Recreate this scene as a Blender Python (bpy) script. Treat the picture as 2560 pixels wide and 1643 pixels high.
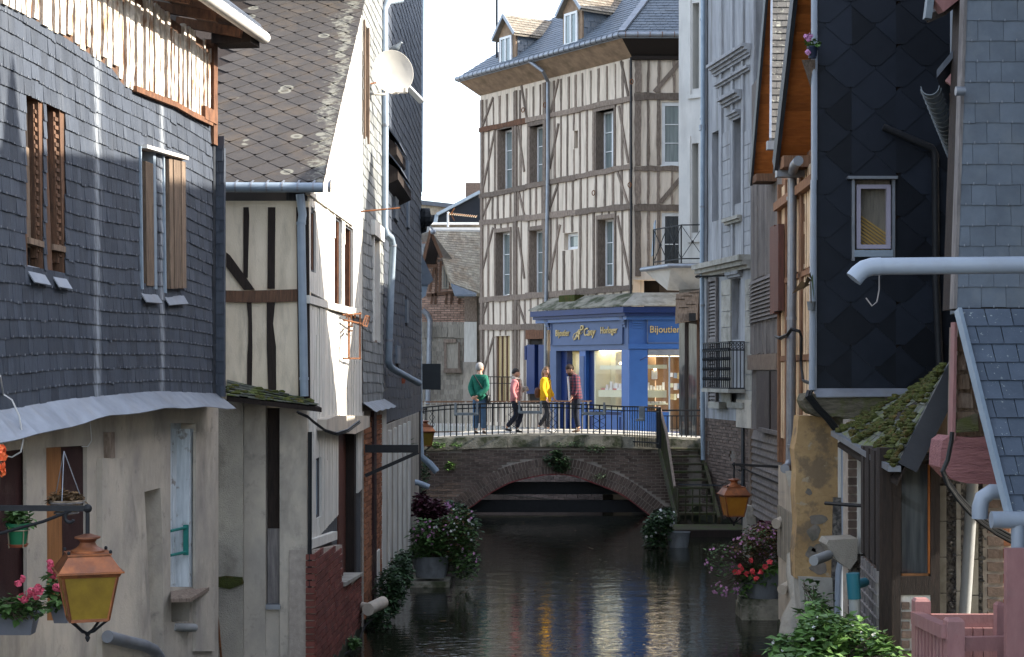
import bpy,bmesh,math,random
from mathutils import Vector,Matrix,noise
from mathutils.geometry import tessellate_polygon,delaunay_2d_cdt,intersect_point_tri_2d
for o in list(bpy.data.objects):bpy.data.objects.remove(o)
SC=bpy.context.scene
COL=SC.collection
rad=math.radians
RN=random.Random(11)
TMP=bpy.data.scenes.new('workbench')     # scratch scene for evaluating modifiers and text, removed at the end

# ---------------------------------------------------------------- camera
F,HY,CZ=4200.0,930.0,3.6      # focal length in photo pixels, horizon row, eye height above the water
cam_d=bpy.data.cameras.new('camera')
cam=bpy.data.objects.new('camera',cam_d);COL.objects.link(cam)
cam_d.sensor_width=36.0
cam_d.lens=F/2560.0*36.0
cam_d.shift_y=(HY-821.5)/2560.0
cam_d.clip_end=2000.0
cam.location=(0,0,CZ);cam.rotation_euler=(rad(90),0,0)
SC.camera=cam
SC.render.resolution_x,SC.render.resolution_y=1024,657

# ---------------------------------------------------------------- sky, sun, exposure
SUN_AZ,SUN_EL=rad(88.0),rad(30.0)     # azimuth from "behind the camera" round to the right
sdir=Vector((math.sin(SUN_AZ)*math.cos(SUN_EL),-math.cos(SUN_AZ)*math.cos(SUN_EL),math.sin(SUN_EL)))
world=bpy.data.worlds.new('World');SC.world=world;world.use_nodes=True
wn,wl=world.node_tree.nodes,world.node_tree.links
wn.clear()
w_out=wn.new('ShaderNodeOutputWorld');w_bg=wn.new('ShaderNodeBackground')
w_sky=wn.new('ShaderNodeTexSky');w_sky.sky_type='NISHITA';w_sky.sun_disc=False
w_sky.sun_elevation=SUN_EL
w_sky.sun_rotation=math.atan2(sdir.x,sdir.y)
w_sky.air_density=1.0;w_sky.dust_density=2.0;w_sky.ozone_density=1.2
w_bg.inputs['Strength'].default_value=0.15
# thin high cloud: the visible sky of the photograph is pale grey-white cloud
w_tc=wn.new('ShaderNodeTexCoord');w_map=wn.new('ShaderNodeMapping');w_map.inputs['Scale'].default_value=(3.0,3.0,7.0)
w_nz=wn.new('ShaderNodeTexNoise');w_nz.inputs['Scale'].default_value=2.2;w_nz.inputs['Detail'].default_value=7
w_rp=wn.new('ShaderNodeValToRGB')
w_rp.color_ramp.elements[0].position=0.30;w_rp.color_ramp.elements[0].color=(.95,1.0,1.1,1)
w_rp.color_ramp.elements[1].position=0.58;w_rp.color_ramp.elements[1].color=(2.5,2.5,2.6,1)
w_mx=wn.new('ShaderNodeMix');w_mx.data_type='RGBA';w_mx.inputs['Factor'].default_value=0.5
wl.new(w_tc.outputs['Generated'],w_map.inputs['Vector']);wl.new(w_map.outputs['Vector'],w_nz.inputs['Vector'])
wl.new(w_nz.outputs['Fac'],w_rp.inputs['Fac'])
wl.new(w_sky.outputs['Color'],w_mx.inputs[6]);wl.new(w_rp.outputs['Color'],w_mx.inputs[7])
wl.new(w_mx.outputs[2],w_bg.inputs['Color']);wl.new(w_bg.outputs[0],w_out.inputs[0])

sun_d=bpy.data.lights.new('sun','SUN');sun=bpy.data.objects.new('sun',sun_d);COL.objects.link(sun)
sun_d.energy=2.5;sun_d.angle=rad(0.5);sun_d.color=(1.0,0.93,0.82)
sun.rotation_euler=(-sdir).to_track_quat('-Z','Y').to_euler()
sun.location=(20,-10,30)
vs=SC.view_settings
vs.view_transform='Standard';vs.look='None';vs.gamma=1.0;vs.use_curve_mapping=False
vs.exposure=2.55

# ---------------------------------------------------------------- photo pixel helpers (survey of the place)
def zf(ox,oy,k):return lambda x,y:(ox+x/k,oy+y/k)
a1,a2,a3=zf(0,0,2.75),zf(0,540,2.75),zf(0,1080,2.736)
b1,b2,b3=zf(520,0,2.75),zf(520,540,2.75),zf(520,1080,2.736)
c1,c2,c3=zf(1040,0,2.75),zf(1040,540,2.75),zf(1000,1040,2.554)
d1,d2,d3=zf(1600,0,2.75),zf(1600,540,2.75),zf(1600,1080,2.736)
e1,e2,e3=zf(1960,0,2.75),zf(1960,540,2.75),zf(1960,1080,2.735)
f1=zf(1340,740,4.162);f2=zf(1050,880,4.706);f3=zf(1050,430,4.667)
f5=zf(880,380,4.053);f6=zf(880,740,3.85)
CAM=Vector((0,0,CZ))
def at(px,py,Y):return Vector(((px-1280)/F*Y,Y,CZ+(HY-py)/F*Y))
def plan(px,Y):return Vector(((px-1280)/F*Y,Y,0))
def zat(py,Y):return CZ+(HY-py)/F*Y
def lerp(a,b,t):return a+(b-a)*t
def interp(pts,x):
    if x<=pts[0][0]:return pts[0][1]
    for (xa,ya),(xb,yb) in zip(pts,pts[1:]):
        if x<=xb:return ya+(yb-ya)*(x-xa)/(xb-xa)
    return pts[-1][1]

# ---------------------------------------------------------------- materials
def rgb(h):
    h=h.lstrip('#');c=[int(h[i:i+2],16)/255 for i in (0,2,4)]
    return tuple((x/12.92 if x<=.04045 else ((x+.055)/1.055)**2.4) for x in c)
MATS={}
def nd(nt,t,**kw):
    n=nt.nodes.new(t)
    for k,v in kw.items():
        if hasattr(n,k):setattr(n,k,v)
        else:n.inputs[k].default_value=v
    return n
def ramp(nt,a,b,ca=(0,0,0,1),cb=(1,1,1,1)):
    r=nt.nodes.new('ShaderNodeValToRGB');e=r.color_ramp.elements
    e[0].position,e[1].position=a,b;e[0].color,e[1].color=ca,cb
    return r
def mk(name,ca,cb=None,sc=4.0,st=(1,1,1),rough=.8,bump=.25,bsc=40.,bst=None,var=.14,dirt=None,dsc=1.3,damt=.6,dthr=(.5,.68),dst=(1,1,1),
       spots=None,ssc=14.,sthr=(.62,.68),metal=0.,spec=.3,emit=None,thr=(.34,.66),bdist=.01):
    m=bpy.data.materials.new(name);m.use_nodes=True;nt=m.node_tree;L=nt.links
    bs=nt.nodes['Principled BSDF'];MATS[name]=m
    cb=cb or tuple(x*.7 for x in ca)
    geo=nd(nt,'ShaderNodeNewGeometry');oi=nd(nt,'ShaderNodeObjectInfo')
    def mapped(stv):
        mp=nt.nodes.new('ShaderNodeMapping');mp.inputs['Scale'].default_value=stv
        L.new(geo.outputs['Position'],mp.inputs['Vector'])
        cmb=nt.nodes.new('ShaderNodeVectorMath');cmb.operation='ADD'
        L.new(mp.outputs[0],cmb.inputs[0]);L.new(off.outputs[0],cmb.inputs[1]);return cmb.outputs[0]
    add=nt.nodes.new('ShaderNodeMath');add.operation='ADD'
    L.new(oi.outputs['Random'],add.inputs[0]);L.new(geo.outputs['Random Per Island'],add.inputs[1])
    fr=nt.nodes.new('ShaderNodeMath');fr.operation='FRACT';L.new(add.outputs[0],fr.inputs[0])
    off=nt.nodes.new('ShaderNodeVectorMath');off.operation='SCALE';off.inputs['Scale'].default_value=3.0 if var>0 else 0.0
    cx=nt.nodes.new('ShaderNodeCombineXYZ');L.new(fr.outputs[0],cx.inputs[0]);L.new(fr.outputs[0],cx.inputs[1]);L.new(fr.outputs[0],cx.inputs[2])
    L.new(cx.outputs[0],off.inputs[0])
    n1=nd(nt,'ShaderNodeTexNoise',Scale=sc,Detail=7.0,Roughness=.62);L.new(mapped(st),n1.inputs['Vector'])
    r1=ramp(nt,thr[0],thr[1],(*ca,1),(*cb,1));L.new(n1.outputs['Fac'],r1.inputs['Fac'])
    colr=r1.outputs['Color']
    def over(col,c,nscale,stv,th,amt):
        n=nd(nt,'ShaderNodeTexNoise',Scale=nscale,Detail=6.0,Roughness=.65);
        mp=nt.nodes.new('ShaderNodeMapping');mp.inputs['Scale'].default_value=stv;mp.inputs['Location'].default_value=(nscale,3.1,7.7)
        L.new(geo.outputs['Position'],mp.inputs['Vector']);L.new(mp.outputs[0],n.inputs['Vector'])
        r=ramp(nt,th[0],th[1],(0,0,0,1),(amt,amt,amt,1));L.new(n.outputs['Fac'],r.inputs['Fac'])
        mx=nt.nodes.new('ShaderNodeMix');mx.data_type='RGBA'
        L.new(r.outputs['Color'],mx.inputs['Factor']);L.new(col,mx.inputs[6]);mx.inputs[7].default_value=(*c,1)
        return mx.outputs[2]
    if dirt:colr=over(colr,dirt,dsc,dst,dthr,damt)
    if spots:colr=over(colr,spots,ssc,(1,1,1),sthr,.9)
    if var>0:
        mr=nd(nt,'ShaderNodeMapRange');mr.inputs['To Min'].default_value=1-var;mr.inputs['To Max'].default_value=1+var
        L.new(fr.outputs[0],mr.inputs['Value'])
        hs=nt.nodes.new('ShaderNodeHueSaturation');L.new(mr.outputs[0],hs.inputs['Value']);L.new(colr,hs.inputs['Color']);colr=hs.outputs[0]
    L.new(colr,bs.inputs['Base Color'])
    bs.inputs['Roughness'].default_value=rough;bs.inputs['Metallic'].default_value=metal
    bs.inputs['Specular IOR Level'].default_value=spec
    if bump:
        n2=nd(nt,'ShaderNodeTexNoise',Scale=bsc,Detail=5.0,Roughness=.6);L.new(mapped(bst or st),n2.inputs['Vector'])
        bp=nd(nt,'ShaderNodeBump',Strength=bump,Distance=bdist);L.new(n2.outputs['Fac'],bp.inputs['Height']);L.new(bp.outputs[0],bs.inputs['Normal'])
    if emit:
        bs.inputs['Emission Color'].default_value=(*emit[0],1);bs.inputs['Emission Strength'].default_value=emit[1]
    m['colr']=1
    return m
mk('boards_dark',(.10,.105,.115),(.055,.058,.062),sc=6,st=(5,5,.6),var=.05,rough=.9,bump=.3)
V=(6,6,.6)          # grain running up the wall
mk('slate',(.058,.069,.088),(.042,.050,.066),sc=9,st=(5,5,.8),var=.20,rough=.55,bump=.2,bsc=30,spec=.35,dirt=(.10,.11,.125),dsc=2.2,damt=.35,dst=(4,4,.7))
mk('slate_dark',(.0062,.0088,.014),(.0095,.0125,.019),sc=4,var=.5,rough=.5,bump=.08,bsc=25,spec=.22,spots=(.02,.025,.03),ssc=26,sthr=(.70,.75))
mk('slate_blue',(.125,.150,.180),(.095,.115,.140),sc=6,var=.10,rough=.5,bump=.2,bsc=30,spec=.45,dirt=(.19,.20,.20),dsc=3.,damt=.3)
mk('slate_lichen',(.082,.105,.140),(.065,.085,.115),sc=8,var=.12,rough=.5,bump=.2,spots=(.34,.38,.36),ssc=32,sthr=(.635,.67),spec=.45)
mk('slate_tan',(.27,.235,.18),(.17,.15,.125),sc=5,st=(3,3,1),var=.22,rough=.75,bump=.3,dirt=(.12,.08,.05),dsc=1.4,damt=.6)
mk('slate_pale',(.24,.245,.235),(.14,.15,.155),sc=5,st=(4,4,.8),var=.25,rough=.7,bump=.3,dirt=(.33,.33,.30),dsc=2,damt=.5)
mk('shingle_grey',(.33,.295,.24),(.21,.19,.155),sc=7,st=V,var=.22,rough=.85,bump=.4)  # lightened so the shaded old house seems sunlit
mk('roof_tile',(.050,.044,.040),(.037,.033,.031),sc=7,var=.09,rough=.8,bump=.3,bsc=70,dirt=(.085,.062,.04),dsc=2.6,damt=.5,spots=(.15,.145,.12),ssc=34,sthr=(.68,.71))
mk('daub_white',(.74,.70,.62),(.50,.42,.33),sc=5,st=(3,3,1.4),var=.10,rough=.9,bump=.8,bsc=16,bdist=.02,dirt=(.30,.15,.07),dsc=6,damt=.85,dthr=(.52,.62),dst=(2,2,.6))
mk('white_wall',(.68,.66,.60),(.56,.53,.47),sc=4,st=(4,4,.6),var=.05,rough=.9,bump=.4,bsc=26,dirt=(.40,.36,.30),dsc=3,damt=.55,dthr=(.6,.72),dst=(5,5,.4))
mk('cream',(.82,.70,.53),(.72,.61,.45),sc=3,st=(2,2,.7),var=.05,rough=.9,bump=.35,bsc=60,dirt=(.30,.25,.18),dsc=2,damt=.45,dst=(3,3,.6))
mk('cream_infill',(.74,.625,.50),(.61,.51,.405),sc=3,st=(3,3,.5),var=.10,rough=.92,bump=.35,bsc=40,dirt=(.30,.24,.17),dsc=2,damt=.55,dst=(4,4,.35))
mk('plaster_grey',(.52,.455,.365),(.34,.305,.26),sc=1.9,st=(1,1,.7),var=.07,rough=.9,bump=.4,bsc=45,bst=(1,1,1),dirt=(.12,.11,.10),dsc=1.5,damt=.7,dthr=(.5,.74),dst=(1.3,1.3,.55),spots=(.20,.185,.165),ssc=5.,sthr=(.6,.75))
mk('roughcast',(.46,.41,.33),(.31,.28,.235),sc=2,st=(1,1,.8),var=.04,rough=.95,bump=1.0,bsc=75,bst=(1,1,1),dirt=(.11,.095,.075),dsc=1.6,damt=.7,dst=(1,1,.7),bdist=.02)
mk('render_grey',(.36,.365,.375),(.25,.255,.265),sc=2.5,st=(2,2,.5),var=.04,rough=.9,bump=.4,bsc=25,dirt=(.13,.12,.11),dsc=1.5,damt=.65,dthr=(.5,.7),dst=(3,3,.35))
mk('render_white',(.62,.60,.56),(.52,.51,.48),sc=1.5,var=.03,rough=.9,bump=.2,bsc=60,dirt=(.36,.34,.31),dsc=1.2,damt=.45,dst=(3,3,.4))
mk('ochre_plaster',(.42,.285,.14),(.29,.185,.085),sc=2.2,var=.03,rough=.95,bump=.9,bsc=18,dirt=(.17,.125,.08),dsc=3.2,damt=.85,dthr=(.50,.60),spots=(.36,.30,.21),ssc=9.,sthr=(.62,.68),bdist=.02)
mk('timber_dark',(.034,.023,.018),(.016,.012,.010),sc=9,st=V,var=.2,rough=.85,bump=.5,bsc=30,bst=V)
mk('timber_brown',(.16,.085,.050),(.075,.045,.030),sc=8,st=V,var=.25,rough=.85,bump=.6,bsc=30,bst=V)
mk('timber_grey',(.27,.21,.165),(.14,.105,.08),sc=9,st=(4,4,1),var=.3,rough=.9,bump=.8,bsc=30,bdist=.02)
mk('timber_rust',(.18,.085,.045),(.085,.042,.026),sc=8,st=(3,3,1),var=.2,rough=.9,bump=.6,bsc=30)
mk('boards_grey',(.25,.225,.21),(.13,.12,.115),sc=5,st=V,var=.16,rough=.9,bump=.5,bsc=30,bst=V,dirt=(.085,.08,.08),dsc=1.8,damt=.6)
mk('shutter_wood',(.23,.165,.115),(.12,.085,.06),sc=8,st=V,var=.2,rough=.85,bump=.6,bsc=30,bst=V)
mk('maroon',(.040,.014,.014),(.025,.011,.011),sc=6,st=V,var=.1,rough=.6,bump=.3,dirt=(.10,.075,.06),dsc=3,damt=.5)
mk('orange_wood',(.42,.135,.030),(.30,.09,.02),sc=7,st=(1,6,1),var=.18,rough=.6,bump=.3)
mk('brown_jamb',(.30,.135,.05),(.20,.085,.03),sc=5,st=V,var=.05,rough=.6,bump=.3)
mk('zinc',(.27,.29,.32),(.20,.215,.24),sc=5,var=.06,rough=.45,bump=.1,metal=.55,spec=.5,dirt=(.24,.23,.22),dsc=4,damt=.5)
mk('zinc_blue',(.28,.34,.40),(.22,.275,.33),sc=5,var=.08,rough=.5,bump=.1,metal=.2,spec=.5)
mk('pvc_grey',(.27,.31,.36),(.235,.27,.32),sc=2,var=.03,rough=.42,bump=.0,spec=.5,dirt=(.22,.23,.24),dsc=5,damt=.35)
mk('pvc_white',(.30,.305,.30),(.24,.245,.24),sc=3,var=.03,rough=.5,bump=.05,dirt=(.30,.28,.25),dsc=3,damt=.4)
mk('gutter_white',(.66,.63,.58),(.52,.50,.46),sc=6,var=.03,rough=.55,bump=.1)
mk('lead_dark',(.03,.034,.041),(.021,.025,.031),sc=5,var=.05,rough=.5,bump=.15,spec=.5)
mk('iron_black',(.008,.009,.011),(.014,.015,.017),sc=12,var=.05,rough=.6,bump=.15,spec=.3)
mk('rust',(.22,.085,.03),(.10,.04,.018),sc=16,var=.1,rough=.9,bump=.5)
mk('iron_grey',(.14,.165,.185),(.10,.12,.135),sc=8,var=.05,rough=.5,bump=.1,spec=.5)
mk('copper',(.40,.145,.055),(.19,.07,.034),sc=5,var=.05,rough=.5,bump=.15,metal=.65,spec=.5,dirt=(.15,.07,.045),dsc=6,damt=.75,dthr=(.45,.62))
mk('brick_red',(.19,.058,.042),(.12,.042,.034),sc=14,var=.25,rough=.9,bump=.5,bsc=60)
mk('brick_brown',(.165,.118,.094),(.105,.078,.064),sc=14,var=.3,rough=.95,bump=.6,bsc=50)
mk('brick_orange',(.36,.15,.075),(.22,.095,.05),sc=14,var=.3,rough=.9,bump=.5,bsc=60)
mk('mortar',(.42,.36,.30),(.30,.26,.22),sc=12,var=.02,rough=.95,bump=.6,bsc=60)
mk('mortar_dark',(.23,.20,.165),(.15,.13,.11),sc=9,var=.02,rough=.95,bump=.6,bsc=60,dirt=(.05,.06,.035),dsc=2,damt=.6)
mk('brick_painted',(.26,.045,.045),(.15,.05,.045),sc=6,var=.08,rough=.8,bump=.4,dirt=(.30,.24,.21),dsc=5,damt=.6,dthr=(.58,.66))
mk('flint',(.20,.18,.155),(.06,.055,.052),sc=26,var=.02,rough=.8,bump=.9,bsc=26,thr=(.42,.58),bdist=.03)
mk('stone_mossy',(.30,.28,.22),(.19,.175,.14),sc=5,var=.06,rough=.95,bump=.7,bsc=26,dirt=(.035,.045,.018),dsc=2.2,damt=.9,dthr=(.46,.6),bdist=.02)
mk('stone_pale',(.40,.38,.33),(.28,.265,.23),sc=4,var=.06,rough=.95,bump=.5,bsc=30,dirt=(.13,.12,.09),dsc=3,damt=.6)
mk('moss',(.085,.095,.018),(.045,.055,.014),sc=14,var=.2,rough=1.,bump=1.,bsc=60,dirt=(.13,.075,.025),dsc=8,damt=.8,bdist=.03)
mk('mossy_slate',(.13,.135,.115),(.08,.085,.07),sc=9,var=.3,rough=.9,bump=.5,dirt=(.10,.12,.03),dsc=6,damt=.9,dthr=(.48,.58))
mk('mossy_wood',(.075,.062,.036),(.038,.034,.022),sc=7,st=(3,3,1),var=.2,rough=.95,bump=.6,dirt=(.045,.065,.014),dsc=5,damt=.85,dthr=(.48,.6))
mk('old_beam',(.20,.175,.125),(.085,.075,.052),sc=8,st=(1,3,6),var=.1,rough=.95,bump=1.,bsc=18,bst=(1,3,7),dirt=(.10,.115,.025),dsc=3,damt=.8,dthr=(.48,.6),bdist=.03)
mk('pink_paint',(.33,.165,.155),(.26,.125,.118),sc=4,st=(3,3,1),var=.06,rough=.65,bump=.3,bsc=30,dirt=(.26,.17,.155),dsc=3,damt=.4)
mk('pink_beam',(.42,.19,.185),(.27,.12,.12),sc=6,st=(1,3,7),var=.04,rough=.85,bump=1.,bsc=14,bst=(1,3,7),bdist=.03)
mk('shop_blue',(.032,.105,.315),(.026,.09,.275),sc=3,var=.03,rough=.32,bump=.04,spec=.5)
mk('shop_blue_dull',(.075,.112,.215),(.062,.094,.185),sc=3,var=.03,rough=.5,bump=.05,spec=.4)
mk('shop_navy',(.012,.030,.125),(.010,.025,.10),sc=3,var=.03,rough=.4,bump=.04)
mk('gold',(.60,.46,.22),(.46,.34,.15),sc=20,var=.03,rough=.45,bump=.1,metal=.2)
mk('white_paint',(.78,.78,.77),(.68,.68,.67),sc=6,var=.03,rough=.55,bump=.1)
mk('white_door',(.62,.66,.68),(.46,.50,.52),sc=6,st=V,var=.03,rough=.7,bump=.3,bst=V,dirt=(.20,.17,.14),dsc=7,damt=.8,dthr=(.58,.66))
mk('lilac_frame',(.36,.33,.40),(.30,.28,.34),sc=5,var=.03,rough=.5,bump=.05)
mk('teal_paint',(.015,.19,.16),(.012,.15,.125),sc=5,var=.03,rough=.5,bump=.05)
mk('display_cream',(.66,.64,.42),(.62,.60,.40),sc=2,var=.02,rough=.6,bump=0)
mk('display_white',(.80,.78,.74),(.70,.68,.64),sc=8,var=.1,rough=.6,bump=0)
mk('display_red',(.45,.05,.05),(.35,.04,.04),sc=8,var=.1,rough=.6,bump=0)
mk('paving',(.36,.34,.30),(.28,.265,.235),sc=3,var=.08,rough=.9,bump=.3)
mk('ground_mat',(.20,.19,.17),(.14,.13,.12),sc=.8,var=.0,rough=.95,bump=.3)
mk('terracotta',(.36,.10,.05),(.26,.075,.04),sc=6,var=.05,rough=.85,bump=.2)
mk('plastic_green',(.02,.16,.07),(.015,.13,.06),sc=3,var=.02,rough=.45,bump=0)
mk('plastic_grey',(.17,.18,.21),(.13,.14,.165),sc=4,var=.03,rough=.6,bump=.05)
mk('plastic_navy',(.02,.03,.06),None,var=.02,rough=.5,bump=0)
mk('dish_white',(.40,.385,.345),(.35,.335,.30),sc=3,var=.02,rough=.5,bump=0)
mk('wicker',(.30,.24,.17),(.17,.13,.09),sc=16,var=.15,rough=.9,bump=.5)
mk('antenna',(.45,.38,.26),None,var=.05,rough=.5,bump=0,metal=.5)
mk('cable_black',(.012,.013,.014),None,var=.02,rough=.5,bump=0)
mk('cable_white',(.60,.60,.58),None,var=.02,rough=.5,bump=0)
mk('chalk_board',(.018,.021,.024),(.026,.03,.032),sc=3,var=.02,rough=.5,bump=.02)
mk('interior',(.05,.04,.035),(.03,.025,.02),sc=2,var=.0,rough=.9,bump=0)
mk('interior_warm',(.36,.24,.14),(.26,.17,.10),sc=2,var=.0,rough=.9,bump=0)
mk('dark_wood_red',(.13,.045,.03),(.07,.026,.018),sc=7,st=V,var=.15,rough=.6,bump=.35,bst=V,spec=.4)
mk('leaf',(.075,.145,.038),(.040,.085,.022),sc=9,var=.45,rough=.6,bump=0,spec=.35)
mk('leaf_light',(.105,.20,.045),(.058,.125,.028),sc=9,var=.4,rough=.55,bump=0,spec=.35)
mk('leaf_dark',(.040,.080,.032),(.024,.052,.020),sc=9,var=.4,rough=.6,bump=0,spec=.3)
mk('leaf_purple',(.075,.016,.030),(.042,.010,.020),sc=9,var=.4,rough=.6,bump=0)
mk('leaf_dry',(.16,.10,.045),(.09,.055,.03),sc=9,var=.35,rough=.9,bump=0)
mk('stem',(.10,.075,.05),(.06,.05,.035),sc=9,var=.3,rough=.9,bump=0)
mk('petal_pink',(.70,.13,.20),(.60,.09,.15),sc=9,var=.25,rough=.7,bump=0)
mk('petal_coral',(.80,.11,.12),(.70,.07,.09),sc=9,var=.2,rough=.7,bump=0)
mk('petal_lilac',(.52,.27,.45),(.42,.18,.36),sc=9,var=.3,rough=.7,bump=0)
mk('petal_white',(.70,.70,.68),(.60,.60,.58),sc=9,var=.15,rough=.7,bump=0)
mk('petal_orange',(.80,.22,.05),(.75,.12,.06),sc=9,var=.25,rough=.7,bump=0)
mk('skin',(.52,.30,.21),(.46,.255,.175),sc=9,var=.0,rough=.6,bump=0)
mk('hair_grey',(.34,.32,.30),(.22,.21,.20),sc=40,var=.0,rough=.8,bump=.3)
mk('hair_black',(.018,.014,.013),(.03,.022,.018),sc=40,var=.0,rough=.6,bump=.3)
mk('hair_blond',(.26,.155,.085),(.17,.095,.05),sc=40,var=.0,rough=.6,bump=.3)
mk('hair_brown',(.035,.018,.012),(.05,.03,.02),sc=40,var=.0,rough=.7,bump=.3)
mk('cloth_green',(.010,.125,.080),(.008,.10,.064),sc=8,var=.0,rough=.85,bump=.5,bsc=11,bdist=.04)
mk('cloth_jeans',(.062,.115,.19),(.045,.085,.145),sc=9,var=.0,rough=.9,bump=.5,bsc=11,bdist=.04)
mk('cloth_pink',(.45,.175,.175),(.40,.15,.155),sc=8,var=.0,rough=.9,bump=.5,bsc=11,bdist=.04)
mk('cloth_navy',(.016,.020,.034),(.012,.015,.026),sc=8,var=.0,rough=.9,bump=.5,bsc=11,bdist=.04)
mk('cloth_yellow',(.80,.43,.010),(.74,.38,.008),sc=8,var=.0,rough=.9,bump=.5,bsc=11,bdist=.04)
mk('cloth_charcoal',(.060,.060,.066),(.042,.042,.046),sc=8,var=.0,rough=.9,bump=.5,bsc=11,bdist=.04)
mk('cloth_white',(.66,.65,.66),(.55,.54,.55),sc=8,var=.0,rough=.9,bump=.5,bsc=11,bdist=.04)
mk('cloth_scarf',(.52,.45,.38),(.26,.20,.16),sc=26,var=.0,rough=.95,bump=.5,bsc=11,bdist=.04)
mk('leather_brown',(.13,.055,.028),(.09,.038,.02),sc=8,var=.0,rough=.6,bump=.15)
mk('shoe_black',(.012,.012,.014),None,var=.0,rough=.5,bump=.05)
mk('shoe_brown',(.10,.065,.045),None,var=.0,rough=.7,bump=.1)
mk('shoe_white',(.76,.75,.73),None,var=.0,rough=.6,bump=.05)

def glass_mat(name,tint,rough=.06,spec=.8,curtain=None):
    m=bpy.data.materials.new(name);m.use_nodes=True;b=m.node_tree.nodes['Principled BSDF'];MATS[name]=m
    b.inputs['Base Color'].default_value=(*tint,1);b.inputs['Roughness'].default_value=rough;b.inputs['Specular IOR Level'].default_value=spec
    nt=m.node_tree;L=nt.links
    geo=nd(nt,'ShaderNodeNewGeometry');mp=nt.nodes.new('ShaderNodeMapping');mp.inputs['Scale'].default_value=(9,9,.7)
    n=nd(nt,'ShaderNodeTexNoise',Scale=2.0,Detail=3.0);L.new(geo.outputs['Position'],mp.inputs[0]);L.new(mp.outputs[0],n.inputs['Vector'])
    r=ramp(nt,.35,.68,(*tint,1),(*(curtain or tuple(x*1.5 for x in tint)),1));L.new(n.outputs['Fac'],r.inputs['Fac']);L.new(r.outputs[0],b.inputs['Base Color'])
    n3=nd(nt,'ShaderNodeTexNoise',Scale=1.4,Detail=2.0);L.new(geo.outputs['Position'],n3.inputs['Vector'])
    bp=nd(nt,'ShaderNodeBump',Strength=.08,Distance=.02);L.new(n3.outputs['Fac'],bp.inputs['Height']);L.new(bp.outputs[0],b.inputs['Normal'])
    return m
glass_mat('pane_dark',(.014,.017,.02));glass_mat('pane_curtain',(.14,.17,.165),curtain=(.24,.27,.26));glass_mat('pane_warm',(.42,.30,.13),rough=.3,spec=.4,curtain=(.50,.36,.17))
glass_mat('pane_porch',(.03,.034,.036),curtain=(.10,.105,.10))
def clear_glass(name):
    m=bpy.data.materials.new(name);m.use_nodes=True;nt=m.node_tree;L=nt.links;MATS[name]=m
    nt.nodes.clear();o=nt.nodes.new('ShaderNodeOutputMaterial');t=nt.nodes.new('ShaderNodeBsdfTransparent');g=nt.nodes.new('ShaderNodeBsdfGlossy')
    g.inputs['Roughness'].default_value=.02;fz=nt.nodes.new('ShaderNodeValue');fz.outputs[0].default_value=.09
    x=nt.nodes.new('ShaderNodeMixShader');L.new(fz.outputs[0],x.inputs[0]);L.new(t.outputs[0],x.inputs[1]);L.new(g.outputs[0],x.inputs[2]);L.new(x.outputs[0],o.inputs[0])
clear_glass('pane_clear')
# amber lamp glass: mottled, slightly see-through look
mk('amber_glass',(.21,.135,.014),(.15,.092,.010),sc=9,var=.05,rough=.35,bump=.15,bsc=30,spec=.5)
mk('amber_orange',(.34,.14,.012),(.26,.10,.009),sc=9,var=.05,rough=.35,bump=.15,bsc=30,spec=.5)
mk('lamp_glow',(1.,.9,.7),None,var=0,bump=0,emit=((1.,.85,.6),4.0))
mk('lamp_panel',(1.,.92,.75),None,var=0,bump=0,emit=((1.,.86,.62),1.3))
# water
def water_mat():
    m=bpy.data.materials.new('water');m.use_nodes=True;nt=m.node_tree;L=nt.links;b=nt.nodes['Principled BSDF'];MATS['water']=m
    b.inputs['Base Color'].default_value=(.013,.014,.009,1);b.inputs['Roughness'].default_value=.035;b.inputs['IOR'].default_value=1.33
    geo=nd(nt,'ShaderNodeNewGeometry')
    mp=nt.nodes.new('ShaderNodeMapping');mp.inputs['Scale'].default_value=(1.0,1.5,1);L.new(geo.outputs['Position'],mp.inputs[0])
    n1=nd(nt,'ShaderNodeTexNoise',Scale=5.0,Detail=4.0,Roughness=.55,Distortion=.6);L.new(mp.outputs[0],n1.inputs['Vector'])
    n2=nd(nt,'ShaderNodeTexNoise',Scale=1.1,Detail=2.0);L.new(mp.outputs[0],n2.inputs['Vector'])
    ad=nt.nodes.new('ShaderNodeMath');ad.operation='MULTIPLY_ADD';ad.inputs[1].default_value=1.6;L.new(n2.outputs['Fac'],ad.inputs[0]);L.new(n1.outputs['Fac'],ad.inputs[2])
    bp=nd(nt,'ShaderNodeBump',Strength=.22,Distance=.02);L.new(ad.outputs[0],bp.inputs['Height']);L.new(bp.outputs[0],b.inputs['Normal'])
water_mat()
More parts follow.
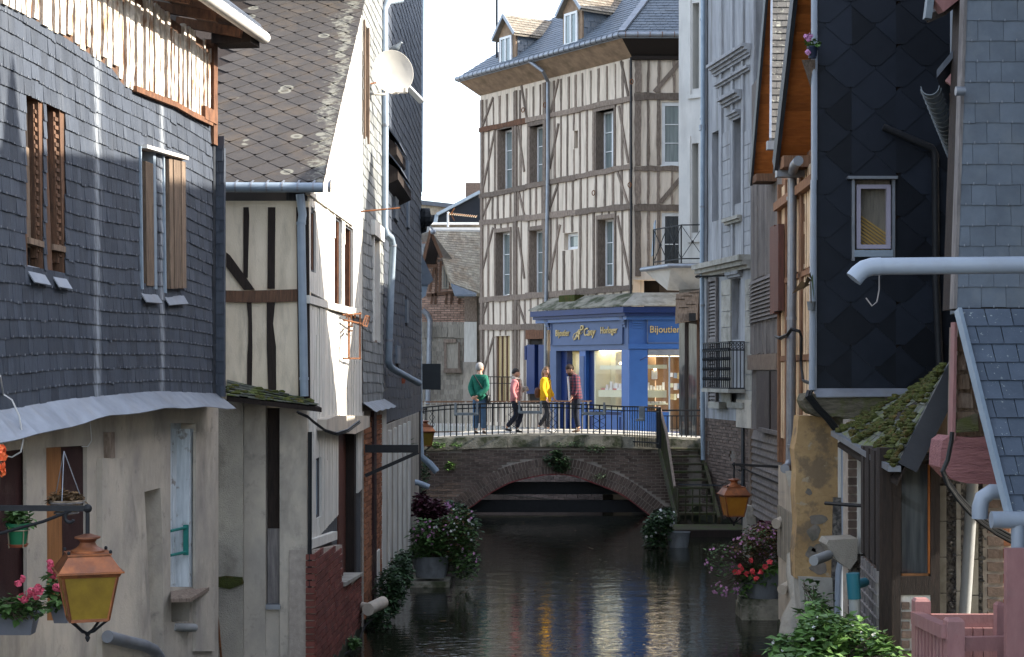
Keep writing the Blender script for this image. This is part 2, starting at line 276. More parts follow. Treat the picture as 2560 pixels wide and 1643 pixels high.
# plaid shirt
def plaid():
    m=bpy.data.materials.new('cloth_plaid');m.use_nodes=True;nt=m.node_tree;L=nt.links;b=nt.nodes['Principled BSDF'];MATS['cloth_plaid']=m
    b.inputs['Roughness'].default_value=.9
    geo=nd(nt,'ShaderNodeNewGeometry');sp=nt.nodes.new('ShaderNodeSeparateXYZ');L.new(geo.outputs['Position'],sp.inputs[0])
    def stripe(o,per,w):
        a=nt.nodes.new('ShaderNodeMath');a.operation='MODULO';a.inputs[1].default_value=per;L.new(o,a.inputs[0])
        c=nt.nodes.new('ShaderNodeMath');c.operation='LESS_THAN';c.inputs[1].default_value=w;L.new(a.outputs[0],c.inputs[0]);return c.outputs[0]
    s1=stripe(sp.outputs[2],.075,.03);s2=stripe(sp.outputs[0],.085,.03)
    ad=nt.nodes.new('ShaderNodeMath');ad.operation='ADD';L.new(s1,ad.inputs[0]);L.new(s2,ad.inputs[1])
    hf=nt.nodes.new('ShaderNodeMath');hf.operation='MULTIPLY';hf.inputs[1].default_value=.5;L.new(ad.outputs[0],hf.inputs[0])
    r=ramp(nt,0,1,(.020,.014,.030,1),(.17,.030,.045,1));L.new(hf.outputs[0],r.inputs[0]);L.new(r.outputs[0],b.inputs['Base Color'])
plaid()

# ---------------------------------------------------------------- mesh building
class MB:
    def __init__(s):s.v,s.f,s.m=[],[],[]
    def add(s,vs,fs,mi=0):
        o=len(s.v);s.v+=[Vector(v) for v in vs]
        for f in fs:s.f.append([i+o for i in f]);s.m.append(mi)
        return s
    def prism(s,pts,off,mi=0):
        n=len(pts);a=[Vector(p) for p in pts];off=Vector(off)
        b=[p+off for p in a]
        fs=[[i,(i+1) % n,n+(i+1) % n,n+i] for i in range(n)]
        if n==4:fs+=[[3,2,1,0],[4,5,6,7]]
        else:
            t=tessellate_polygon([a])
            fs+=[list(x)[::-1] for x in t]+[[i+n for i in x] for x in t]
        return s.add(a+b,fs,mi)
    def hexa(s,q0,q1,mi=0):
        n=len(q0)
        return s.add(list(q0)+list(q1),[[i,(i+1) % n,n+(i+1) % n,n+i] for i in range(n)]+[list(range(n))[::-1],list(range(n,2*n))],mi)
    def box(s,c,sx,sy,sz,mi=0,ux=Vector((1,0,0)),uy=Vector((0,1,0)),uz=Vector((0,0,1))):
        c=Vector(c);P=lambda a,b,d:c+ux*(a*sx/2)+uy*(b*sy/2)+uz*(d*sz/2)
        return s.hexa([P(-1,-1,-1),P(1,-1,-1),P(1,1,-1),P(-1,1,-1)],[P(-1,-1,1),P(1,-1,1),P(1,1,1),P(-1,1,1)],mi)
    def bar(s,p,q,w,h=None,mi=0,up=Vector((0,0,1))):
        p,q=Vector(p),Vector(q);h=h or w;d=(q-p).normalized()
        if abs(d.dot(up))>.98:up=Vector((0,1,0))
        x=d.cross(up).normalized();y=x.cross(d).normalized()
        o=[x*(a*w/2)+y*(b*h/2) for a,b in ((-1,-1),(1,-1),(1,1),(-1,1))]
        return s.hexa([p+k for k in o],[q+k for k in o],mi)
    def tube(s,path,r,n=8,caps=True,mi=0):
        path=[Vector(p) for p in path];k=len(path);rs=r if isinstance(r,(list,tuple)) else [r]*k
        rings=[];x=None
        for i,p in enumerate(path):
            t=(path[min(i+1,k-1)]-path[max(i-1,0)]).normalized()
            if x is None:
                up=Vector((0,0,1)) if abs(t.z)<.9 else Vector((0,1,0));x=t.cross(up).normalized()
            else:x=(x-t*x.dot(t)).normalized()
            y=t.cross(x)
            rings.append([p+(x*math.cos(2*math.pi*j/n)+y*math.sin(2*math.pi*j/n))*rs[i] for j in range(n)])
        fs=[[i*n+j,i*n+(j+1) % n,(i+1)*n+(j+1) % n,(i+1)*n+j] for i in range(k-1) for j in range(n)]
        if caps:fs+=[list(range(n))[::-1],[(k-1)*n+j for j in range(n)]]
        return s.add([p for r_ in rings for p in r_],fs,mi)
    def lathe(s,c,prof,n=16,mi=0,rot=0.0,sq=(1,1)):
        c=Vector(c);k=len(prof)
        vs=[c+Vector((r*sq[0]*math.cos(rot+2*math.pi*j/n),r*sq[1]*math.sin(rot+2*math.pi*j/n),z)) for r,z in prof for j in range(n)]
        fs=[[i*n+j,i*n+(j+1) % n,(i+1)*n+(j+1) % n,(i+1)*n+j] for i in range(k-1) for j in range(n)]
        fs+=[list(range(n))[::-1],[(k-1)*n+j for j in range(n)]]
        return s.add(vs,fs,mi)
    def blob(s,c,rx,ry,rz,n=10,m=7,jit=0.,mi=0):
        c=Vector(c);vs=[c+Vector((0,0,-rz))]
        for i in range(1,m):
            th=-math.pi/2+math.pi*i/m
            for j in range(n):
                a=2*math.pi*j/n;k=1+RN.uniform(-jit,jit)
                vs.append(c+Vector((rx*k*math.cos(th)*math.cos(a),ry*k*math.cos(th)*math.sin(a),rz*k*math.sin(th))))
        vs.append(c+Vector((0,0,rz)));N=len(vs)-1
        fs=[[0,1+(j+1) % n,1+j] for j in range(n)]
        for i in range(m-2):
            fs+=[[1+i*n+j,1+i*n+(j+1) % n,1+(i+1)*n+(j+1) % n,1+(i+1)*n+j] for j in range(n)]
        fs+=[[N,1+(m-2)*n+j,1+(m-2)*n+(j+1) % n] for j in range(n)]
        return s.add(vs,fs,mi)
    def build(s,name,mat,parent=None,smooth=False,fix=True):
        return make_obj(name,s.v,s.f,mat,parent,smooth,s.m,fix)

def make_obj(name,v,f,mat,parent=None,smooth=False,mi=None,fix=True):
    lo=Vector((min(p[i] for p in v) for i in range(3)));hi=Vector((max(p[i] for p in v) for i in range(3)))
    c=(lo+hi)/2;c.z=lo.z
    me=bpy.data.meshes.new(name);me.from_pydata([Vector(p)-c for p in v],[],f)
    if fix:
        bm=bmesh.new();bm.from_mesh(me);bmesh.ops.recalc_face_normals(bm,faces=bm.faces);bm.to_mesh(me);bm.free()
    for m in (mat if isinstance(mat,(list,tuple)) else [mat]):me.materials.append(MATS[m] if isinstance(m,str) else m)
    if mi and any(mi):me.polygons.foreach_set('material_index',mi)
    if smooth:
        me.polygons.foreach_set('use_smooth',[True]*len(me.polygons));me.set_sharp_from_angle(angle=rad(45))
    o=bpy.data.objects.new(name,me);COL.objects.link(o);o.location=c
    adopt(o,parent);return o
def wloc(o):
    p=o.location.copy()
    while o.parent:
        p=o.matrix_parent_inverse @ p;o=o.parent;p=p+o.location
    return p
def adopt(o,parent):
    if parent is None:return
    o.parent=parent;o.matrix_parent_inverse=Matrix.Translation(-wloc(parent))
def tag(o,label,cat,group=None,kind=None):
    if label:o['label']=label
    if cat:o['category']=cat
    if group:o['group']=group
    if kind:o['kind']=kind
    return o
def thing(name,label,cat,loc,group=None):
    o=bpy.data.objects.new(name,None);COL.objects.link(o);o.location=loc;o.empty_display_size=.2
    return tag(o,label,cat,group)
def pieces(parent,name,mat,lst,rest=None,limit=290,smooth=False):
    """lst: (verts, faces[, mats]) pieces; the ones that show largest are objects of their own, the rest one joined part"""
    def key(t):
        v=t[0];c=sum((Vector(p) for p in v),Vector())/len(v);d=max(1.,c.y)
        out=abs(c.x/d*F)>1300 or (HY-(c.z-CZ)/d*F)<-30
        return (out,c.y)
    lst=sorted(lst,key=key)
    for t in lst[:limit]:make_obj(name,t[0],t[1],mat,parent,smooth,t[2] if len(t)>2 else None)
    if len(lst)>limit:
        mb=MB()
        for t in lst[limit:]:
            o=len(mb.v);mb.v+=list(t[0]);mb.f+=[[i+o for i in f] for f in t[1]];mb.m+=(list(t[2]) if len(t)>2 else [0]*len(t[1]))
        o=mb.build(rest or ('far_'+name+'s'),mat,parent,smooth);o['kind']='stuff'

HEX=[[0,1,5,4],[1,2,6,5],[2,3,7,6],[3,0,4,7],[3,2,1,0],[4,5,6,7]]
class W:
    """a vertical wall plane through two surveyed plan points; local axes: s along, z up, d out of the wall"""
    def __init__(s,a,b):
        s.a=plan(*a) if not isinstance(a,Vector) else a.copy();bb=plan(*b) if not isinstance(b,Vector) else b.copy()
        s.b=bb;s.u=(bb-s.a).normalized();s.len=(bb-s.a).length
        n=Vector((s.u.y,-s.u.x,0));s.n=n if n.dot(-(s.a+bb))>0 else-n
    def off(s,d):
        w=W(s.a+s.n*d,s.b+s.n*d);w.n=s.n;return w
    def sz(s,px,py,d=0.):
        dr=Vector(((px-1280)/F,1,(HY-py)/F));t=s.n.dot(s.a+s.n*d)/s.n.dot(Vector((dr.x,1,0)))
        p=dr*t;return (Vector((p.x,p.y,0))-s.a).dot(s.u),CZ+p.z
    def S(s,px,d=0.):return s.sz(px,HY,d)[0]
    def Z(s,px,py,d=0.):return s.sz(px,py,d)[1]
    def p(s,q,z,d=0.):v=s.a+s.u*q+s.n*d;return Vector((v.x,v.y,z))
    def P(s,px,py,d=0.):q=s.sz(px,py,d);return s.p(q[0],q[1],d)
    def poly(s,pts,d=0.):return [s.sz(x,y,d) for x,y in pts]
    def box(s,mb,s0,s1,z0,z1,d0,d1,mi=0):
        return mb.hexa([s.p(s0,z0,d0),s.p(s1,z0,d0),s.p(s1,z1,d0),s.p(s0,z1,d0)],[s.p(s0,z0,d1),s.p(s1,z0,d1),s.p(s1,z1,d1),s.p(s0,z1,d1)],mi)
    def pbox(s,mb,x0,y0,x1,y1,d0,d1,mi=0):
        "box whose front face fills a photo rectangle"
        xm=(x0+x1)/2
        sa,sb=s.S(x0,d1),s.S(x1,d1);za,zb=s.Z(xm,y1,d1),s.Z(xm,y0,d1)
        return s.box(mb,min(sa,sb),max(sa,sb),za,zb,d0,d1,mi)
    def prism(s,mb,pts,d0,d1,mi=0):
        "pts in (s,z)"
        return mb.prism([s.p(a,b,d0) for a,b in pts],s.n*(d1-d0),mi)
    def pprism(s,mb,px,d0,d1,mi=0):return s.prism(mb,s.poly(px,d1),d0,d1,mi)
    def panel(s,mb,outer,holes,d0,d1,mi=0):
        "wall slab with openings, all in (s,z)"
        loops=[[Vector((a,b,0)) for a,b in outer]]+[[Vector((a,b,0)) for a,b in h] for h in holes]
        flat,eds=[],[]
        for l in loops:o=len(flat);eds+=[(o+i,o+(i+1) % len(l)) for i in range(len(l))];flat+=l
        n=len(flat);cv,_,tr,ov_,_,_=delaunay_2d_cdt([q.to_2d() for q in flat],eds,[],0,1e-6)
        back={i:o[0] for i,o in enumerate(ov_) if o}
        def inside(l,x,y):
            c=False
            for i in range(len(l)):
                a,b=l[i-1],l[i]
                if (a.y>y) !=(b.y>y) and x<(b.x-a.x)*(y-a.y)/(b.y-a.y)+a.x:c=not c
            return c
        keep=[]
        for t in tr:
            if any(i not in back for i in t):continue
            cx,cy=sum(cv[i].x for i in t)/3,sum(cv[i].y for i in t)/3
            if inside(loops[0],cx,cy) and not any(inside(h,cx,cy) for h in loops[1:]):keep.append([back[i] for i in t])
        tr=keep
        vs=[s.p(q.x,q.y,d1) for q in flat]+[s.p(q.x,q.y,d0) for q in flat]
        fs=[list(t) for t in tr]+[[i+n for i in t][::-1] for t in tr];o=0
        for l in loops:
            k=len(l);fs+=[[o+i,o+(i+1) % k,n+o+(i+1) % k,n+o+i] for i in range(k)];o+=k
        return mb.add(vs,fs,mi)
    def rect(s,x0,y0,x1,y1,d=0.):
        xm=(x0+x1)/2;sa,sb=sorted((s.S(x0,d),s.S(x1,d)));za,zb=s.Z(xm,y1,d),s.Z(xm,y0,d)
        return [(sa,za),(sb,za),(sb,zb),(sa,zb)]
    def slate(s,s0,s1,z0a,z0b,z1a,z1b,d,th=.006,lift=.013,hook=False):
        P=s.p
        v=[P(s0,z0a,d+lift-th),P(s1,z0b,d+lift-th),P(s1,z1b,d),P(s0,z1a,d),
             P(s0,z0a,d+lift),P(s1,z0b,d+lift),P(s1,z1b,d+.004),P(s0,z1a,d+.004)]
        f=[list(x) for x in HEX];m=[0]*6
        if hook:
            c=(s0+s1)/2;z=(z0a+z0b)/2;h=.004
            v+=[P(c-h,z-.004,d+lift-.002),P(c+h,z-.004,d+lift-.002),P(c+h,z+.014,d+lift-.002),P(c-h,z+.014,d+lift-.002),
                  P(c-h,z-.004,d+lift+.005),P(c+h,z-.004,d+lift+.005),P(c+h,z+.014,d+lift+.004),P(c-h,z+.014,d+lift+.004)]
            f+=[[i+8 for i in x] for x in HEX];m+=[1]*6
        return v,f,m
    def slates(s,s0,s1,zlo,zhi,gauge,wid,d=0.,zfun=None,holes=(),ztop=None,jw=.35,hook=False,wob=.004,seed=1,gap=.003):
        """slate hanging in courses; zfun(i,s) gives the lower line of course i; holes are (s0,s1,z0,z1); ztop(s) clips"""
        r=random.Random(seed);out=[];nc=int(math.ceil((zhi-zlo)/gauge))
        zf_=zfun or (lambda i,q:zlo+i*gauge)
        for i in range(nc):
            q=s0-r.uniform(0,wid)
            while q<s1:
                w=wid*r.uniform(1-jw,1+jw);a,b=max(q,s0),min(q+w-gap,s1);q+=w
                if b-a<wid*.2:continue
                segs=[(a,b)]
                zc=zf_(i,(a+b)/2)+gauge/2
                for h in holes:
                    if h[2]<zc<h[3]:
                        ns=[]
                        for (x,y) in segs:
                            if y<=h[0] or x>=h[1]:ns.append((x,y));continue
                            if x<h[0]:ns.append((x,h[0]))
                            if y>h[1]:ns.append((h[1],y))
                        segs=ns
                for (x,y) in segs:
                    if y-x<.015:continue
                    j=r.uniform(-wob,wob);j2=j+r.uniform(-wob,wob)*.5
                    if r.random()<.035:sl=r.uniform(-.02,.012);j+=sl;j2+=sl+r.uniform(-.008,.008)
                    z0a,z0b=zf_(i,x)+j,zf_(i,y)+j2;z1a,z1b=zf_(i+1,x)+.012,zf_(i+1,y)+.012
                    if ztop:
                        z1a,z1b=min(z1a,ztop(x)),min(z1b,ztop(y))
                        if z1a-z0a<.02 or z1b-z0b<.02:continue
                    out.append(s.slate(x,y,z0a,z0b,z1a,z1b,d,lift=.013+r.uniform(-.003,.004),hook=hook and (y-x)>wid*.5))
        return out
    def bricks(s,s0,s1,z0,z1,bl=.22,bh=.065,jt=.012,d=0.,th=.03,inside=None,seed=1,jit=.004):
        r=random.Random(seed);out=[];i=0;z=z0
        while z+bh<=z1+.001:
            q=s0-(bl/2 if i % 2 else 0)
            while q<s1:
                a,b=max(q,s0),min(q+bl,s1);q+=bl+jt
                if b-a<.03 or (inside and not inside((a+b)/2,z+bh/2)):continue
                dd=d+r.uniform(-jit,jit);dz=r.uniform(-.002,.002)
                v=[s.p(x,y,e) for e in (d-th,dd) for x,y in ((a,z+dz),(b,z+dz),(b,z+bh+dz),(a,z+bh+dz))]
                out.append((v,HEX))
            z+=bh+jt;i+=1
        return out
def wavy(s0,s1,z0,z1,n=6,j=.006,seed=0):
    "ragged vertical strip outline in (s,z)"
    r=random.Random(seed);l,rr=[],[]
    for k in range(n+1):
        z=lerp(z0,z1,k/n);l.append((s0+r.uniform(-j,j),z));rr.append((s1+r.uniform(-j,j),z))
    return l+rr[::-1]
def window(Wl,parent,x0,y0,x1,y1,rec,rows=3,cols=2,frame='white_paint',pane='pane_curtain',fw=.055,bar=.022,sill=None,d=0.):
    """a casement standing back in its opening; photo rectangle measured on the wall face"""
    sa,sb=sorted((Wl.S(x0),Wl.S(x1)));xm=(x0+x1)/2;za,zb=Wl.Z(xm,y1),Wl.Z(xm,y0)
    return window_sz(Wl,parent,sa,sb,za,zb,rec,rows,cols,frame,pane,fw,bar,sill)
def window_sz(Wl,parent,sa,sb,za,zb,rec,rows=3,cols=2,frame='white_paint',pane='pane_curtain',fw=.055,bar=.022,sill=None):
    mb=MB();d0,d1=-rec-.05,-rec
    for (p,q,r,t) in ((sa,sa+fw,za,zb),(sb-fw,sb,za,zb),(sa+fw,sb-fw,za,za+fw),(sa+fw,sb-fw,zb-fw,zb)):Wl.box(mb,p,q,r,t,d0,d1)
    wo=mb.build('window',frame,parent)
    m2=MB()
    for c in range(1,cols):q=lerp(sa+fw,sb-fw,c/cols);Wl.box(m2,q-bar*(1.3 if cols==2 else .6),q+bar*(1.3 if cols==2 else .6),za+fw,zb-fw,d0+.01,d1+.006)
    for k in range(1,rows):z=lerp(za+fw,zb-fw,k/rows);Wl.box(m2,sa+fw,sb-fw,z-bar/2,z+bar/2,d0+.012,d1+.003)
    if m2.v:m2.build('glazing_bars',frame,wo)
    for c in range(cols):
        for k in range(rows):
            m3=MB();e=bar*.4
            Wl.box(m3,lerp(sa+fw,sb-fw,c/cols)+e,lerp(sa+fw,sb-fw,(c+1)/cols)-e,lerp(za+fw,zb-fw,k/rows)+e,lerp(za+fw,zb-fw,(k+1)/rows)-e,d0+.015,d0+.025)
            m3.build('pane',pane,wo)
    if sill:
        m4=MB();Wl.box(m4,sa-.03,sb+.03,za-.045,za,-rec+.001,.05);m4.build('sill',sill,wo)
    return wo
# ================================================================ SETTING
def struct(o):o['kind']='structure';return o
mb=MB()
prof=[(-1500,1.85),(-4.6,1.85),(-4.6,-1.0),(9.0,-1.0),(9.0,1.85),(1500,1.85)]
ys=[-1500,60]
mb.add([(x,y,z) for y in ys for x,z in prof],[[i,i+1,i+7,i+6] for i in range(5)])
mb.add([(-1500,60,1.85),(1500,60,1.85),(1500,1500,1.85),(-1500,1500,1.85),(-4.6,60,-1.0),(9,60,-1.0),(9,60,1.85),(-4.6,60,1.85)],[[0,1,2,3],[4,5,6,7]])
struct(mb.build('ground','ground_mat'))
mb=MB();nx,ny=30,120
mb.add([(-4.59+13.58*i/nx,-10+69.9*j/ny,.0) for j in range(ny+1) for i in range(nx+1)],
       [[j*(nx+1)+i,j*(nx+1)+i+1,(j+1)*(nx+1)+i+1,(j+1)*(nx+1)+i] for j in range(ny) for i in range(nx)])
struct(mb.build('canal_water','water',smooth=True))
# street beyond the bridge and its quay wall
RT0,RT1=Vector((2.46,45.45,0)),Vector((-4.5,55.83,0))
mb=MB();mb.prism([(2.4,45.32,1.60),(30,45.32,1.60),(30,59.9,1.60),(-7.3,59.9,1.60)],(0,0,.345));struct(mb.build('street','paving'))
mb=MB();mb.prism([(4.72,40.4,1.6),(30,40.4,1.6),(30,45.30,1.6),(4.72,45.30,1.6)],(0,0,.345));struct(mb.build('pavement','paving'))
mb=MB();mb.prism([(-30,41.0,1.6),(-2.62,41.0,1.6),(-2.62,45.30,1.6),(-30,45.30,1.6)],(0,0,.345));struct(mb.build('left_pavement','paving'))
WRT=W(RT0,RT1)
mk('brick_pinkish',(.42,.27,.20),(.29,.19,.145),sc=14,var=.25,rough=.95,bump=.4)  # brick of the old gabled house, lightened to look sunlit
q=thing('quay_wall','brown brick quay wall seen through the bridge arch','wall',WRT.p(4,-.5))
WRT.box(MB(),0,12,-.6,1.59,-.35,-.01).build('wall_core','mortar',q)
pieces(q,'brick','brick_brown',WRT.bricks(0,9,0.02,1.5,bl=.24,bh=.075,jt=.016,d=.012,seed=4),limit=200)

# ---------------------------------------------------------------- bridge
WBR=W((1040,42.0),(1757,42.0))
br=thing('arched_bridge','brick arched bridge with mossy stone band over the canal','bridge',WBR.p(3.5,0))
intr=[(1128,1300),(1150,1284),(1188,1259),(1219,1236),(1274,1206),(1333,1191),(1376,1185),(1431,1188),(1489,1208),(1548,1232),(1599,1267),(1640,1300)]
arch=[]
for i in range(len(intr)-1):# smooth the surveyed curve
    p0,p1,p2,p3=[WBR.sz(*intr[max(0,min(len(intr)-1,k))]) for k in (i-1,i,i+1,i+2)]
    for t in (0,.25,.5,.75):
        arch.append(tuple(.5*(2*p1[k]+(p2[k]-p0[k])*t+(2*p0[k]-5*p1[k]+4*p2[k]-p3[k])*t*t+(3*p1[k]-p0[k]-3*p2[k]+p3[k])*t**3) for k in (0,1)))
arch.append(WBR.sz(*intr[-1]))
sL,sR=WBR.S(1030),WBR.S(1757)
deck=lambda s:1.60+.13*math.sin(math.pi*min(1,max(0,(s-sL)/(sR-sL))))    # underside of the stone band
top=[(lerp(sR,sL,k/10),deck(lerp(sR,sL,k/10))) for k in range(11)]
outer=[(sL,-.6)]+[(arch[0][0],-.6)]+arch+[(arch[-1][0],-.6),(sR,-.6)]+top
WBR.panel(MB(),outer,[],-3.3,-.012).build('bridge_core','mortar',br)
mb=MB()       # painted soffit edge
for (a,b) in zip(arch,arch[1:]):
    mb.hexa([WBR.p(a[0],a[1]-.03,-.6),WBR.p(b[0],b[1]-.03,-.6),WBR.p(b[0],b[1]+.004,-.6),WBR.p(a[0],a[1]+.004,-.6)],
            [WBR.p(a[0],a[1]-.03,.004),WBR.p(b[0],b[1]-.03,.004),WBR.p(b[0],b[1]+.004,.004),WBR.p(a[0],a[1]+.004,.004)])
mb.build('arch_soffit','brick_painted',br)
# voussoirs: two rings of bricks on edge
def arc_at(t):
    "point and outward normal at length t along the arch"
    acc=0
    for a,b in zip(arch,arch[1:]):
        l=math.hypot(b[0]-a[0],b[1]-a[1])
        if acc+l>=t or b is arch[-1]:
            k=(t-acc)/l;nx_,nz_=-(b[1]-a[1])/l,(b[0]-a[0])/l
            return lerp(a[0],b[0],k),lerp(a[1],b[1],k),nx_,nz_
        acc+=l
LEN=sum(math.hypot(b[0]-a[0],b[1]-a[1]) for a,b in zip(arch,arch[1:]))
vou=[];pit=.078
def ringline(t,r):
    x,z,a,b=arc_at(max(0,min(LEN,t)));
    x2,z2,a2_,b2_=arc_at(max(0,min(LEN,t+.25)));x3,z3,a3_,b3_=arc_at(max(0,min(LEN,t-.25)))
    a,b=(a+a2_+a3_)/3,(b+b2_+b3_)/3;return x+a*r,z+b*r
rv=random.Random(3)
for k in range(int(LEN/pit)):
    for ring,(r0,r1) in enumerate(((.005,.19),(.205,.40))):
        t0,t1=k*pit+ring*pit*.4,k*pit+ring*pit*.4+pit-.016
        q4=[ringline(t0,r0),ringline(t1,r0),ringline(t1,r1),ringline(t0,r1)]
        if min(z for _,z in q4)<.02 or max(z for x,z in q4)>1.62:continue
        d=rv.uniform(.002,.014)
        vou.append(([WBR.p(x,z,-.05) for x,z in q4]+[WBR.p(x,z,d) for x,z in q4],HEX))
pieces(br,'voussoir_brick','brick_brown',vou)
def in_span(s,z):
    if z>deck(s)-.05:return False
    t=min(range(0,int(LEN*10)),key=lambda k:(arc_at(k/10)[0]-s)**2+(arc_at(k/10)[1]-z)**2)
    x,zz,a,b=arc_at(t/10);dist=(s-x)*a+(z-zz)*b
    return dist>.44
pieces(br,'brick','brick_brown',WBR.bricks(sL,sR-.35,.03,1.66,bl=.21,bh=.058,jt=.016,d=.008,inside=in_span,seed=6),limit=290)
# stone band blocks
rb=random.Random(5);x=sL;k=0
while x<sR-.02:
    w=min(rb.uniform(.8,1.3),sR-x);e=.006
    mb=MB();n=5
    pts=[(x+e+(w-2*e)*j/n,deck(x+w*j/n)+.003) for j in range(n+1)];tp=[(a,b+.29+rb.uniform(-.012,.012)) for a,b in pts][::-1]
    WBR.prism(mb,pts+tp,-3.4 if k==99 else-.38,.07+rb.uniform(-.012,.012));mb.build('stone_block','stone_mossy',br);x+=w;k+=1
mb=MB();WBR.panel(mb,[(sL,deck(sL)+.003)]+[(lerp(sL,sR,j/10),deck(lerp(sL,sR,j/10))+.003) for j in range(1,11)]+[(lerp(sR,sL,j/10),deck(lerp(sR,sL,j/10))+.335) for j in range(11)],[],-3.3,-.385)
mb.build('deck','paving',br)
mb=MB();WBR.panel(mb,[(sL,deck(sL)+.03)]+[(lerp(sL,sR,j/10),deck(lerp(sL,sR,j/10))+.03) for j in range(1,11)]+[(lerp(sR,sL,j/10),deck(lerp(sR,sL,j/10))+.335) for j in range(11)],[],-.384,-.08)
mb.build('kerb','stone_pale',br)
mb=MB()
for y0,y1,yy in ((1206,1236,42.55),(1251,1281,42.5)):
    mb.box((at(1380,0,yy).x,yy+.1,(zat(y0,yy)+zat(y1,yy))/2),7.0,.2,zat(y0,yy)-zat(y1,yy))
mb.build('under_beam','iron_black',br)
DECKZ=lambda X:deck(WBR.S(1280+X/42.0*F))+.335

# railing on the near side
rl=thing('bridge_railing','black iron railing along the near edge of the bridge','railing',WBR.p(3,DECKZ(0)))
toprail=[(1048,1020),(1120,1013),(1200,1010),(1284,1008),(1370,1008.5),(1470,1012),(1562,1017)]
botrail=[(1048,1108),(1085,1102),(1200,1100),(1284,1099),(1400,1099.5),(1500,1105),(1562,1110)]
RD=-.14
tp_=lambda px:WBR.P(px,interp(toprail,px),RD);bp_=lambda px:WBR.P(px,interp(botrail,px),RD)
xs=[1048+(1562-1048)*k/24 for k in range(25)]
mb=MB()
for a,b in zip(xs,xs[1:]):mb.bar(tp_(a),tp_(b),.05,.035)
mb.build('top_rail','iron_black',rl)
mb=MB()
for a,b in zip(xs,xs[1:]):mb.bar(tp_(a)-Vector((0,0,.10)),tp_(b)-Vector((0,0,.10)),.025,.03);
mb.build('middle_rail','iron_black',rl)
mb=MB()
for a,b in zip(xs,xs[1:]):mb.bar(bp_(a),bp_(b),.03,.03)
mb.build('bottom_rail','iron_black',rl)
k=0;px=1052.
while px<1562:
    MB().bar(bp_(px)-Vector((0,0,.1)),tp_(px),.024 if k % 6 else .036).build('baluster','iron_black',rl);px+=14.9;k+=1
for xa,xb in ((1073,1087),(1271,1298),(1371,1392),(1481,1514)):
    m=MB();n=4
    for j in range(n):
        for (u0,u1) in ((0,1),(1,0)):
            pa=bp_(lerp(xa,xb,u0)).lerp(tp_(lerp(xa,xb,u0)),.04+.86*j/n);pb=bp_(lerp(xa,xb,u1)).lerp(tp_(lerp(xa,xb,u1)),.04+.86*(j+1)/n);m.bar(pa,pb,.013)
    m.build('lattice','iron_black',rl)
for i,(xa,xb) in enumerate(((1136,1196),(1295,1355),(1454,1513))):# planter holders hooked on the rail
    h=thing('planter_holder',['blue grey planter holder hooked on railing, in front of the man in green','blue grey planter holder hooked on railing, in front of the yellow jumper','blue grey planter holder on railing, in front of the shop window'][i],'planter holder',tp_((xa+xb)/2)-Vector((0,.1,.3)),'planter holders on the railing')
    z0,z1=tp_(xa).z-.27,tp_(xa).z+.03
    for x in (xa+3,xb-3):
        m=MB();c=tp_(x);m.box((c.x,c.y-.12,(z0+z1)/2),.055,.02,z1-z0);m.box((c.x,c.y-.055,z1+.012),.055,.15,.02);m.box((c.x,c.y-.2,z0+.04),.05,.16,.02);m.build('bracket','iron_grey',h)
    m=MB();a,b=tp_(xa),tp_(xb);m.bar(Vector((a.x,a.y-.145,z0+.045)),Vector((b.x,b.y-.145,z0+.045)),.05,.07);m.build('crossbar','iron_grey',h)
# curved return of the railing at the head of the stairs
rc=thing('stair_head_railing','tight black iron railing curving round the head of the wooden stairs','railing',at(1630,1110,41.6))
arc=[at(1562,0,42.05),at(1590,0,41.9),at(1618,0,41.55),at(1640,0,41.1),at(1650,0,40.7)]
m=MB();n=MB();tz=zat(1017,42.0)
for a,b in zip(arc,arc[1:]):
    m.bar(Vector((a.x,a.y,tz)),Vector((b.x,b.y,tz)),.045,.035);m.bar(Vector((a.x,a.y,tz-.1)),Vector((b.x,b.y,tz-.1)),.025,.025);n.bar(Vector((a.x,a.y,1.86)),Vector((b.x,b.y,1.86)),.03,.03)
m.build('top_rail','iron_black',rc);n.build('bottom_rail','iron_black',rc)
for k in range(19):
    t=k/18*(len(arc)-1);i=min(int(t),len(arc)-2);p=arc[i].lerp(arc[i+1],t-i)
    MB().bar(Vector((p.x,p.y,1.74)),Vector((p.x,p.y,tz)),.02 if k not in (18,) else .05).build('baluster','iron_black',rc)
hb=thing('planter_holder','blue grey planter holder seen edge on, at the bend of the railing','planter holder',at(1605,1045,41.6),'planter holders on the railing')
m=MB();c=at(1604,1032,41.55);m.box((c.x,c.y,c.z),.14,.05,.3);m.build('bracket','iron_grey',hb)
m=MB();c=at(1600,1050,41.5);m.box((c.x,c.y-.05,c.z),.2,.14,.05);m.build('crossbar','iron_grey',hb)
# railing right of the stairs head
rr_=thing('street_railing','black iron railing across the street end beside the stairs','railing',at(1700,1110,42.4))
m=MB()
for yy,w in ((1026,.04),(1040,.025),(1112,.03)):m.bar(at(1650,yy,42.4),at(1755,yy,42.4),w)
m.build('rails','iron_black',rr_)
for k in range(9):
    x=1656+k*12;MB().bar(at(x,1040,42.4),at(x,1118,42.4),.026).build('baluster','iron_black',rr_)
# railing on the far side
rf=thing('far_bridge_railing','thin rusty brown railing along the far edge of the bridge','railing',(0,45.2,DECKZ(0)))
m=MB()
for yy,w in ((1003,.04),(1078,.03)):m.bar(at(1052,yy+2,45.1),at(1480,yy,45.1),w)
m.build('rails','timber_brown',rf)
for k in range(29):
    x=1062+k*14.6;MB().bar(at(x,1004,45.1),at(x,1090,45.1),.03 if k % 7 else .05).build('baluster','stone_pale',rf)

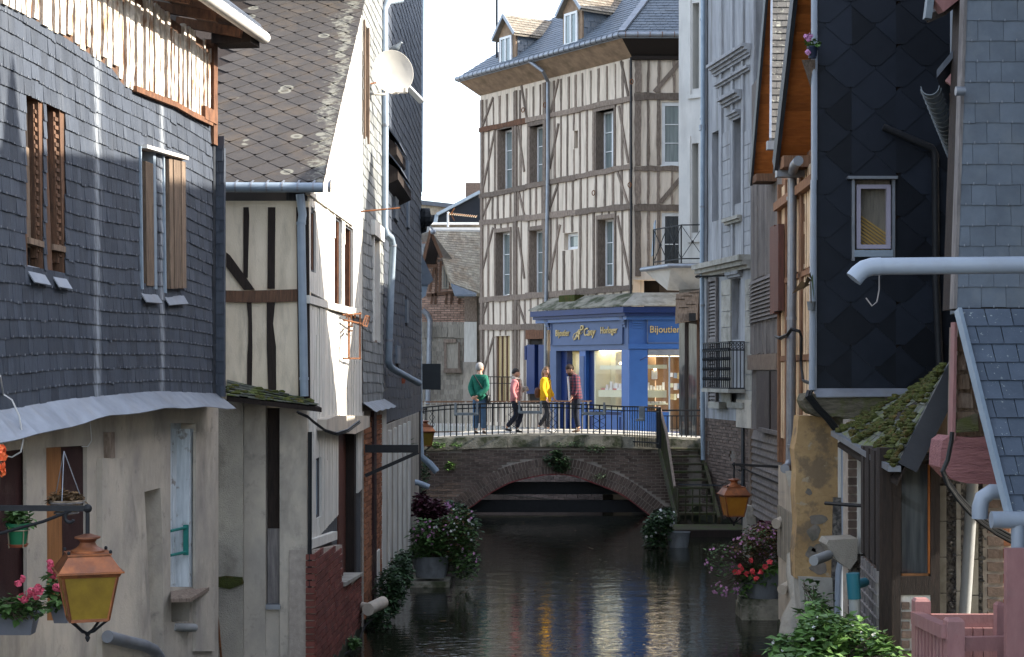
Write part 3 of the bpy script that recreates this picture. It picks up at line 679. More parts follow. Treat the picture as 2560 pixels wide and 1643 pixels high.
# ---------------------------------------------------------------- wooden stairs to the landing
st=thing('wooden_stairs','mossy open wooden stairs going down from the bridge to the water','stairs',Vector((4.2,39.5,.1)))
TL,TR,BL,BR=Vector((3.66,41.7,1.72)),Vector((4.66,41.7,1.72)),Vector((3.76,38.0,.20)),Vector((4.68,38.0,.20))
for a,b in ((TL,BL),(TR,BR)):
    MB().bar(a,b,.07,.26).build('stringer','mossy_wood',st)
for k in range(9):
    t=(k+.5)/9.2;a,b=TL.lerp(BL,t),TR.lerp(BR,t);MB().bar(a+Vector((.04,0,.06)),b+Vector((-.04,0,.06)),.30,.045).build('tread','mossy_wood',st)
# handrail with balusters on the left side
hA,hB,hC,hD=TL+Vector((0,0,1.0)),Vector((3.70,40.2,2.15)),Vector((3.74,38.6,.95)),Vector((4.75,37.6,.95))
MB().bar(hA,hB,.05,.07).bar(hB,hC,.05,.07).build('handrail','timber_grey',st)
MB().bar(at(1697,1211,38.6),at(1815,1214,37.4),.03,.03).build('guard_rail','iron_black',st)
for k in range(26):
    t=k/25;a=TL.lerp(BL,t);zt=lerp(2.66,2.15,t/.4) if t<.4 else lerp(2.15,.95,(t-.4)/.42) if t<.82 else .95
    MB().bar(a,Vector((a.x,a.y,max(zt,a.z+.3))),.03,.045).build('baluster','mossy_wood',st)
for k in range(7):
    m=MB();x=3.76+k*.16;m.bar(Vector((x,37.98,.2)),Vector((x,37.95,.95)),.03,.04);m.build('baluster','mossy_wood',st)
ld=thing('landing','dark wooden landing stage at the foot of the mossy stairs','landing',Vector((4.2,37.3,0)))
for k in range(6):
    MB().box((4.36,36.75+k*.22,.135),1.6+.1*(k % 2),.205,.05).build('plank','mossy_wood',ld)
MB().box((4.36,36.62,.07),1.62,.06,.16).build('fascia','timber_dark',ld)
for x in (3.7,5.0):
    MB().bar((x,36.8,-.6),(x,36.8,.10),.12).build('post','timber_dark',ld)
# leaves and specks drifting on the water
rw=random.Random(77);mb=MB()
for k in range(260):
    y=rw.uniform(18,41);x=rw.uniform(-1.7,3.2 if y>26 else 2.6);s_=rw.uniform(.012,.04)*(1.4 if rw.random()<.2 else 1);a=rw.uniform(0,6.28);c,d=math.cos(a)*s_,math.sin(a)*s_
    mb.add([(x-c,y-d,.006),(x+d*.45,y-c*.45,.008),(x+c,y+d,.006),(x-d*.45,y+c*.45,.008)],[[0,1,2,3]])
tag(mb.build('floating_leaves','leaf_dry',fix=False),'scattered dead leaves floating on the canal water','leaves',kind='stuff')
def algae(Wl,s0,s1,par,seed,d=.03,h=.22):
    r=random.Random(seed);n=int((s1-s0)/.16);Wl.prism(MB(),[(s0,-.1),(s1,-.1)]+[(lerp(s1,s0,k/n),h*r.uniform(.45,1.15)) for k in range(n+1)],d-.02,d).build('algae_band','algae',par)
mk('algae',(.035,.040,.018),(.018,.020,.011),sc=8,var=.05,rough=.7,bump=.6,bsc=30)
algae(WBR,sL,WBR.S(1150),br,1);algae(WBR,WBR.S(1632),sR,br,2)
# ================================================================ LEFT BANK
# streaky lime stain on the slate hanging, a fixed mark on the wall
def stained_slate():
    m=MATS['slate'].copy();m.name='slate_stained';MATS['slate_stained']=m;nt=m.node_tree;L=nt.links
    bs=nt.nodes['Principled BSDF'];src=bs.inputs['Base Color'].links[0].from_socket
    geo=nd(nt,'ShaderNodeNewGeometry');dt=nt.nodes.new('ShaderNodeVectorMath');dt.operation='DOT_PRODUCT';dt.inputs[1].default_value=WL1.u
    L.new(geo.outputs['Position'],dt.inputs[0]);base=WL1.a.dot(WL1.u)
    def streak(s0,w):
        a=nt.nodes.new('ShaderNodeMath');a.operation='SUBTRACT';a.inputs[1].default_value=base+s0;L.new(dt.outputs['Value'],a.inputs[0])
        b=nt.nodes.new('ShaderNodeMath');b.operation='ABSOLUTE';L.new(a.outputs[0],b.inputs[0])
        c=nd(nt,'ShaderNodeMapRange');c.inputs['From Min'].default_value=0;c.inputs['From Max'].default_value=w;c.inputs['To Min'].default_value=1;c.inputs['To Max'].default_value=0
        L.new(b.outputs[0],c.inputs['Value']);return c.outputs[0]
    mp=nt.nodes.new('ShaderNodeMapping');mp.inputs['Scale'].default_value=(22,22,2.0);L.new(geo.outputs['Position'],mp.inputs[0])
    n=nd(nt,'ShaderNodeTexNoise',Scale=1.6,Detail=6.0,Roughness=.7);L.new(mp.outputs[0],n.inputs['Vector'])
    mxm=nt.nodes.new('ShaderNodeMath');mxm.operation='MAXIMUM';L.new(streak(WL1.S(240),.24),mxm.inputs[0]);L.new(streak(WL1.S(402),.20),mxm.inputs[1])
    mu=nt.nodes.new('ShaderNodeMath');mu.operation='MULTIPLY';L.new(n.outputs['Fac'],mu.inputs[0]);L.new(mxm.outputs[0],mu.inputs[1])
    r=ramp(nt,.30,.58,(0,0,0,1),(.75,.75,.75,1));L.new(mu.outputs[0],r.inputs[0])
    mx=nt.nodes.new('ShaderNodeMix');mx.data_type='RGBA';L.new(r.outputs[0],mx.inputs['Factor']);L.new(src,mx.inputs[6]);mx.inputs[7].default_value=(.36,.39,.42,1)
    L.new(mx.outputs[2],bs.inputs['Base Color'])

WL1=W((0,12.0),(535,16.8));stained_slate()
h1=thing('slate_hung_house','tall house with dark hung slates and white daub strips under the eaves','house',WL1.p(2,0))
S0,S1=-1.6,WL1.S(528)
bot=[WL1.sz(*a2(x,y)) for x,y in ((0,1350),(200,1330),(400,1290),(600,1255),(800,1235),(1000,1228),(1200,1228),(1470,1225))]
bnd=[WL1.sz(*a1(x,y)) for x,y in ((0,20),(150,90),(290,170),(380,225),(450,265),(610,370),(790,490),(822,575),(900,610),(1010,655),(1180,720),(1300,790),(1430,850))]
zb=lambda s:interp(bot,s)+.01*math.sin(s*2.3)
ztl=lambda s:lerp(6.044,5.87,max(0,min(1.1,s/4.7)))+.012*math.sin(s*1.9+1)
zbd=lambda s:interp(bnd,s)
zf1=lambda i,s:lerp(zb(s),ztl(s),i/21)+.02*math.sin(s*1.5+i*.25)*math.sin(math.pi*min(1,i/21))
slotA=[WL1.sz(*a1(172,628)),WL1.sz(*a1(262,690)),WL1.sz(*a2(290,375)),WL1.sz(*a2(190,352))]
slotB=[WL1.sz(*a1(312,705)),WL1.sz(*a1(408,742)),WL1.sz(*a2(440,405)),WL1.sz(*a2(362,390))]
slotC=[WL1.sz(*a1(952,1008)),WL1.sz(*a1(1058,1048)),WL1.sz(*a2(1068,515)),WL1.sz(*a2(966,505))]
slotD=[WL1.sz(*a1(1112,1072)),WL1.sz(*a1(1242,1098)),WL1.sz(*a2(1248,522)),WL1.sz(*a2(1126,530))]
slots=[slotA,slotB,slotC,slotD]
mb=MB()
WL1.panel(mb,[(S0,zb(S0)-.02)]+[(s,zb(s)-.02) for s in [k*.5 for k in range(-2,10)]]+[(S1,zb(S1)-.02),(S1,6.84),(S0,7.0)],slots,-.22,0)
mb.build('wall','timber_brown',h1)
hs=[(min(p[0] for p in q),max(p[0] for p in q),min(p[1] for p in q),max(p[1] for p in q)) for q in slots]
pieces(h1,'slate',['slate_stained','zinc'],WL1.slates(S0,S1,3.2,3.2+25*.124,.124,.115,d=.004,zfun=zf1,holes=hs,ztop=zbd,jw=.5,hook=True,wob=.0025,seed=2),rest='slates_beyond')
# daub strips between studs
rd=random.Random(9);s=S0;lst=[]
while s<S1-.03:
    w=rd.uniform(.055,.10);z0,z1=zbd(s+w/2)-.01,7.0-.03*s
    z0+=rd.choice((0,0,.02,.05));z1-=rd.choice((0,0,0,.12))
    mb=MB();n=9;WL1.prism(mb,wavy(s,min(s+w,S1),z0,z1,n,.013,rd.random()),-.01,.024+rd.uniform(-.01,.012));lst.append((mb.v,mb.f));s+=w+rd.uniform(.028,.065)
pieces(h1,'daub_strip','daub_white',lst)
mb=MB();b_=[q for q in bnd if q[0]>WL1.S(300)]
for a,b in zip(b_,b_[1:]):mb.bar(WL1.p(a[0],a[1],.03),WL1.p(b[0],b[1],.03),.05,.05)
mb.build('sill_beam','timber_rust',h1)
WL1.pbox(MB(),*a1(1412,748),*a1(1498,838),-.1,.06).build('beam_end','timber_rust',h1)
WL1.box(MB(),S1-.05,S1+.07,5.86,6.9,-.1,.045).build('corner_post','timber_rust',h1)
# eaves
E=5.0
for k in range(9):
    s=-1.4+k*.75;MB().bar(WL1.p(s,7.06,-.3),WL1.p(s,6.93,.36),.07,.09).build('rafter_end','timber_rust',h1)
MB().hexa([WL1.p(-2,7.02,.40),WL1.p(E,7.02,.40),WL1.p(E,7.14,-.2),WL1.p(-2,7.14,-.2)],[WL1.p(-2,7.05,.40),WL1.p(E,7.05,.40),WL1.p(E,7.17,-.2),WL1.p(-2,7.17,-.2)]).build('soffit','timber_rust',h1)
MB().hexa([WL1.p(-2,7.055,.44),WL1.p(E,7.055,.44),WL1.p(E,10.0,-3.4),WL1.p(-2,10.0,-3.4)],[WL1.p(-2,7.09,.44),WL1.p(E,7.09,.44),WL1.p(E,10.05,-3.4),WL1.p(-2,10.05,-3.4)]).build('roof','slate',h1)
g=MB().tube([WL1.p(-2,6.98,.47),WL1.p(E+.02,6.96,.47)],.062,12).build('gutter','gutter_white',h1,True)
for k in range(26):
    mb=MB();s=-1.5+k*.25;mb.tube([WL1.p(s,6.975,.47),WL1.p(s+.014,6.975,.47)],.0655,12);mb.build('gutter_clip','zinc',g)
WL1.box(MB(),E-.3,E+.02,6.86,7.02,.02,.42).build('eaves_board','timber_dark',h1)
# corner: dark lead strip and a return of slates facing the viewer
WL1.box(MB(),S1+.005,S1+.075,3.36,5.88,-.02,.022).build('corner_flashing','lead_dark',h1)
cr=WL1.p(S1+.08,0,.0);WCR=W(cr+Vector((-.05,.03,0)),cr+Vector((.16,-.015,0)))
pieces(h1,'corner_slate','slate',WCR.slates(.02,.16,3.35,5.84,.118,.14,d=0,jw=.02,seed=3))
WCR.box(MB(),-.05,.155,3.35,5.84,-.05,-.004).build('corner_wall','slate',h1)
# skirt flashing of zinc over the ground floor
seg=[WL1.sz(*a2(x,y)) for x,y in ((0,1420),(50,1475),(330,1435),(500,1400),(750,1322),(900,1332),(1300,1331),(1555,1335))]
mb=MB();qs=[S0+(S1+.12-S0)*k/22 for k in range(23)];top_,lo_=[],[]
for q in qs:
    d=.20+.02*math.sin(q*3)
    zlo=zb(q)-.125-.05*max(0,1-q/2.2)+.01*math.sin(q*5)
    top_.append(WL1.p(q,zb(q)+.03,.004));lo_.append(WL1.p(q,zlo,d))
for k in range(22):mb.hexa([top_[k],top_[k+1],lo_[k+1],lo_[k]],[p-Vector((0,0,.006)) for p in (top_[k],top_[k+1],lo_[k+1],lo_[k])])
mb.build('zinc_skirt','zinc',h1)
# windows: board strips and zinc sills
def slot_board(q,t0,t1,zt,zb_,mat,d0,d1,name='shutter_board'):
    a,b,c,d=q;L_=lambda t:(lerp(a[0],b[0],t),lerp(a[1],b[1],t));M_=lambda t:(lerp(d[0],c[0],t),lerp(d[1],c[1],t))
    def pt(t,v):x,y=L_(t),M_(t);return lerp(x[0],y[0],v),lerp(x[1],y[1],v)
    WL1.prism(MB(),[pt(t0,zb_),pt(t1,zb_),pt(t1,zt),pt(t0,zt)],d0,d1).build(name,mat,h1)
slot_board(slotA,.0,.52,.30,.88,'shutter_wood',-.10,-.03);slot_board(slotA,.60,.72,.0,1,'timber_dark',-.14,-.06);slot_board(slotA,.80,.90,.03,.93,'timber_brown',-.10,-.02)
slot_board(slotB,.12,.55,.05,.86,'timber_brown',-.13,-.06);slot_board(slotB,.72,.88,.03,.93,'timber_brown',-.10,-.02)
for q,nb in ((slotA,17),(slotB,17)):
    for k in range(nb):slot_board(q,.82 if q is slotA else .74,.98,.06+k/nb*.86,.06+(k+.45)/nb*.86,'timber_brown',-.06,-.01,'batten')
slot_board(slotA,-.02,1.02,.83,.865,'shutter_wood',-.05,.02,'rail');slot_board(slotB,-.02,1.02,.83,.865,'shutter_wood',-.05,.02,'rail')
for q in (slotC,slotD):slot_board(q,-.06,0.0,0,1,'zinc_blue',-.1,.03,'zinc_edge')
slot_board(slotC,.1,.25,.1,.98,'timber_dark',-.14,-.08);slot_board(slotC,.30,.80,.09,.97,'shutter_wood',-.10,.02);slot_board(slotC,.82,1.0,.0,.99,'zinc_blue',-.08,.02,'zinc_edge')
for k in range(4):slot_board(slotD,.08+k*.21,.27+k*.21,.02,.97,'shutter_wood',-.02,.055+.006*(k % 2))
slot_board(slotD,.93,1.0,.02,.97,'timber_grey',-.02,.05)
MB().bar(WL1.p(*slotC[0],.03),WL1.p(slotD[1][0],slotD[1][1]+.01,.03),.1,.03).build('head_flashing','gutter_white',h1)
for q in slots:
    a,b=q[3],q[2];mb=MB()
    mb.hexa([WL1.p(a[0]-.02,a[1]+.02,-.02),WL1.p(b[0]+.02,b[1]+.02,-.02),WL1.p(b[0]+.03,b[1]-.11,.06),WL1.p(a[0]-.01,a[1]-.11,.06)],
            [WL1.p(a[0]-.02,a[1]+.012,-.025),WL1.p(b[0]+.02,b[1]+.012,-.025),WL1.p(b[0]+.03,b[1]-.118,.055),WL1.p(a[0]-.01,a[1]-.118,.055)]);mb.build('zinc_sill','zinc',h1)
WL1.box(MB(),-2,S1+.0,3.1,7.0,-4.2,-.5).build('interior','interior',h1)
# ---- ground floor of plaster
G=WL1.off(-.08)
R_=lambda x0,y0,x1,y1:G.rect(*a3(x0,y0),*a3(x1,y1))
o1=[(-1.2,G.Z(34,1560)),(G.S(68),G.Z(68,1560)),(G.S(66),G.Z(66,1122)),(-1.2,G.Z(34,1128))]
o2=[G.sz(*a3(x,y)) for x,y in ((322,1290),(600,1290),(595,92),(316,108))]
o3=[G.sz(*a3(x,y)) for x,y in ((1042,1490),(1118,1500),(1112,760),(1098,382),(988,410))]
o4=[G.sz(*a3(x,y)) for x,y in ((1166,1060),(1330,1062),(1338,0),(1338,-60),(1166,-60))]
o5=[G.sz(*a3(x,y)) for x,y in ((1172,1300),(1296,1296),(1300,1160),(1172,1165))]
G.panel(MB(),[(S0,-.4),(G.S(546),-.4),(G.S(546),3.42),(S0,3.32)],[o1,o2,o3,o4,o5],-.25,0).build('plaster_wall','plaster_grey',h1)
G.prism(MB(),o1,-.24,-.03).build('shutter_panel','maroon',h1);G.prism(MB(),o2,-.24,-.035).build('shutter_panel','maroon',h1)
G.pprism(MB(),[a3(318,1290),a3(432,1290),a3(416,105),a3(316,108)],-.034,-.005).build('door_jamb','brown_jamb',h1)
G.prism(MB(),o3,-.24,-.20).build('niche_back','white_wall',h1)
dr=G.prism(MB(),o4,-.24,-.15).build('door','white_door',h1)
for x in (1185,1225,1265):
    G.pprism(MB(),[a3(x,1040),a3(x+22,1040),a3(x+22,-20),a3(x,-20)],-.149,-.14).build('door_batten','white_door',dr)
G.pprism(MB(),[a3(1290,1060),a3(1335,1060),a3(1338,-20),a3(1300,-20)],-.15,-.02).build('door_frame','white_door',h1)
G.prism(MB(),o5,-.24,-.19).build('cupboard_back','timber_dark',h1)
mb=MB()       # leaning buttress of plaster
G.pprism(mb,[a3(700,1540),a3(1030,1540),a3(985,900),a3(868,180),a3(700,180)],-.05,.05);mb.build('buttress','plaster_grey',h1)
G.pprism(MB(),[a3(752,0),a3(785,0),a3(787,178),a3(757,178)],.0,.06).build('board_strip','timber_grey',h1)
G.pprism(MB(),[a3(185,1180),a3(325,1180),a3(315,20),a3(180,20)],0.,.025).build('pier','plaster_grey',h1)
G.pprism(MB(),[a3(1338,1500),a3(1468,1500),a3(1476,0),a3(1340,0)],0.,.03).build('pier','plaster_grey',h1)
MB().hexa([G.P(*a3(1168,1070),-.05),G.P(*a3(1440,1056),.02),G.P(*a3(1305,1138),.16),G.P(*a3(1168,1140),.12)],[p-Vector((0,0,.035)) for p in (G.P(*a3(1168,1070),-.05),G.P(*a3(1440,1056),.02),G.P(*a3(1305,1138),.16),G.P(*a3(1168,1140),.12))]).build('shelf','timber_grey',h1)
MB().tube([G.P(*a3(1180,1335),-.02),G.P(*a3(1330,1340),.06)],.04,12).build('waste_pipe','pvc_white',h1,True)
gb=MB();gb.bar(G.P(*a3(1272,635),-.04),G.P(*a3(1272,842),-.04),.05,.03);gb.tube([G.P(*a3(1270,655),-.04),G.P(*a3(1165,678),-.06)],.014);gb.tube([G.P(*a3(1270,822),-.04),G.P(*a3(1165,845),-.06)],.014);gb.build('door_bracket','teal_paint',h1)
zp=[G.P(*a3(735,1400),.12),G.P(*a3(900,1442),.12),G.P(*a3(985,1460),.12),G.P(*a3(1050,1490),.12),G.P(*a3(1090,1540),.12),G.P(*a3(1130,1640),.12)]
MB().tube(zp,.052,14).build('waste_pipe','zinc',h1,True)
MB().tube([G.P(1,940,.3),at(8,985,12.0),at(30,1000,12.0),at(48,1040,12.0),at(58,1100,12.0),at(52,1130,12.0),at(30,1143,12.0),at(8,1138,12.0)],.006,6).build('white_cable','cable_white',h1,True)
MB().tube([G.P(*a2(590,1380),.05),G.P(*a2(620,1420),.05),G.P(*a2(630,1540),.04),G.P(*a3(622,70),.03),G.P(*a3(600,100),.03),G.P(*a3(560,100),.03)],.004,6).build('white_cable','cable_white',h1,True)

# ---------------------------------------------------------------- second house: lichen roof, timber front
WF=W((520,18.65),(772,18.65));WS2=W((772,18.7),(905,23.7))
h2=thing('timber_framed_house','narrow timber framed house with lichen covered slate roof and white side wall','house',WF.p(.6,0))
FX0,FX1=WF.S(470),WF.S(771)
WF.box(MB(),FX0,FX1,3.2,5.5,-.22,-.012).build('plaster_infill','cream',h2)
def fr(name,pts,d=.012,mat='timber_dark',par=None):
    WF.pprism(MB(),pts,-.05,d).build(name,mat,par or h2)
fr('post',[b2(243,425),b2(272,425),b2(282,0),b2(278,-60),b2(243,-60)])
fr('post',[b2(268,1165),b2(300,1165),b2(304,900),b2(302,750),b2(298,595),b2(266,595),b2(276,700),b2(276,870),b2(270,960)])
fr('post',[b2(408,500),b2(458,500),b2(462,-60),b2(412,-60)])
fr('post',[b2(414,1210),b2(468,1210),b2(466,900),b2(446,740),b2(460,595),b2(404,595),b2(404,900)])
fr('brace',[b2(125,250),b2(125,350),b2(245,508),b2(320,506),b2(150,270)],.014)
fr('rail',[b2(120,592),b2(330,596),b2(615,588),b2(618,503),b2(420,510),b2(230,514),b2(120,512)],.02,'timber_brown')
fr('corner_post',[b2(622,1260),b2(700,1300),b2(690,-60),b2(606,-60)],.015)
# downpipe with brackets
pz=[WF.P(*b1(632,1335),.1),WF.P(*b1(640,1400),.09),WF.P(*b1(650,1480),.07),WF.P(*b2(640,60),.07),WF.P(*b2(650,600),.07),WF.P(*b2(660,1120),.07),WF.P(*b2(662,1240),.07)]
dp=MB().tube(pz,.047,14).build('downpipe','zinc_blue',h2,True)
for (x,y) in ((640,60),(660,1128)):
    c=WF.P(*b2(x,y),.07);MB().tube([c,c+Vector((0,0,.03))],.054,14).build('pipe_collar','zinc_blue',dp,True)
# roof plane
EZ,EY,PT=5.67,18.48,math.tan(rad(31));vx=-2.10
rp=lambda X,L_:Vector((X,EY+L_*math.cos(rad(31)),EZ+L_*math.sin(rad(31))))
rn=Vector((0,-math.sin(rad(31)),math.cos(rad(31))))
MB().hexa([rp(-4.6,0),rp(vx,0),rp(vx-.02,6.6),rp(-4.6,6.6)],[p-rn*.1 for p in (rp(-4.6,0),rp(vx,0),rp(vx-.02,6.6),rp(-4.6,6.6))]).build('roof_deck','timber_dark',h2)
A_,B_=.1725,.185;lst=[];rt=random.Random(8)
for j in range(0,36):
    for i in range(-8,9):
        cx,cl=vx-.10+(i*2+(j % 2))*A_-.9,.02+j*B_-.02
        if cx<-3.75 or cx-A_>vx or cl>6.3:continue
        k=.20   # clipped corners
        poly=[(-1+k*.5,-.06),(-k*.5,-1+k),(k*.5,-1+k),(1-k*.5,-.06),(1-k*.5,.06),(.06,1),(-.06,1),(-1+k*.5,.06)]
        pts=[]
        for (u,v) in poly:
            X=min(vx+.02,cx+u*A_*1.03);L_=max(0.0,cl+v*B_*1.04);lift=.006+.012*(1-(v+1)/2)
            pts.append(rp(X,L_)+rn*(lift+.002*(u+1)/2+rt.uniform(0,.001)))
        if max(p.x for p in pts)-min(p.x for p in pts)<.04 or max(p.y for p in pts)-min(p.y for p in pts)<.03:continue
        mb=MB();mb.prism(pts,rn*-.006);lst.append((mb.v,mb.f))
def lichen_tile():
    m=MATS['roof_tile'].copy();m.name='roof_tile_lichen';MATS['roof_tile_lichen']=m;nt=m.node_tree;L=nt.links
    bs=nt.nodes['Principled BSDF'];src=bs.inputs['Base Color'].links[0].from_socket
    geo=nd(nt,'ShaderNodeNewGeometry');sx=nt.nodes.new('ShaderNodeSeparateXYZ');L.new(geo.outputs['Position'],sx.inputs[0])
    # pale lichen band down the roof near the verge, wandering with the slope
    wn_=nd(nt,'ShaderNodeTexNoise',Scale=.9,Detail=3.0);L.new(geo.outputs['Position'],wn_.inputs['Vector'])
    ad=nt.nodes.new('ShaderNodeMath');ad.operation='MULTIPLY_ADD';ad.inputs[1].default_value=.7;L.new(wn_.outputs['Fac'],ad.inputs[0]);L.new(sx.outputs[0],ad.inputs[2])
    sb=nt.nodes.new('ShaderNodeMath');sb.operation='ADD';sb.inputs[1].default_value=2.20-.35;L.new(ad.outputs[0],sb.inputs[0])
    ab=nt.nodes.new('ShaderNodeMath');ab.operation='ABSOLUTE';L.new(sb.outputs[0],ab.inputs[0])
    mr=nd(nt,'ShaderNodeMapRange');mr.inputs['From Min'].default_value=.03;mr.inputs['From Max'].default_value=.30;mr.inputs['To Min'].default_value=.27;mr.inputs['To Max'].default_value=.0;L.new(ab.outputs[0],mr.inputs['Value'])
    n=nd(nt,'ShaderNodeTexNoise',Scale=11.0,Detail=8.0,Roughness=.7);L.new(geo.outputs['Position'],n.inputs['Vector'])
    s2=nt.nodes.new('ShaderNodeMath');s2.operation='ADD';L.new(n.outputs['Fac'],s2.inputs[0]);L.new(mr.outputs[0],s2.inputs[1])
    r=ramp(nt,.70,.84,(0,0,0,1),(.8,.8,.8,1));L.new(s2.outputs[0],r.inputs[0])
    vz=nd(nt,'ShaderNodeTexVoronoi',Scale=3.6);L.new(geo.outputs['Position'],vz.inputs['Vector'])     # ring shaped lichens
    r2=nt.nodes.new('ShaderNodeValToRGB');e=r2.color_ramp.elements;e[0].position=.0;e[0].color=(.25,.25,.25,1);e[1].position=.36;e[1].color=(0,0,0,1)
    for p_,c_ in ((.19,.3),(.23,.85),(.29,.8),(.32,0.)):x=e.new(p_);x.color=(c_,c_,c_,1)
    L.new(vz.outputs['Distance'],r2.inputs[0])
    cr_=nt.nodes.new('ShaderNodeSeparateColor');L.new(vz.outputs['Color'],cr_.inputs[0]);gt=nt.nodes.new('ShaderNodeMath');gt.operation='GREATER_THAN';gt.inputs[1].default_value=.84;L.new(cr_.outputs[0],gt.inputs[0])
    mm=nt.nodes.new('ShaderNodeMath');mm.operation='MULTIPLY';L.new(r2.outputs[0],mm.inputs[0]);L.new(gt.outputs[0],mm.inputs[1])
    mxx=nt.nodes.new('ShaderNodeMath');mxx.operation='MAXIMUM';L.new(r.outputs[0],mxx.inputs[0]);L.new(mm.outputs[0],mxx.inputs[1])
    mx=nt.nodes.new('ShaderNodeMix');mx.data_type='RGBA';L.new(mxx.outputs[0],mx.inputs['Factor']);L.new(src,mx.inputs[6]);mx.inputs[7].default_value=(.19,.185,.15,1)
    L.new(mx.outputs[2],bs.inputs['Base Color'])
lichen_tile();pieces(h2,'roof_tile','roof_tile_lichen',lst)
# gutter
mb=MB();gx0,gx1=-3.4,WF.S(808,.25)+WF.a.x
mb.tube([(gx0,18.37,5.62),(gx1,18.37,5.615)],.055,14);gt_=mb.build('gutter','zinc_blue',h2,True)
for k in range(8):
    mb=MB();x=gx0+.2+k*.17;mb.tube([(x,18.37,5.62),(x+.02,18.37,5.62)],.058,14);mb.bar((x+.01,18.37,5.66),(x+.01,18.5,5.71),.02,.008);mb.build('gutter_clip','zinc',gt_)
# side wall
vz_=lambda s:EZ-.05+(WS2.p(s,0).y-EY)*PT
g0,g1=0.0,WS2.len
hB1=WS2.rect(*b2(712,-20),*b2(740,370));hB2=WS2.rect(*b2(873,30),*b2(912,615));hB3=WS2.rect(*b2(940,85),*b2(992,640));hD_=[WS2.sz(*b3(x,y)) for x,y in ((893,1010),(1022,960),(1022,-10),(893,-10))]
hN=WS2.rect(*b3(738,195),*b3(764,570))
WS2.panel(MB(),[(g0,-.4),(g1,-.4),(g1,vz_(g1)+.02),(g0,vz_(g0))],[hB1,hB2,hB3,hD_,hN],-.25,-.02).build('side_wall','boards_dark',h2)
for h,mt in ((hB1,'timber_rust'),(hB2,'dark_wood_red'),(hB3,'dark_wood_red'),(hN,'pane_dark')):
    w_=WS2.prism(MB(),h,-.2,-.12).build('window',mt,h2)
    sa,sb=h[0][0],h[1][0]
    for x in (sa,sb-.05):WS2.box(MB(),x,x+.05,h[0][1],h[2][1],-.118,-.03).build('window_frame','timber_rust' if mt !='pane_dark' else 'zinc_blue',w_)
rs_=random.Random(14);lst=[]       # daub strips (upper) with narrow gaps; the gaps darker timber below
s=.04;zlow=lambda s:WS2.sz(*b3(800,730))[1]+.06*s
zbeam=WS2.sz(*b2(760,575))[1]
while s<g1-.05:
    w=rs_.uniform(.085,.125)
    for (z0,z1) in ((zlow(s)+.04,zbeam-.06-.03*s),(zbeam+.06-.03*s,vz_(s)-.05)):
        z=z0;
        while z<z1-.05:
            zn=min(z1,z+rs_.uniform(.8,1.6));mid=(z+zn)/2
            parts=[(z,zn)]
            for h in (hB1,hB2,hB3,hD_,hN):
                if h[0][0]-.04<s+w/2<h[1][0]+.04:
                    np_=[]
                    for (a,b) in parts:
                        lo,hi=h[0][1]-.03,h[2][1]+.03
                        if b<=lo or a>=hi:np_.append((a,b));continue
                        if a<lo:np_.append((a,lo))
                        if b>hi:np_.append((hi,b))
                    parts=np_
            for (a,b) in parts:
                if b-a>.06:mb=MB();WS2.prism(mb,wavy(s,s+w+(.018 if a>zbeam else 0),a,b-.002,5,.004,rs_.random()),-.03,.006+rs_.uniform(-.006,.006));lst.append((mb.v,mb.f))
            z=zn
    s+=w+rs_.uniform(.016,.03)
pieces(h2,'daub_strip','white_wall',lst)
for pts,dd,mt in (([(775,487),(884,566),(884,548),(800,487),(775,480)],.03,'white_wall'),([b2(700,545),b2(700,600),b2(880,650),b2(1030,690),b2(1030,640),b2(870,600)],.03,'timber_grey_white'),([b3(712,735),b3(712,800),b3(885,735),b3(885,680)],.05,'white_wall')):
    WS2.pprism(MB(),pts,-.02,dd).build('rail','white_wall',h2)
d_=WS2.prism(MB(),hD_,-.2,-.14).build('door','dark_wood_red',h2)
for a,b in ((893,925),(1000,1022)):
    WS2.pprism(MB(),[b3(a,1000),b3(b,985),b3(b,0),b3(a,0)],-.139,-.02).build('door_frame','timber_dark' if a>950 else 'dark_wood_red',d_)
WS2.pprism(MB(),[b2(815,1475),b2(1010,1500),b2(1112,1450),b2(1112,1375),b2(890,1372),b2(815,1400)],-.02,.12).build('stone_lintel','plaster_grey',h2)
# brick base
BB=WS2.off(.10)
sA,sB,sC=BB.S(790),BB.S(858),BB.S(903)
BB.panel(MB(),[(sA,-.5),(sC,-.5),(sC,BB.Z(900,1440)),(sB,BB.Z(858,1462)),(sB,BB.Z(858,1362)),(sA,BB.Z(772,1388))],[],-.3,-.014).build('base_wall','mortar',h2)
inb=lambda s,z:(z<lerp(BB.Z(772,1388),BB.Z(858,1362),(s-sA)/(sB-sA))-.02) if s<sB-.04 else (z<lerp(BB.Z(858,1462),BB.Z(900,1440),(s-sB)/(sC-sB))-.03)
pieces(h2,'brick','brick_red',BB.bricks(sA,sC,-.1,2.4,bl=.21,bh=.066,jt=.02,d=.004,inside=inb,seed=8),limit=260)
BF=W(BB.p(sA,0)+Vector((-.11,.0,0)),BB.p(sA,0));BF.box(MB(),0,.10,-.4,BB.Z(772,1395),-.3,-.005).build('base_wall','mortar',h2);algae(BB,sA,sC,h2,3,.012)
pieces(h2,'brick','brick_red',BF.bricks(0,.108,-.1,BB.Z(772,1395),bl=.2,bh=.06,jt=.014,d=.028,th=.03,seed=5),limit=40)
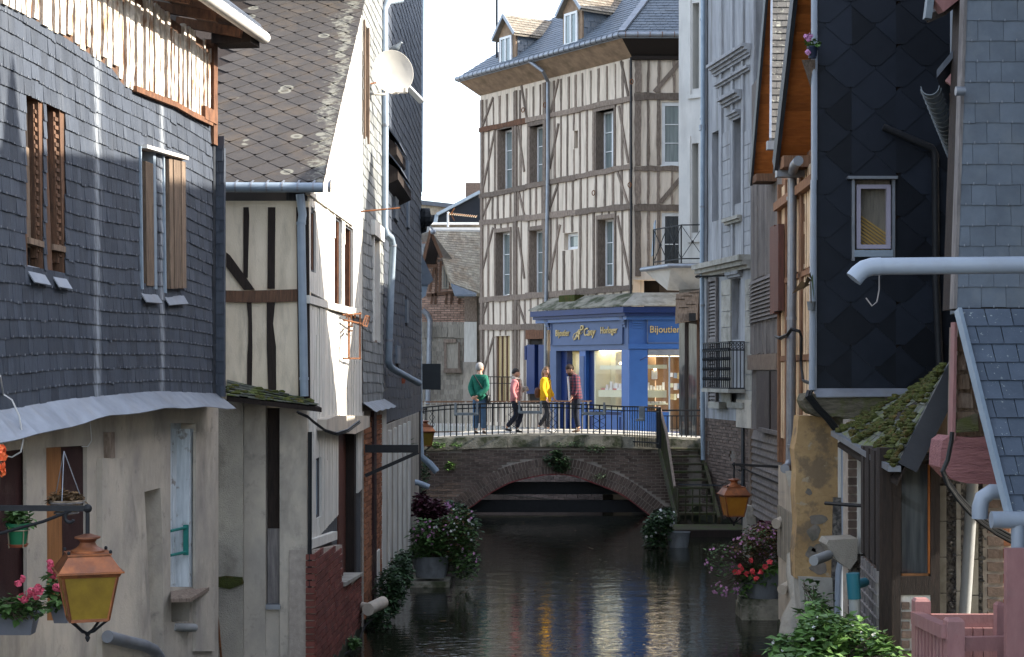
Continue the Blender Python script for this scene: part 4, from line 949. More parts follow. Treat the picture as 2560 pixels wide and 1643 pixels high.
MB().hexa([BB.p(sB,BB.Z(858,1462)-.02,.03),BB.p(sC,BB.Z(900,1440),.03),BB.p(sC,BB.Z(900,1440),-.3),BB.p(sB,BB.Z(858,1462)-.02,-.3)],[BB.p(sB,BB.Z(858,1462)+.03,.03),BB.p(sC,BB.Z(900,1440)+.03,.03),BB.p(sC,BB.Z(900,1440)+.03,-.3),BB.p(sB,BB.Z(858,1462)+.03,-.3)]).build('door_sill','stone_pale',h2)
MB().box((-4.3,21.3,2.9),3.6,4.4,5.2).build('interior','interior',h2)
# plastered ground floor facing the viewer
PF=WF.off(.05)
def pil(x0,x1,yt,yb,d,mat,name='pillar'):
    PF.pbox(MB(),x0,yt,x1,yb,-.3,d).build(name,mat,h2)
pil(541,608,1000,1780,.06,'roughcast');pil(608.5,664,1005,1780,.0,'plaster_grey');pil(699,768,1010,1780,.0,'plaster_grey')
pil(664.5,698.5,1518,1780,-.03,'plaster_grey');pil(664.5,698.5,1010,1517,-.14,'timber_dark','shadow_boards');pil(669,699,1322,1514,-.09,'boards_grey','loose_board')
PF.pbox(MB(),664.2,1512,700,1524,-.13,.03).build('zinc_sill','zinc',h2)
PF.pprism(MB(),[b3(25,1000),b3(60,1060),b3(150,1075),b3(240,1040),b3(235,995),b3(120,985)],.03,.09).build('moss_ledge','moss',h2)
MB().tube([PF.P(*b3(697,0),.04),PF.P(*b3(695,1075),.04)],.024,8).build('black_pipe','iron_black',h2,True)
MB().tube([PF.P(*b3(62,1240),.1),PF.P(*b3(72,1330),.1),PF.P(*b3(92,1560),.1)],.012,6).build('rusty_rod','rust',h2,True)
# mossy canopy
cn=[WF.P(*b2(130,1128),.0),WF.P(*b2(655,1255),.0),at(*b2(782,1318),18.1),at(*b2(128,1240),18.1)]
cp=MB().hexa(cn,[p-Vector((0,0,.05)) for p in cn]).build('canopy','timber_dark',h2)
lst=[];rc_=random.Random(4)
for r_ in range(5):
    t0,t1=r_/5,(r_+1.25)/5;k=0;n=11
    for k in range(n):
        u0,u1=(k+(r_ % 2)*.5-.5)/n,(k+(r_ % 2)*.5+.47)/n;u0,u1=max(0,u0),min(1,u1)
        if u1-u0<.02:continue
        ee=lambda u,t:cn[0].lerp(cn[1],u).lerp(cn[3].lerp(cn[2],u),min(t,1.02))
        h0,h1_=Vector((0,0,.006)),Vector((0,0,.028+rc_.uniform(-.006,.01)))
        q=[ee(u0,t0)+h0,ee(u1,t0)+h0,ee(u1,t1)+h1_,ee(u0,t1)+h1_]
        mb=MB();mb.prism(q,(0,0,-.012));lst.append((mb.v,mb.f))
pieces(h2,'canopy_slate','mossy_slate',lst)
mb=MB();rm=random.Random(6)
for k in range(26):
    u,t=rm.random(),rm.random()**.6;p=cn[0].lerp(cn[1],u).lerp(cn[3].lerp(cn[2],u),t);mb.blob(p+Vector((0,0,.02)),rm.uniform(.02,.06),rm.uniform(.02,.05),.022,7,5,.25)
o=mb.build('moss_clumps','moss',h2,True);o['kind']='stuff'
cbl=[at(*b2(610,1345),18.1),at(*b2(680,1375),18.13),at(*b2(720,1410),18.25),at(*b2(800,1470),18.5),at(*b2(880,1495),18.8),at(*b2(960,1470),19.2),at(*b2(1040,1410),19.8)]
MB().tube(cbl,.014,6).tube([p+Vector((.01,.01,-.02)) for p in cbl],.008,6).build('sagging_cable','cable_black',h2,True)
# wrought iron bracket with its small lantern frame
ib=thing('iron_sign_bracket','rusty scrolled iron bracket on the white timber wall','bracket',WS2.P(*b2(930,980),.1))
mb=MB()
for a,b in (((925,680),(1050,672)),((930,715),(1050,740)),((968,690),(968,975)),((930,980),(1050,980)),((1045,665),(1045,985)),((965,760),(990,760)),((965,790),(990,790))):mb.tube([WS2.P(*b2(*a),.06),WS2.P(*b2(*b),.16)],.012,6)
mb.build('frame','rust',ib)
for cx,cy in ((955,690),(985,700),(1010,690),(990,740)):
    mb=MB();c=WS2.P(*b2(cx,cy),.1);mb.tube([c+WS2.u*(.05-.004*k)*math.cos(k*.7)+Vector((0,0,(.05-.004*k)*math.sin(k*.7))) for k in range(11)],.007,5);mb.build('scroll','rust',ib)
lf=thing('sign_frame','small rusty tilted metal frame hanging beside the iron bracket','frame',WS2.P(*b2(1085,760),.2))
mb=MB();qd=[WS2.P(*b2(x,y),.22) for x,y in ((1085,685),(1112,692),(1092,760),(1062,752))]
for a,b in zip(qd,qd[1:]+qd[:1]):mb.bar(a,b,.014)
mb.bar((qd[0]+qd[1])/2,(qd[2]+qd[3])/2,.01);mb.build('frame_bars','rust',lf)

# ---------------------------------------------------------------- third house: pale slates, narrow windows
WL3=W((905,23.72),(957,26.8))
h3=thing('pale_slate_house','narrow house hung with pale weathered slates and tall slit windows','house',WL3.p(1.5,0))
n1=WL3.rect(902.5+4,66,917,348);n2=WL3.rect(930,598,944,850)
ZB3=WL3.Z(930,1010);ZT3=11.4
WL3.panel(MB(),[(0,-.4),(WL3.len,-.4),(WL3.len,ZT3),(0,ZT3)],[n1,n2],-.25,0).build('wall','timber_grey',h3)
hl=[(h[0][0],h[1][0],h[0][1],h[2][1]) for h in (n1,n2)]
pieces(h3,'slate','slate_pale',WL3.slates(0.0,WL3.len-.02,ZB3,ZT3,.155,.20,d=.004,holes=hl,jw=.3,seed=5,wob=.008,zfun=lambda i,s:ZB3+i*.155+.02*math.sin(s+i*.4)),limit=280,rest='slates_beyond')
for h in (n1,n2):
    w_=WL3.prism(MB(),h,-.2,-.1).build('window','shutter_wood',h3)
    for x in (h[0][0]-.03,h[1][0]-.04):WL3.box(MB(),x,x+.07,h[0][1]-.03,h[2][1]+.03,-.09,.04).build('window_frame','white_wall' if h is n2 else 'shutter_wood',w_)
mb=MB();q=WL3.rect(926,560,950,596);WL3.prism(mb,q,0,.07);mb.build('window_head','white_wall',h3)
mb=MB()
for k in range(7):mb.hexa(*[[WL3.p(k*.46,ZB3+.05,.0+e),WL3.p(k*.46+.45,ZB3+.05,.0+e),WL3.p(k*.46+.45,ZB3-.07-.02*(k % 2),.2+e),WL3.p(k*.46,ZB3-.07-.02*((k+1) % 2),.2+e)] for e in (0,.006)])
mb.build('zinc_skirt','zinc',h3)
WL3.box(MB(),0.0,WL3.len,-.5,ZB3-.08,-.02,.02).build('base_core','mortar',h3)
pieces(h3,'brick','brick_orange',WL3.bricks(0.05,WL3.len*.8,.1,ZB3-.12,bl=.21,bh=.062,jt=.013,d=.045,th=.04,seed=12,inside=lambda s,z:True),limit=280)
WL3.box(WL3.box(MB(),WL3.len*.80,WL3.len*1.0,.0,ZB3-.1,0,.06),WL3.len*.52,WL3.len*.62,0,.9,.03,.07).build('plaster_strip','white_wall',h3)
WL3.box(MB(),WL3.len*.30,WL3.len*.42,.25,ZB3-.1,.03,.08).build('door_post','maroon',h3)
mb=MB();pp=WL3.P(*b3(1075,115),.05);tip=pp+WL3.n*.75;mb.bar(pp,tip,.05,.11);mb.bar(tip+Vector((0,0,-.05)),WL3.P(*b3(1075,300),.05),.04,.05);mb.build('awning_bracket','iron_black',h3)
MB().box((-4.2,25.2,5.0),3.7,2.9,10.6).build('interior','interior',h3)
MB().hexa([WL3.p(-.1,ZT3,.25),WL3.p(WL3.len,ZT3,.25),WL3.p(WL3.len,ZT3+3,-3),WL3.p(-.1,ZT3+3,-3)],[WL3.p(-.1,ZT3+.1,.25),WL3.p(WL3.len,ZT3+.1,.25),WL3.p(WL3.len,ZT3+3.1,-3),WL3.p(-.1,ZT3+3.1,-3)]).build('roof','slate',h3)
# rusty rod sticking out of it
MB().tube([WL3.P(*b1(1045,1455),.0),WL3.P(*b1(1045,1455),.0)+Vector((.55,.1,.06))],.012,6).build('iron_rod','rust',h3)
# ---------------------------------------------------------------- fourth house: dark slates with jettied sills and long downpipe
WL4=W((957,26.85),(1052,37.0))
h4=thing('dark_slate_house','tall dark slate hung house with boxed jetties beside the bridge','house',WL4.p(5,0))
ZT4=13.6;zb4=lambda s:lerp(WL4.Z(966,1058),WL4.Z(1035,1036),s/8.)
WL4.box(MB(),0,WL4.len,-.4,ZT4,-.3,0).build('wall','timber_dark',h4)
wn4=[WL4.rect(*f5(412,360),*f5(445,690)),WL4.rect(*f5(545,100),*f5(562,770)),WL4.rect(*f6(410,480),*f6(440,650)),WL4.rect(*f6(505,40),*f6(522,260))]
hl4=[(min(h[0][0],h[1][0]),max(h[0][0],h[1][0]),h[0][1],h[2][1]) for h in wn4]
pieces(h4,'slate','slate',WL4.slates(0.02,WL4.len+.05,2.2,ZT4,.19,.30,d=.004,holes=hl4,jw=.3,seed=6,wob=.012,zfun=lambda i,s:zb4(s)+i*.19+.03*math.sin(s*.8+i*.3)),limit=290,rest='slates_beyond')
for h in hl4:
    WL4.box(MB(),h[0],h[1],h[2],h[3],0,.05).build('shutter','slate_blue',h4)
WL4.box(MB(),.4,WL4.len-1.2,.0,zb4(4),.002,.03).build('plaster_base','plaster_grey',h4)
for k in range(5):
    WL4.box(MB(),.6+k*1.2,.95+k*1.2,.0,zb4(4)-.1,.03,.07).build('plaster_rib','white_wall',h4)
# boxed jetties
for (x0,x1,yy,pr) in ((967,1014,424,.2),(967,1028,500,.22)):
    s0_,s1_,z=max(.3,WL4.S(x0,pr)),WL4.S(x1,pr),WL4.P(x1,yy,pr).z
    j=MB().hexa([WL4.p(s0_,z-.1,.02),WL4.p(s1_,z-.1,.02),WL4.p(s1_,z,pr),WL4.p(s0_,z,pr)],[WL4.p(s0_,z+.3,.02),WL4.p(s1_,z+.3,.02),WL4.p(s1_,z+.15,pr),WL4.p(s0_,z+.15,pr)]).build('jetty','timber_dark',h4)
    MB().hexa(*[[WL4.p(s0_-.05,z+.16+e,pr+.05),WL4.p(s1_+.05,z+.16+e,pr+.05),WL4.p(s1_+.05,z+.5+e,.0),WL4.p(s0_-.05,z+.5+e,.0)] for e in (0,.03)]).build('jetty_roof','slate',j)
# gabled dormer and far corner strip seen at the top
# downpipes
dpth=[at(*b1(1330,0),26.92),at(*b1(1240,12),26.71),at(*b1(1215,60),26.61),at(*b1(1218,900),26.50),at(*b2(1215,80),26.50),at(*f5(350,830),26.50),at(*f5(395,870),26.71),at(*f5(415,950),26.82),at(*f6(372,0),26.82),at(*f6(352,620),26.82),at(*f6(362,670),26.92),at(*f6(395,705),27.14),at(*f6(640,838),28.62)]
dp4=MB().tube(dpth,.055,12).build('downpipe','zinc_blue',h4,True)
for p in (at(*b1(1218,870),26.5),at(*f5(415,960),26.82),at(*f6(362,440),26.82)):
    MB().tube([p,p+Vector((0,0,.04))],.063,12).build('pipe_collar','zinc',dp4,True)
xx=lambda y,px:at(px,y,37.1)
MB().tube([xx(-20,1051),xx(480,1048)],.075,12).tube([xx(600,1046),xx(760,1046),xx(1045,1048),xx(1140,1052),xx(1160,1075),xx(1180,1092)],.075,12).build('downpipe','zinc_blue',h4,True)
mb=MB()
for k in range(5):c=at(1048+k*4,555-3*k,36.9-k*.05);mb.blob(c,.16,.12,.2,8,6,.2)
mb.hexa([at(1030,540,36.9),at(1072,540,36.9),at(1066,580,36.9),at(1040,590,36.9)],[at(1030,540,37.2),at(1072,540,37.2),at(1066,580,37.2),at(1040,590,37.2)]);mb.build('hopper','iron_black',h4)
MB().hexa([at(1050,625,37.3),at(1056,640,37.3),at(1084,700,37.3),at(1072,712,37.3),at(1050,712,37.3)],[at(1050,625,37.8),at(1056,640,37.8),at(1084,700,37.8),at(1072,712,37.8),at(1050,712,37.8)]).build('side_canopy','slate_blue',h4)
MB().hexa([at(1050,712,37.35),at(1070,712,37.35),at(1064,740,37.35),at(1050,750,37.35)],[at(1050,712,37.7),at(1070,712,37.7),at(1064,740,37.7),at(1050,750,37.7)]).build('side_bracket','zinc_blue',h4)
MB().tube([at(1020,1203,34.5),at(1045,1207,34.5),at(1073,1218,34.5)],.06,10).build('waste_pipe','zinc_blue',h4,True)
MB().box((-4.4,32.0,6.2),4.0,10.0,13.2).build('interior','interior',h4)
# dark notice board on the pavement end
nb_=thing('notice_board','plain dark notice board behind the left lamp at the bridge','board',at(1077,976,38.))
MB().hexa([at(1055,974,38.),at(1102,975,38.),at(1102,909.5,38.),at(1055,909.5,38.)],[at(1055,974,38.05),at(1102,975,38.05),at(1102,909.5,38.05),at(1055,909.5,38.05)]).build('panel','chalk_board',nb_)
MB().bar(at(1045,935,38.08),at(1095,935,38.08),.04,.04).bar(at(1046,935,38.08),at(1046,935,36.0),.04,.04).build('arm','iron_black',nb_)
algae(WL3,0,WL3.len,h3,4,.09);algae(WL4,0,WL4.len,h4,5,.09)
# ================================================================ CENTRE: corner house with the jeweller's shop
WC=W((1580,46.0),(1200,52.4));WCF=W((1580,46.0),(1760,46.0))
hc=thing('corner_timber_house','tall cream and brown timber framed corner house above the blue shop','house',WC.p(3,1.95))
rC=random.Random(21)
CL=WC.len
def line(y_r,y_l):
    za,zb_=WC.Z(1578,y_r),WC.Z(1201,y_l);return lambda s:lerp(za,zb_,s/CL)
lT,l1,l2,l3,l4,l5=line(144,249),line(246,326),line(416,491),line(516,558),line(720,750),line(815,819)
zbase=1.95
cw=[(1246,322,1281,473),(1325,313,1362,458),(1491,275,1535,429),(1240,580,1275,740),(1324,575,1359,735),(1495,547,1535,716)]
small=[(1434,327,1444,371),(1409,582,1444,624)]
doors=[(1238,840,1274,1004),(1318,846,1361,1010)]
fz0=zat(144,46.0)+.03;SLc,zshop=WC.S(1366),zat(775,46.0)
rects=[WC.rect(*w) for w in cw+small+doors]
WC.panel(MB(),[(SLc,zbase),(CL,zbase),(CL,fz0),(0,fz0),(0,zshop),(SLc,zshop)],rects,-.42,-.012).build('infill_wall','cream_infill',hc)
WC.box(MB(),.3,CL-.1,zshop,12.2,-5,-1.2).build('interior','interior',hc);WC.box(MB(),SLc+.1,CL-.1,1.95,zshop,-3.5,-.1).build('interior','interior',hc)
hr=[(r[0][0],r[1][0],r[0][1],r[2][1]) for r in rects]
def vclip(s,z0,z1,holes,pad=.06):
    seg=[(z0,z1)]
    for h in holes:
        if h[0]-pad<s<h[1]+pad:
            ns=[]
            for a,b in seg:
                lo,hi=h[2]-.02,h[3]+.02
                if b<=lo or a>=hi:ns.append((a,b));continue
                if a<lo:ns.append((a,lo))
                if b>hi:ns.append((hi,b))
            seg=ns
    return [x for x in seg if x[1]-x[0]>.08]
studs=[]
bands=[(lT,l1),(l1,l2),(l2,l3),(l3,l4),(l4,None)]
for bi,(up,lo) in enumerate(bands):
    s=.10
    while s<CL-.05:
        wd=rC.uniform(.055,.095);z1=up(s)-.05;z0=(lo(s)+.05) if lo else (zbase if s>SLc else zshop)
        lean=rC.uniform(-.02,.02)
        for a,b in vclip(s,z0,z1,hr):
            mb=MB();pts=wavy(s-wd/2,s+wd/2,a,b,5,.010,rC.random());pts=[(x+lean*(y-a)/2,y) for x,y in pts]
            WC.prism(mb,pts,-.03,.004+rC.uniform(-.004,.012));studs.append((mb.v,mb.f))
        s+=rC.uniform(.30,.42)
pieces(hc,'stud','timber_grey',studs,rest='studs_beyond')
# braces
def brace(W_,pa,pb,w,par,d=.018,mat='timber_grey'):
    a,b=W_.sz(*pa),W_.sz(*pb);v=Vector((b[0]-a[0],b[1]-a[1]));n=Vector((-v.y,v.x)).normalized()*w/2
    W_.prism(MB(),[(a[0]+n.x,a[1]+n.y),(b[0]+n.x,b[1]+n.y),(b[0]-n.x,b[1]-n.y),(a[0]-n.x,a[1]-n.y)],-.03,d).build('brace',mat,par)
for a,b in ((c1(450,890),c1(530,670)),(c1(725,590),c1(765,830)),(c1(925,780),c1(980,545)),(c1(1410,420),c1(1460,660)),(c1(455,1320),c1(545,885)),(c1(700,870),c1(745,1180)),
             (c1(920,1160),c1(980,850)),(c1(1395,730),c1(1460,1120)),(c1(445,1520),c1(520,1340)),(c1(705,1310),c1(745,1480)),(c1(915,1450),c1(975,1270)),(c1(1385,1180),c1(1460,1410)),
             (c2(445,420),c2(530,80)),(c2(700,80),c2(745,430)),(c2(915,440),c2(990,60)),(c2(1385,0),c2(1470,440)),(c2(445,740),c2(495,580)),(c2(690,560),c2(760,770)),(c2(455,1100),c2(535,830))):brace(WC,a,b,.075,hc,d=.022)
# beams
for i,(ln,w) in enumerate(((l1,.15),(l2,.15),(l3,.16),(l4,.17),(l5,.18))):
    k0,k1=(0,6) if i<4 else (3.25,6)
    ks=[k0+(k1-k0)*j/3 for j in range(4)]
    for a,b in zip(ks,ks[1:]):
        sa,sb=CL*a/6,CL*b/6;nn=7;pts=[(lerp(sa,sb,j/nn),ln(lerp(sa,sb,j/nn))-w/2+rC.uniform(-.02,.02)) for j in range(nn+1)]+[(lerp(sb,sa,j/nn),ln(lerp(sb,sa,j/nn))+w/2+rC.uniform(-.02,.02)) for j in range(nn+1)]
        WC.prism(MB(),pts,-.03,.045+rC.uniform(-.01,.015)).build('beam','timber_rust' if i==0 and a>3 else 'timber_grey',hc)
for x in (1290,1205,1362):
    s=WC.S(x);WC.prism(MB(),wavy(s-.07,s+.07,2,lT(s)-.03,8,.012,x),-.03,.035).build('post','timber_grey',hc)
# windows
for i,w in enumerate(cw):
    window(WC,hc,*w,.26,rows=3,cols=2,sill='timber_grey')
    r=rects[i];mb=MB()
    WC.box(mb,r[1][0]-.001,r[1][0]+.07,r[0][1]-.05,r[2][1]+.08,-.3,.02);WC.box(mb,r[0][0]-.07,r[0][0]+.001,r[0][1]-.05,r[2][1]+.08,-.3,.02);WC.box(mb,r[0][0]-.07,r[1][0]+.07,r[2][1],r[2][1]+.12,-.3,.03)
    mb.build('window_surround','timber_grey',hc)
window(WC,hc,*small[1],.16,rows=1,cols=1,fw=.09)
WC.prism(MB(),rects[6],-.4,-.2).build('window','pane_dark',hc)
dd_=WC.prism(MB(),rects[8],-.35,-.10).build('door','pane_warm',hc)
for t in (0,.3,.62,.93):
    mb=MB();a,b=rects[8][0][0],rects[8][1][0];WC.box(mb,lerp(a,b,t),lerp(a,b,t+.07),rects[8][0][1],rects[8][2][1],-.10,-.07);mb.build('door_stile','timber_brown',dd_)
d2_=WC.prism(MB(),rects[9],-.35,-.2).build('door','brown_jamb',hc)
WC.box(MB(),rects[9][0][0]-.02,rects[9][1][0]+.02,rects[9][2][1]-.02,rects[9][2][1]+.28,-.04,.05).build('lintel','timber_rust',hc)
for a,b in ((1316,1336),(1346,1361)):
    WC.pbox(MB(),a,862,b,985,-.1,.06).build('shutter','shop_navy',hc)
WC.pbox(MB(),1311,865,1314,900,.05,.08).build('shutter_hinge','shop_navy',hc)
# front face
FL=WCF.S(1722)
fz=lambda y:WCF.Z(1640,y)
frw=[WCF.rect(1654,255,1706,413),WCF.rect(1654,531,1706,690)]
WCF.panel(MB(),[(0.0,fz(700)),(5.5,fz(700)),(5.5,fz(144)),(0.0,fz(144))],frw,-.42,-.012).build('front_infill','cream_infill',hc)
for (x0,x1,y0,y1) in ((1505,1550,410,636),(1590,1606,400,636),(1660,1680,400,636),(1765,1782,400,636),(1503,1548,690,1138),(1588,1606,690,1138),(1655,1682,690,1138),(1505,1545,1180,1403),(1588,1606,1180,1403),(1655,1676,1180,1403),(1752,1766,1180,1403),(1505,1545,1450,1900),(1588,1606,1450,1850),(1655,1680,1450,1850)):
    mb=MB();(pa,pb),(qa,qb)=WCF.sz(*c1(x0,y1)),WCF.sz(*c1(x1,y0));WCF.prism(mb,wavy(pa,qa,pb,qb,6,.014,x0+y0),-.03,.03);mb.build('stud','timber_grey',hc)
for (y0,y1) in ((640,690),(1142,1176),(1405,1452)):
    mb=MB();(pa,pb),(qa,qb)=WCF.sz(*c1(1500,y1)),WCF.sz(*c1(1830,y0));nn=9;pts=[(lerp(pa,qa,j/nn),pb+rC.uniform(-.02,.02)) for j in range(nn+1)]+[(lerp(qa,pa,j/nn),qb+rC.uniform(-.02,.02)) for j in range(nn+1)]
    WCF.prism(mb,pts,-.03,.05);mb.build('beam','timber_grey',hc)
brace(WCF,c1(1640,632),c1(1815,430),.12,hc,.035);brace(WCF,c1(1680,1392),c1(1825,1220),.12,hc,.035)
window(WCF,hc,1654,255,1706,413,.06,rows=3,cols=1,fw=.10,sill='white_paint');window(WCF,hc,1654,531,1706,690,.06,rows=2,cols=1,fw=.10,pane='pane_dark')
MB().tube([WC.p(-.02,fz(144),.05),WC.p(-.03,fz(560),.05),WC.p(-.02,fz(750),.05)],.03,6).build('corner_cable','iron_black',hc)
# eaves, gutter, roof
zw,ze,ov=fz(144),fz(104),.62
nL=WC.n;cor=WC.a
def ecorner(o):return cor+Vector((-.0,-o,0))+Vector((-(o+nL.y*o)/(-nL.x),0,0))
ec=ecorner(ov);far=WC.p(CL+.3,0,ov);far.z=0;rgt=Vector((9.0,cor.y-ov,0))
z_=lambda v,z:Vector((v.x,v.y,z))
wl_=WC.p(CL+.02,0,0)
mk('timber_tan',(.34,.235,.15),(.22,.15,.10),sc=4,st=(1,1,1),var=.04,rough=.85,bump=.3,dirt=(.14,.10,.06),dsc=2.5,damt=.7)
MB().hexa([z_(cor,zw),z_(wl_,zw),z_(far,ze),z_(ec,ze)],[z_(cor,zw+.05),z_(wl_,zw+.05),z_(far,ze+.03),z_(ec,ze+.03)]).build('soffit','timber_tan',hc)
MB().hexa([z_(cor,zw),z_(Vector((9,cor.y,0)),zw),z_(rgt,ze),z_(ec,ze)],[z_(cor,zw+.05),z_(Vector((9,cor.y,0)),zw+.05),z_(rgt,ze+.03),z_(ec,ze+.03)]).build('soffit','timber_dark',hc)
MB().bar(z_(cor,zw-.02)+Vector((0,-.05,0)),Vector((9,cor.y-.05,zw-.02)),.12,.10).build('cornice_board','timber_dark',hc)
gz=ze+.06
gg=MB().tube([z_(far,gz)+nL*.05,z_(ec,gz)+Vector((-.05,-.05,0)),z_(rgt,gz)+Vector((0,-.05,0))],.07,10).build('gutter','zinc',hc,True)
for k in range(34):
    p=(z_(far,gz)+nL*.05).lerp(z_(ec,gz)+Vector((-.05,-.05,0)),k/33);mb=MB();dv=(ec-far).normalized()*.015;mb.tube([p,p+dv],.078,10);mb.build('gutter_clip','lead_dark',gg)
for k in range(10):
    p=z_(ec,gz)+Vector((.1+k*.33,-.05,0));MB().tube([p,p+Vector((.015,0,0))],.078,10).build('gutter_clip','rust',gg)
MB().bar(z_(far,ze),z_(ec,ze),.03,.06).build('fascia','zinc',hc);MB().bar(z_(ec,ze),z_(rgt,ze),.03,.06).build('fascia','zinc',hc)
PR=math.tan(rad(39));RUN=4.2
a0,b0,r0=z_(far,ze+.1),z_(ec,ze+.1),z_(rgt,ze+.1)
inn=-nL
topL=a0+(inn-WC.u)*RUN+Vector((0,0,RUN*PR));bkL=a0+inn*2*RUN;hipv=(ecorner(ov-RUN));hipT=z_(hipv,ze+.1+RUN*PR);topR=r0+Vector((0,RUN,RUN*PR))
o=MB().add([a0,b0,hipT,topL,r0,topR,bkL],[[0,1,2,3],[1,4,5,2],[0,3,6]]).build('roof','slate',hc)
# slate courses on both roof slopes (joined: far too small to pick apart)
def roof_courses(p0,p1,q1,q0,rows,cols,mat,par,name='roof_slates',seed=0,lim=0):
    "p0-p1 eaves, q0-q1 top"
    r=random.Random(seed);lst=[];nrm=(p1-p0).cross(q0-p0).normalized()
    if nrm.z<0:nrm=-nrm
    for i in range(rows):
        for j in range(-1,cols+1):
            u0,u1=(j+.5*(i % 2)+.02)/cols,(j+1+.5*(i % 2)-.02)/cols;u0,u1=max(0,u0),min(1,u1)
            if u1-u0<.2/cols:continue
            v0,v1=i/rows,min(1,(i+1.25)/rows);e=lambda u,v:p0.lerp(p1,u).lerp(q0.lerp(q1,u),v);h=r.uniform(0,.006)
            q=[e(u0,v0)+nrm*(.032+h),e(u1,v0)+nrm*(.032+h),e(u1,v1)+nrm*.018,e(u0,v1)+nrm*.018]
            mb=MB();mb.prism(q,-nrm*.012);lst.append((mb.v,mb.f))
    pieces(par,'roof_slate',mat,lst,rest=name,limit=lim)
roof_courses(a0,b0,hipT,topL,34,40,'slate_blue',hc,seed=2,lim=60);roof_courses(b0,r0,topR,hipT,34,30,'slate_blue',hc,'roof_slates_front',3,lim=60)
MB().bar(b0+Vector((0,0,.06)),hipT+Vector((0,0,.06)),.2,.05).build('hip_flashing','zinc',hc)
# dormers
def dormer(sc,w,zb_,hgt,gab,length,i):
    uu,nn,dn=WC.u,WC.n,-WC.n
    base=WC.p(sc,0,ov-.25);Q=lambda a,b,z:z_(base+uu*a+dn*b,zb_+z)
    mb=MB();mb.add([Q(-w/2,0,-.1),Q(w/2,0,-.1),Q(w/2,0,hgt),Q(0,0,hgt+gab),Q(-w/2,0,hgt),Q(-w/2,length,-.1),Q(w/2,length,-.1),Q(w/2,length,hgt),Q(0,length,hgt+gab),Q(-w/2,length,hgt)],
           [[0,1,2,3,4],[0,4,9,5],[1,6,7,2],[5,9,8,7,6],[4,3,8,9],[3,2,7,8]]);dm=mb.build('dormer','timber_tan',hc)
    for sg in (-1,1):
        mb=MB();x=sg*(w/2+.006);mb.hexa([Q(x,.06,-.1),Q(x,length,-.1),Q(x,length,hgt),Q(x,.06,hgt)],[Q(x+sg*.012,.06,-.1),Q(x+sg*.012,length,-.1),Q(x+sg*.012,length,hgt),Q(x+sg*.012,.06,hgt)]);mb.build('dormer_cheek','slate_blue',dm)
        r=random.Random(i);lst=[]
        for a in range(6):
            for b in range(11):
                l0=(b+.5*(a % 2))*length/11+.06;l1=l0+length/11-.015;z0=hgt-(a+1)*.19;xx_=sg*(w/2+.022+r.uniform(0,.006));l1=min(l1,length)
                if l1<=l0:continue
                mb=MB();mb.hexa([Q(xx_,l0,z0),Q(xx_,l1,z0),Q(xx_-sg*.01,l1,z0+.2),Q(xx_-sg*.01,l0,z0+.2)],[Q(xx_+sg*.012,l0,z0),Q(xx_+sg*.012,l1,z0),Q(xx_+sg*.003,l1,z0+.2),Q(xx_+sg*.003,l0,z0+.2)]);lst.append((mb.v,mb.f))
        if sg<0:pieces(dm,'cheek_slate','slate_blue',lst,limit=0,rest='cheek_slates')
        ea,eb,ra,rb_=Q(sg*(w/2+.14),-.16,hgt-.1),Q(sg*(w/2+.14),length,hgt-.1),Q(0,-.16,hgt+gab+.05),Q(0,length,hgt+gab+.05)
        dr_=MB().hexa([ea,eb,rb_,ra],[p-Vector((0,0,.05)) for p in (ea,eb,rb_,ra)]).build('dormer_roof','slate_tan',dm)
        roof_courses(ea,eb,rb_,ra,7,11,'slate_tan',dm,'dormer_slates',i,lim=0)
        MB().bar(ea,ra,.03,.09).build('barge_board','zinc',dm)
    MB().bar(Q(0,-.16,hgt+gab+.07),Q(0,length,hgt+gab+.07),.06,.03).build('ridge_flashing','zinc',dm)
    DW=W(Q(-w/2,-.012,0),Q(w/2,-.012,0));DW.n=WC.n.copy();
    if (DW.u-WC.u).length>.1:DW.u=WC.u.copy()
    window_sz(DW,dm,w/2-w*.34,w/2+w*.34,zb_+.02,zb_+hgt-.08,-.06,rows=1,cols=2,fw=.07,pane='pane_curtain')
dormer(WC.S(1268,.37),.92,12.72,1.03,.5,2.6,1)
dormer(WC.S(1431,.37),.92,12.85,1.03,.52,2.6,2)
MB().tube([at(1242,190,51.5),at(1242,-20,51.5)],.035,6).build('mast','iron_black',hc)
# downpipe of the house
dpc=[z_(far.lerp(ec,.47),gz)+nL*.05,WC.P(1357,178,.5),WC.P(1370,205,.09),WC.P(1370,400,.09),WC.P(1366,700,.09),WC.P(1364,930,.09)]
MB().tube(dpc,.055,10).build('downpipe','zinc',hc,True)
for (x,y) in ((c1(735,757)),(c1(885,722)),(c1(1468,1272)),(c1(1220,1327)),(c1(1482,562))):
    mb=MB();c=WC.P(x,y,.08);mb.tube([c+WC.u*.07*math.cos(t*.7)+Vector((0,0,.07*math.sin(t*.7))) for t in range(10)],.014,5);mb.build('tie_ring','rust',hc)

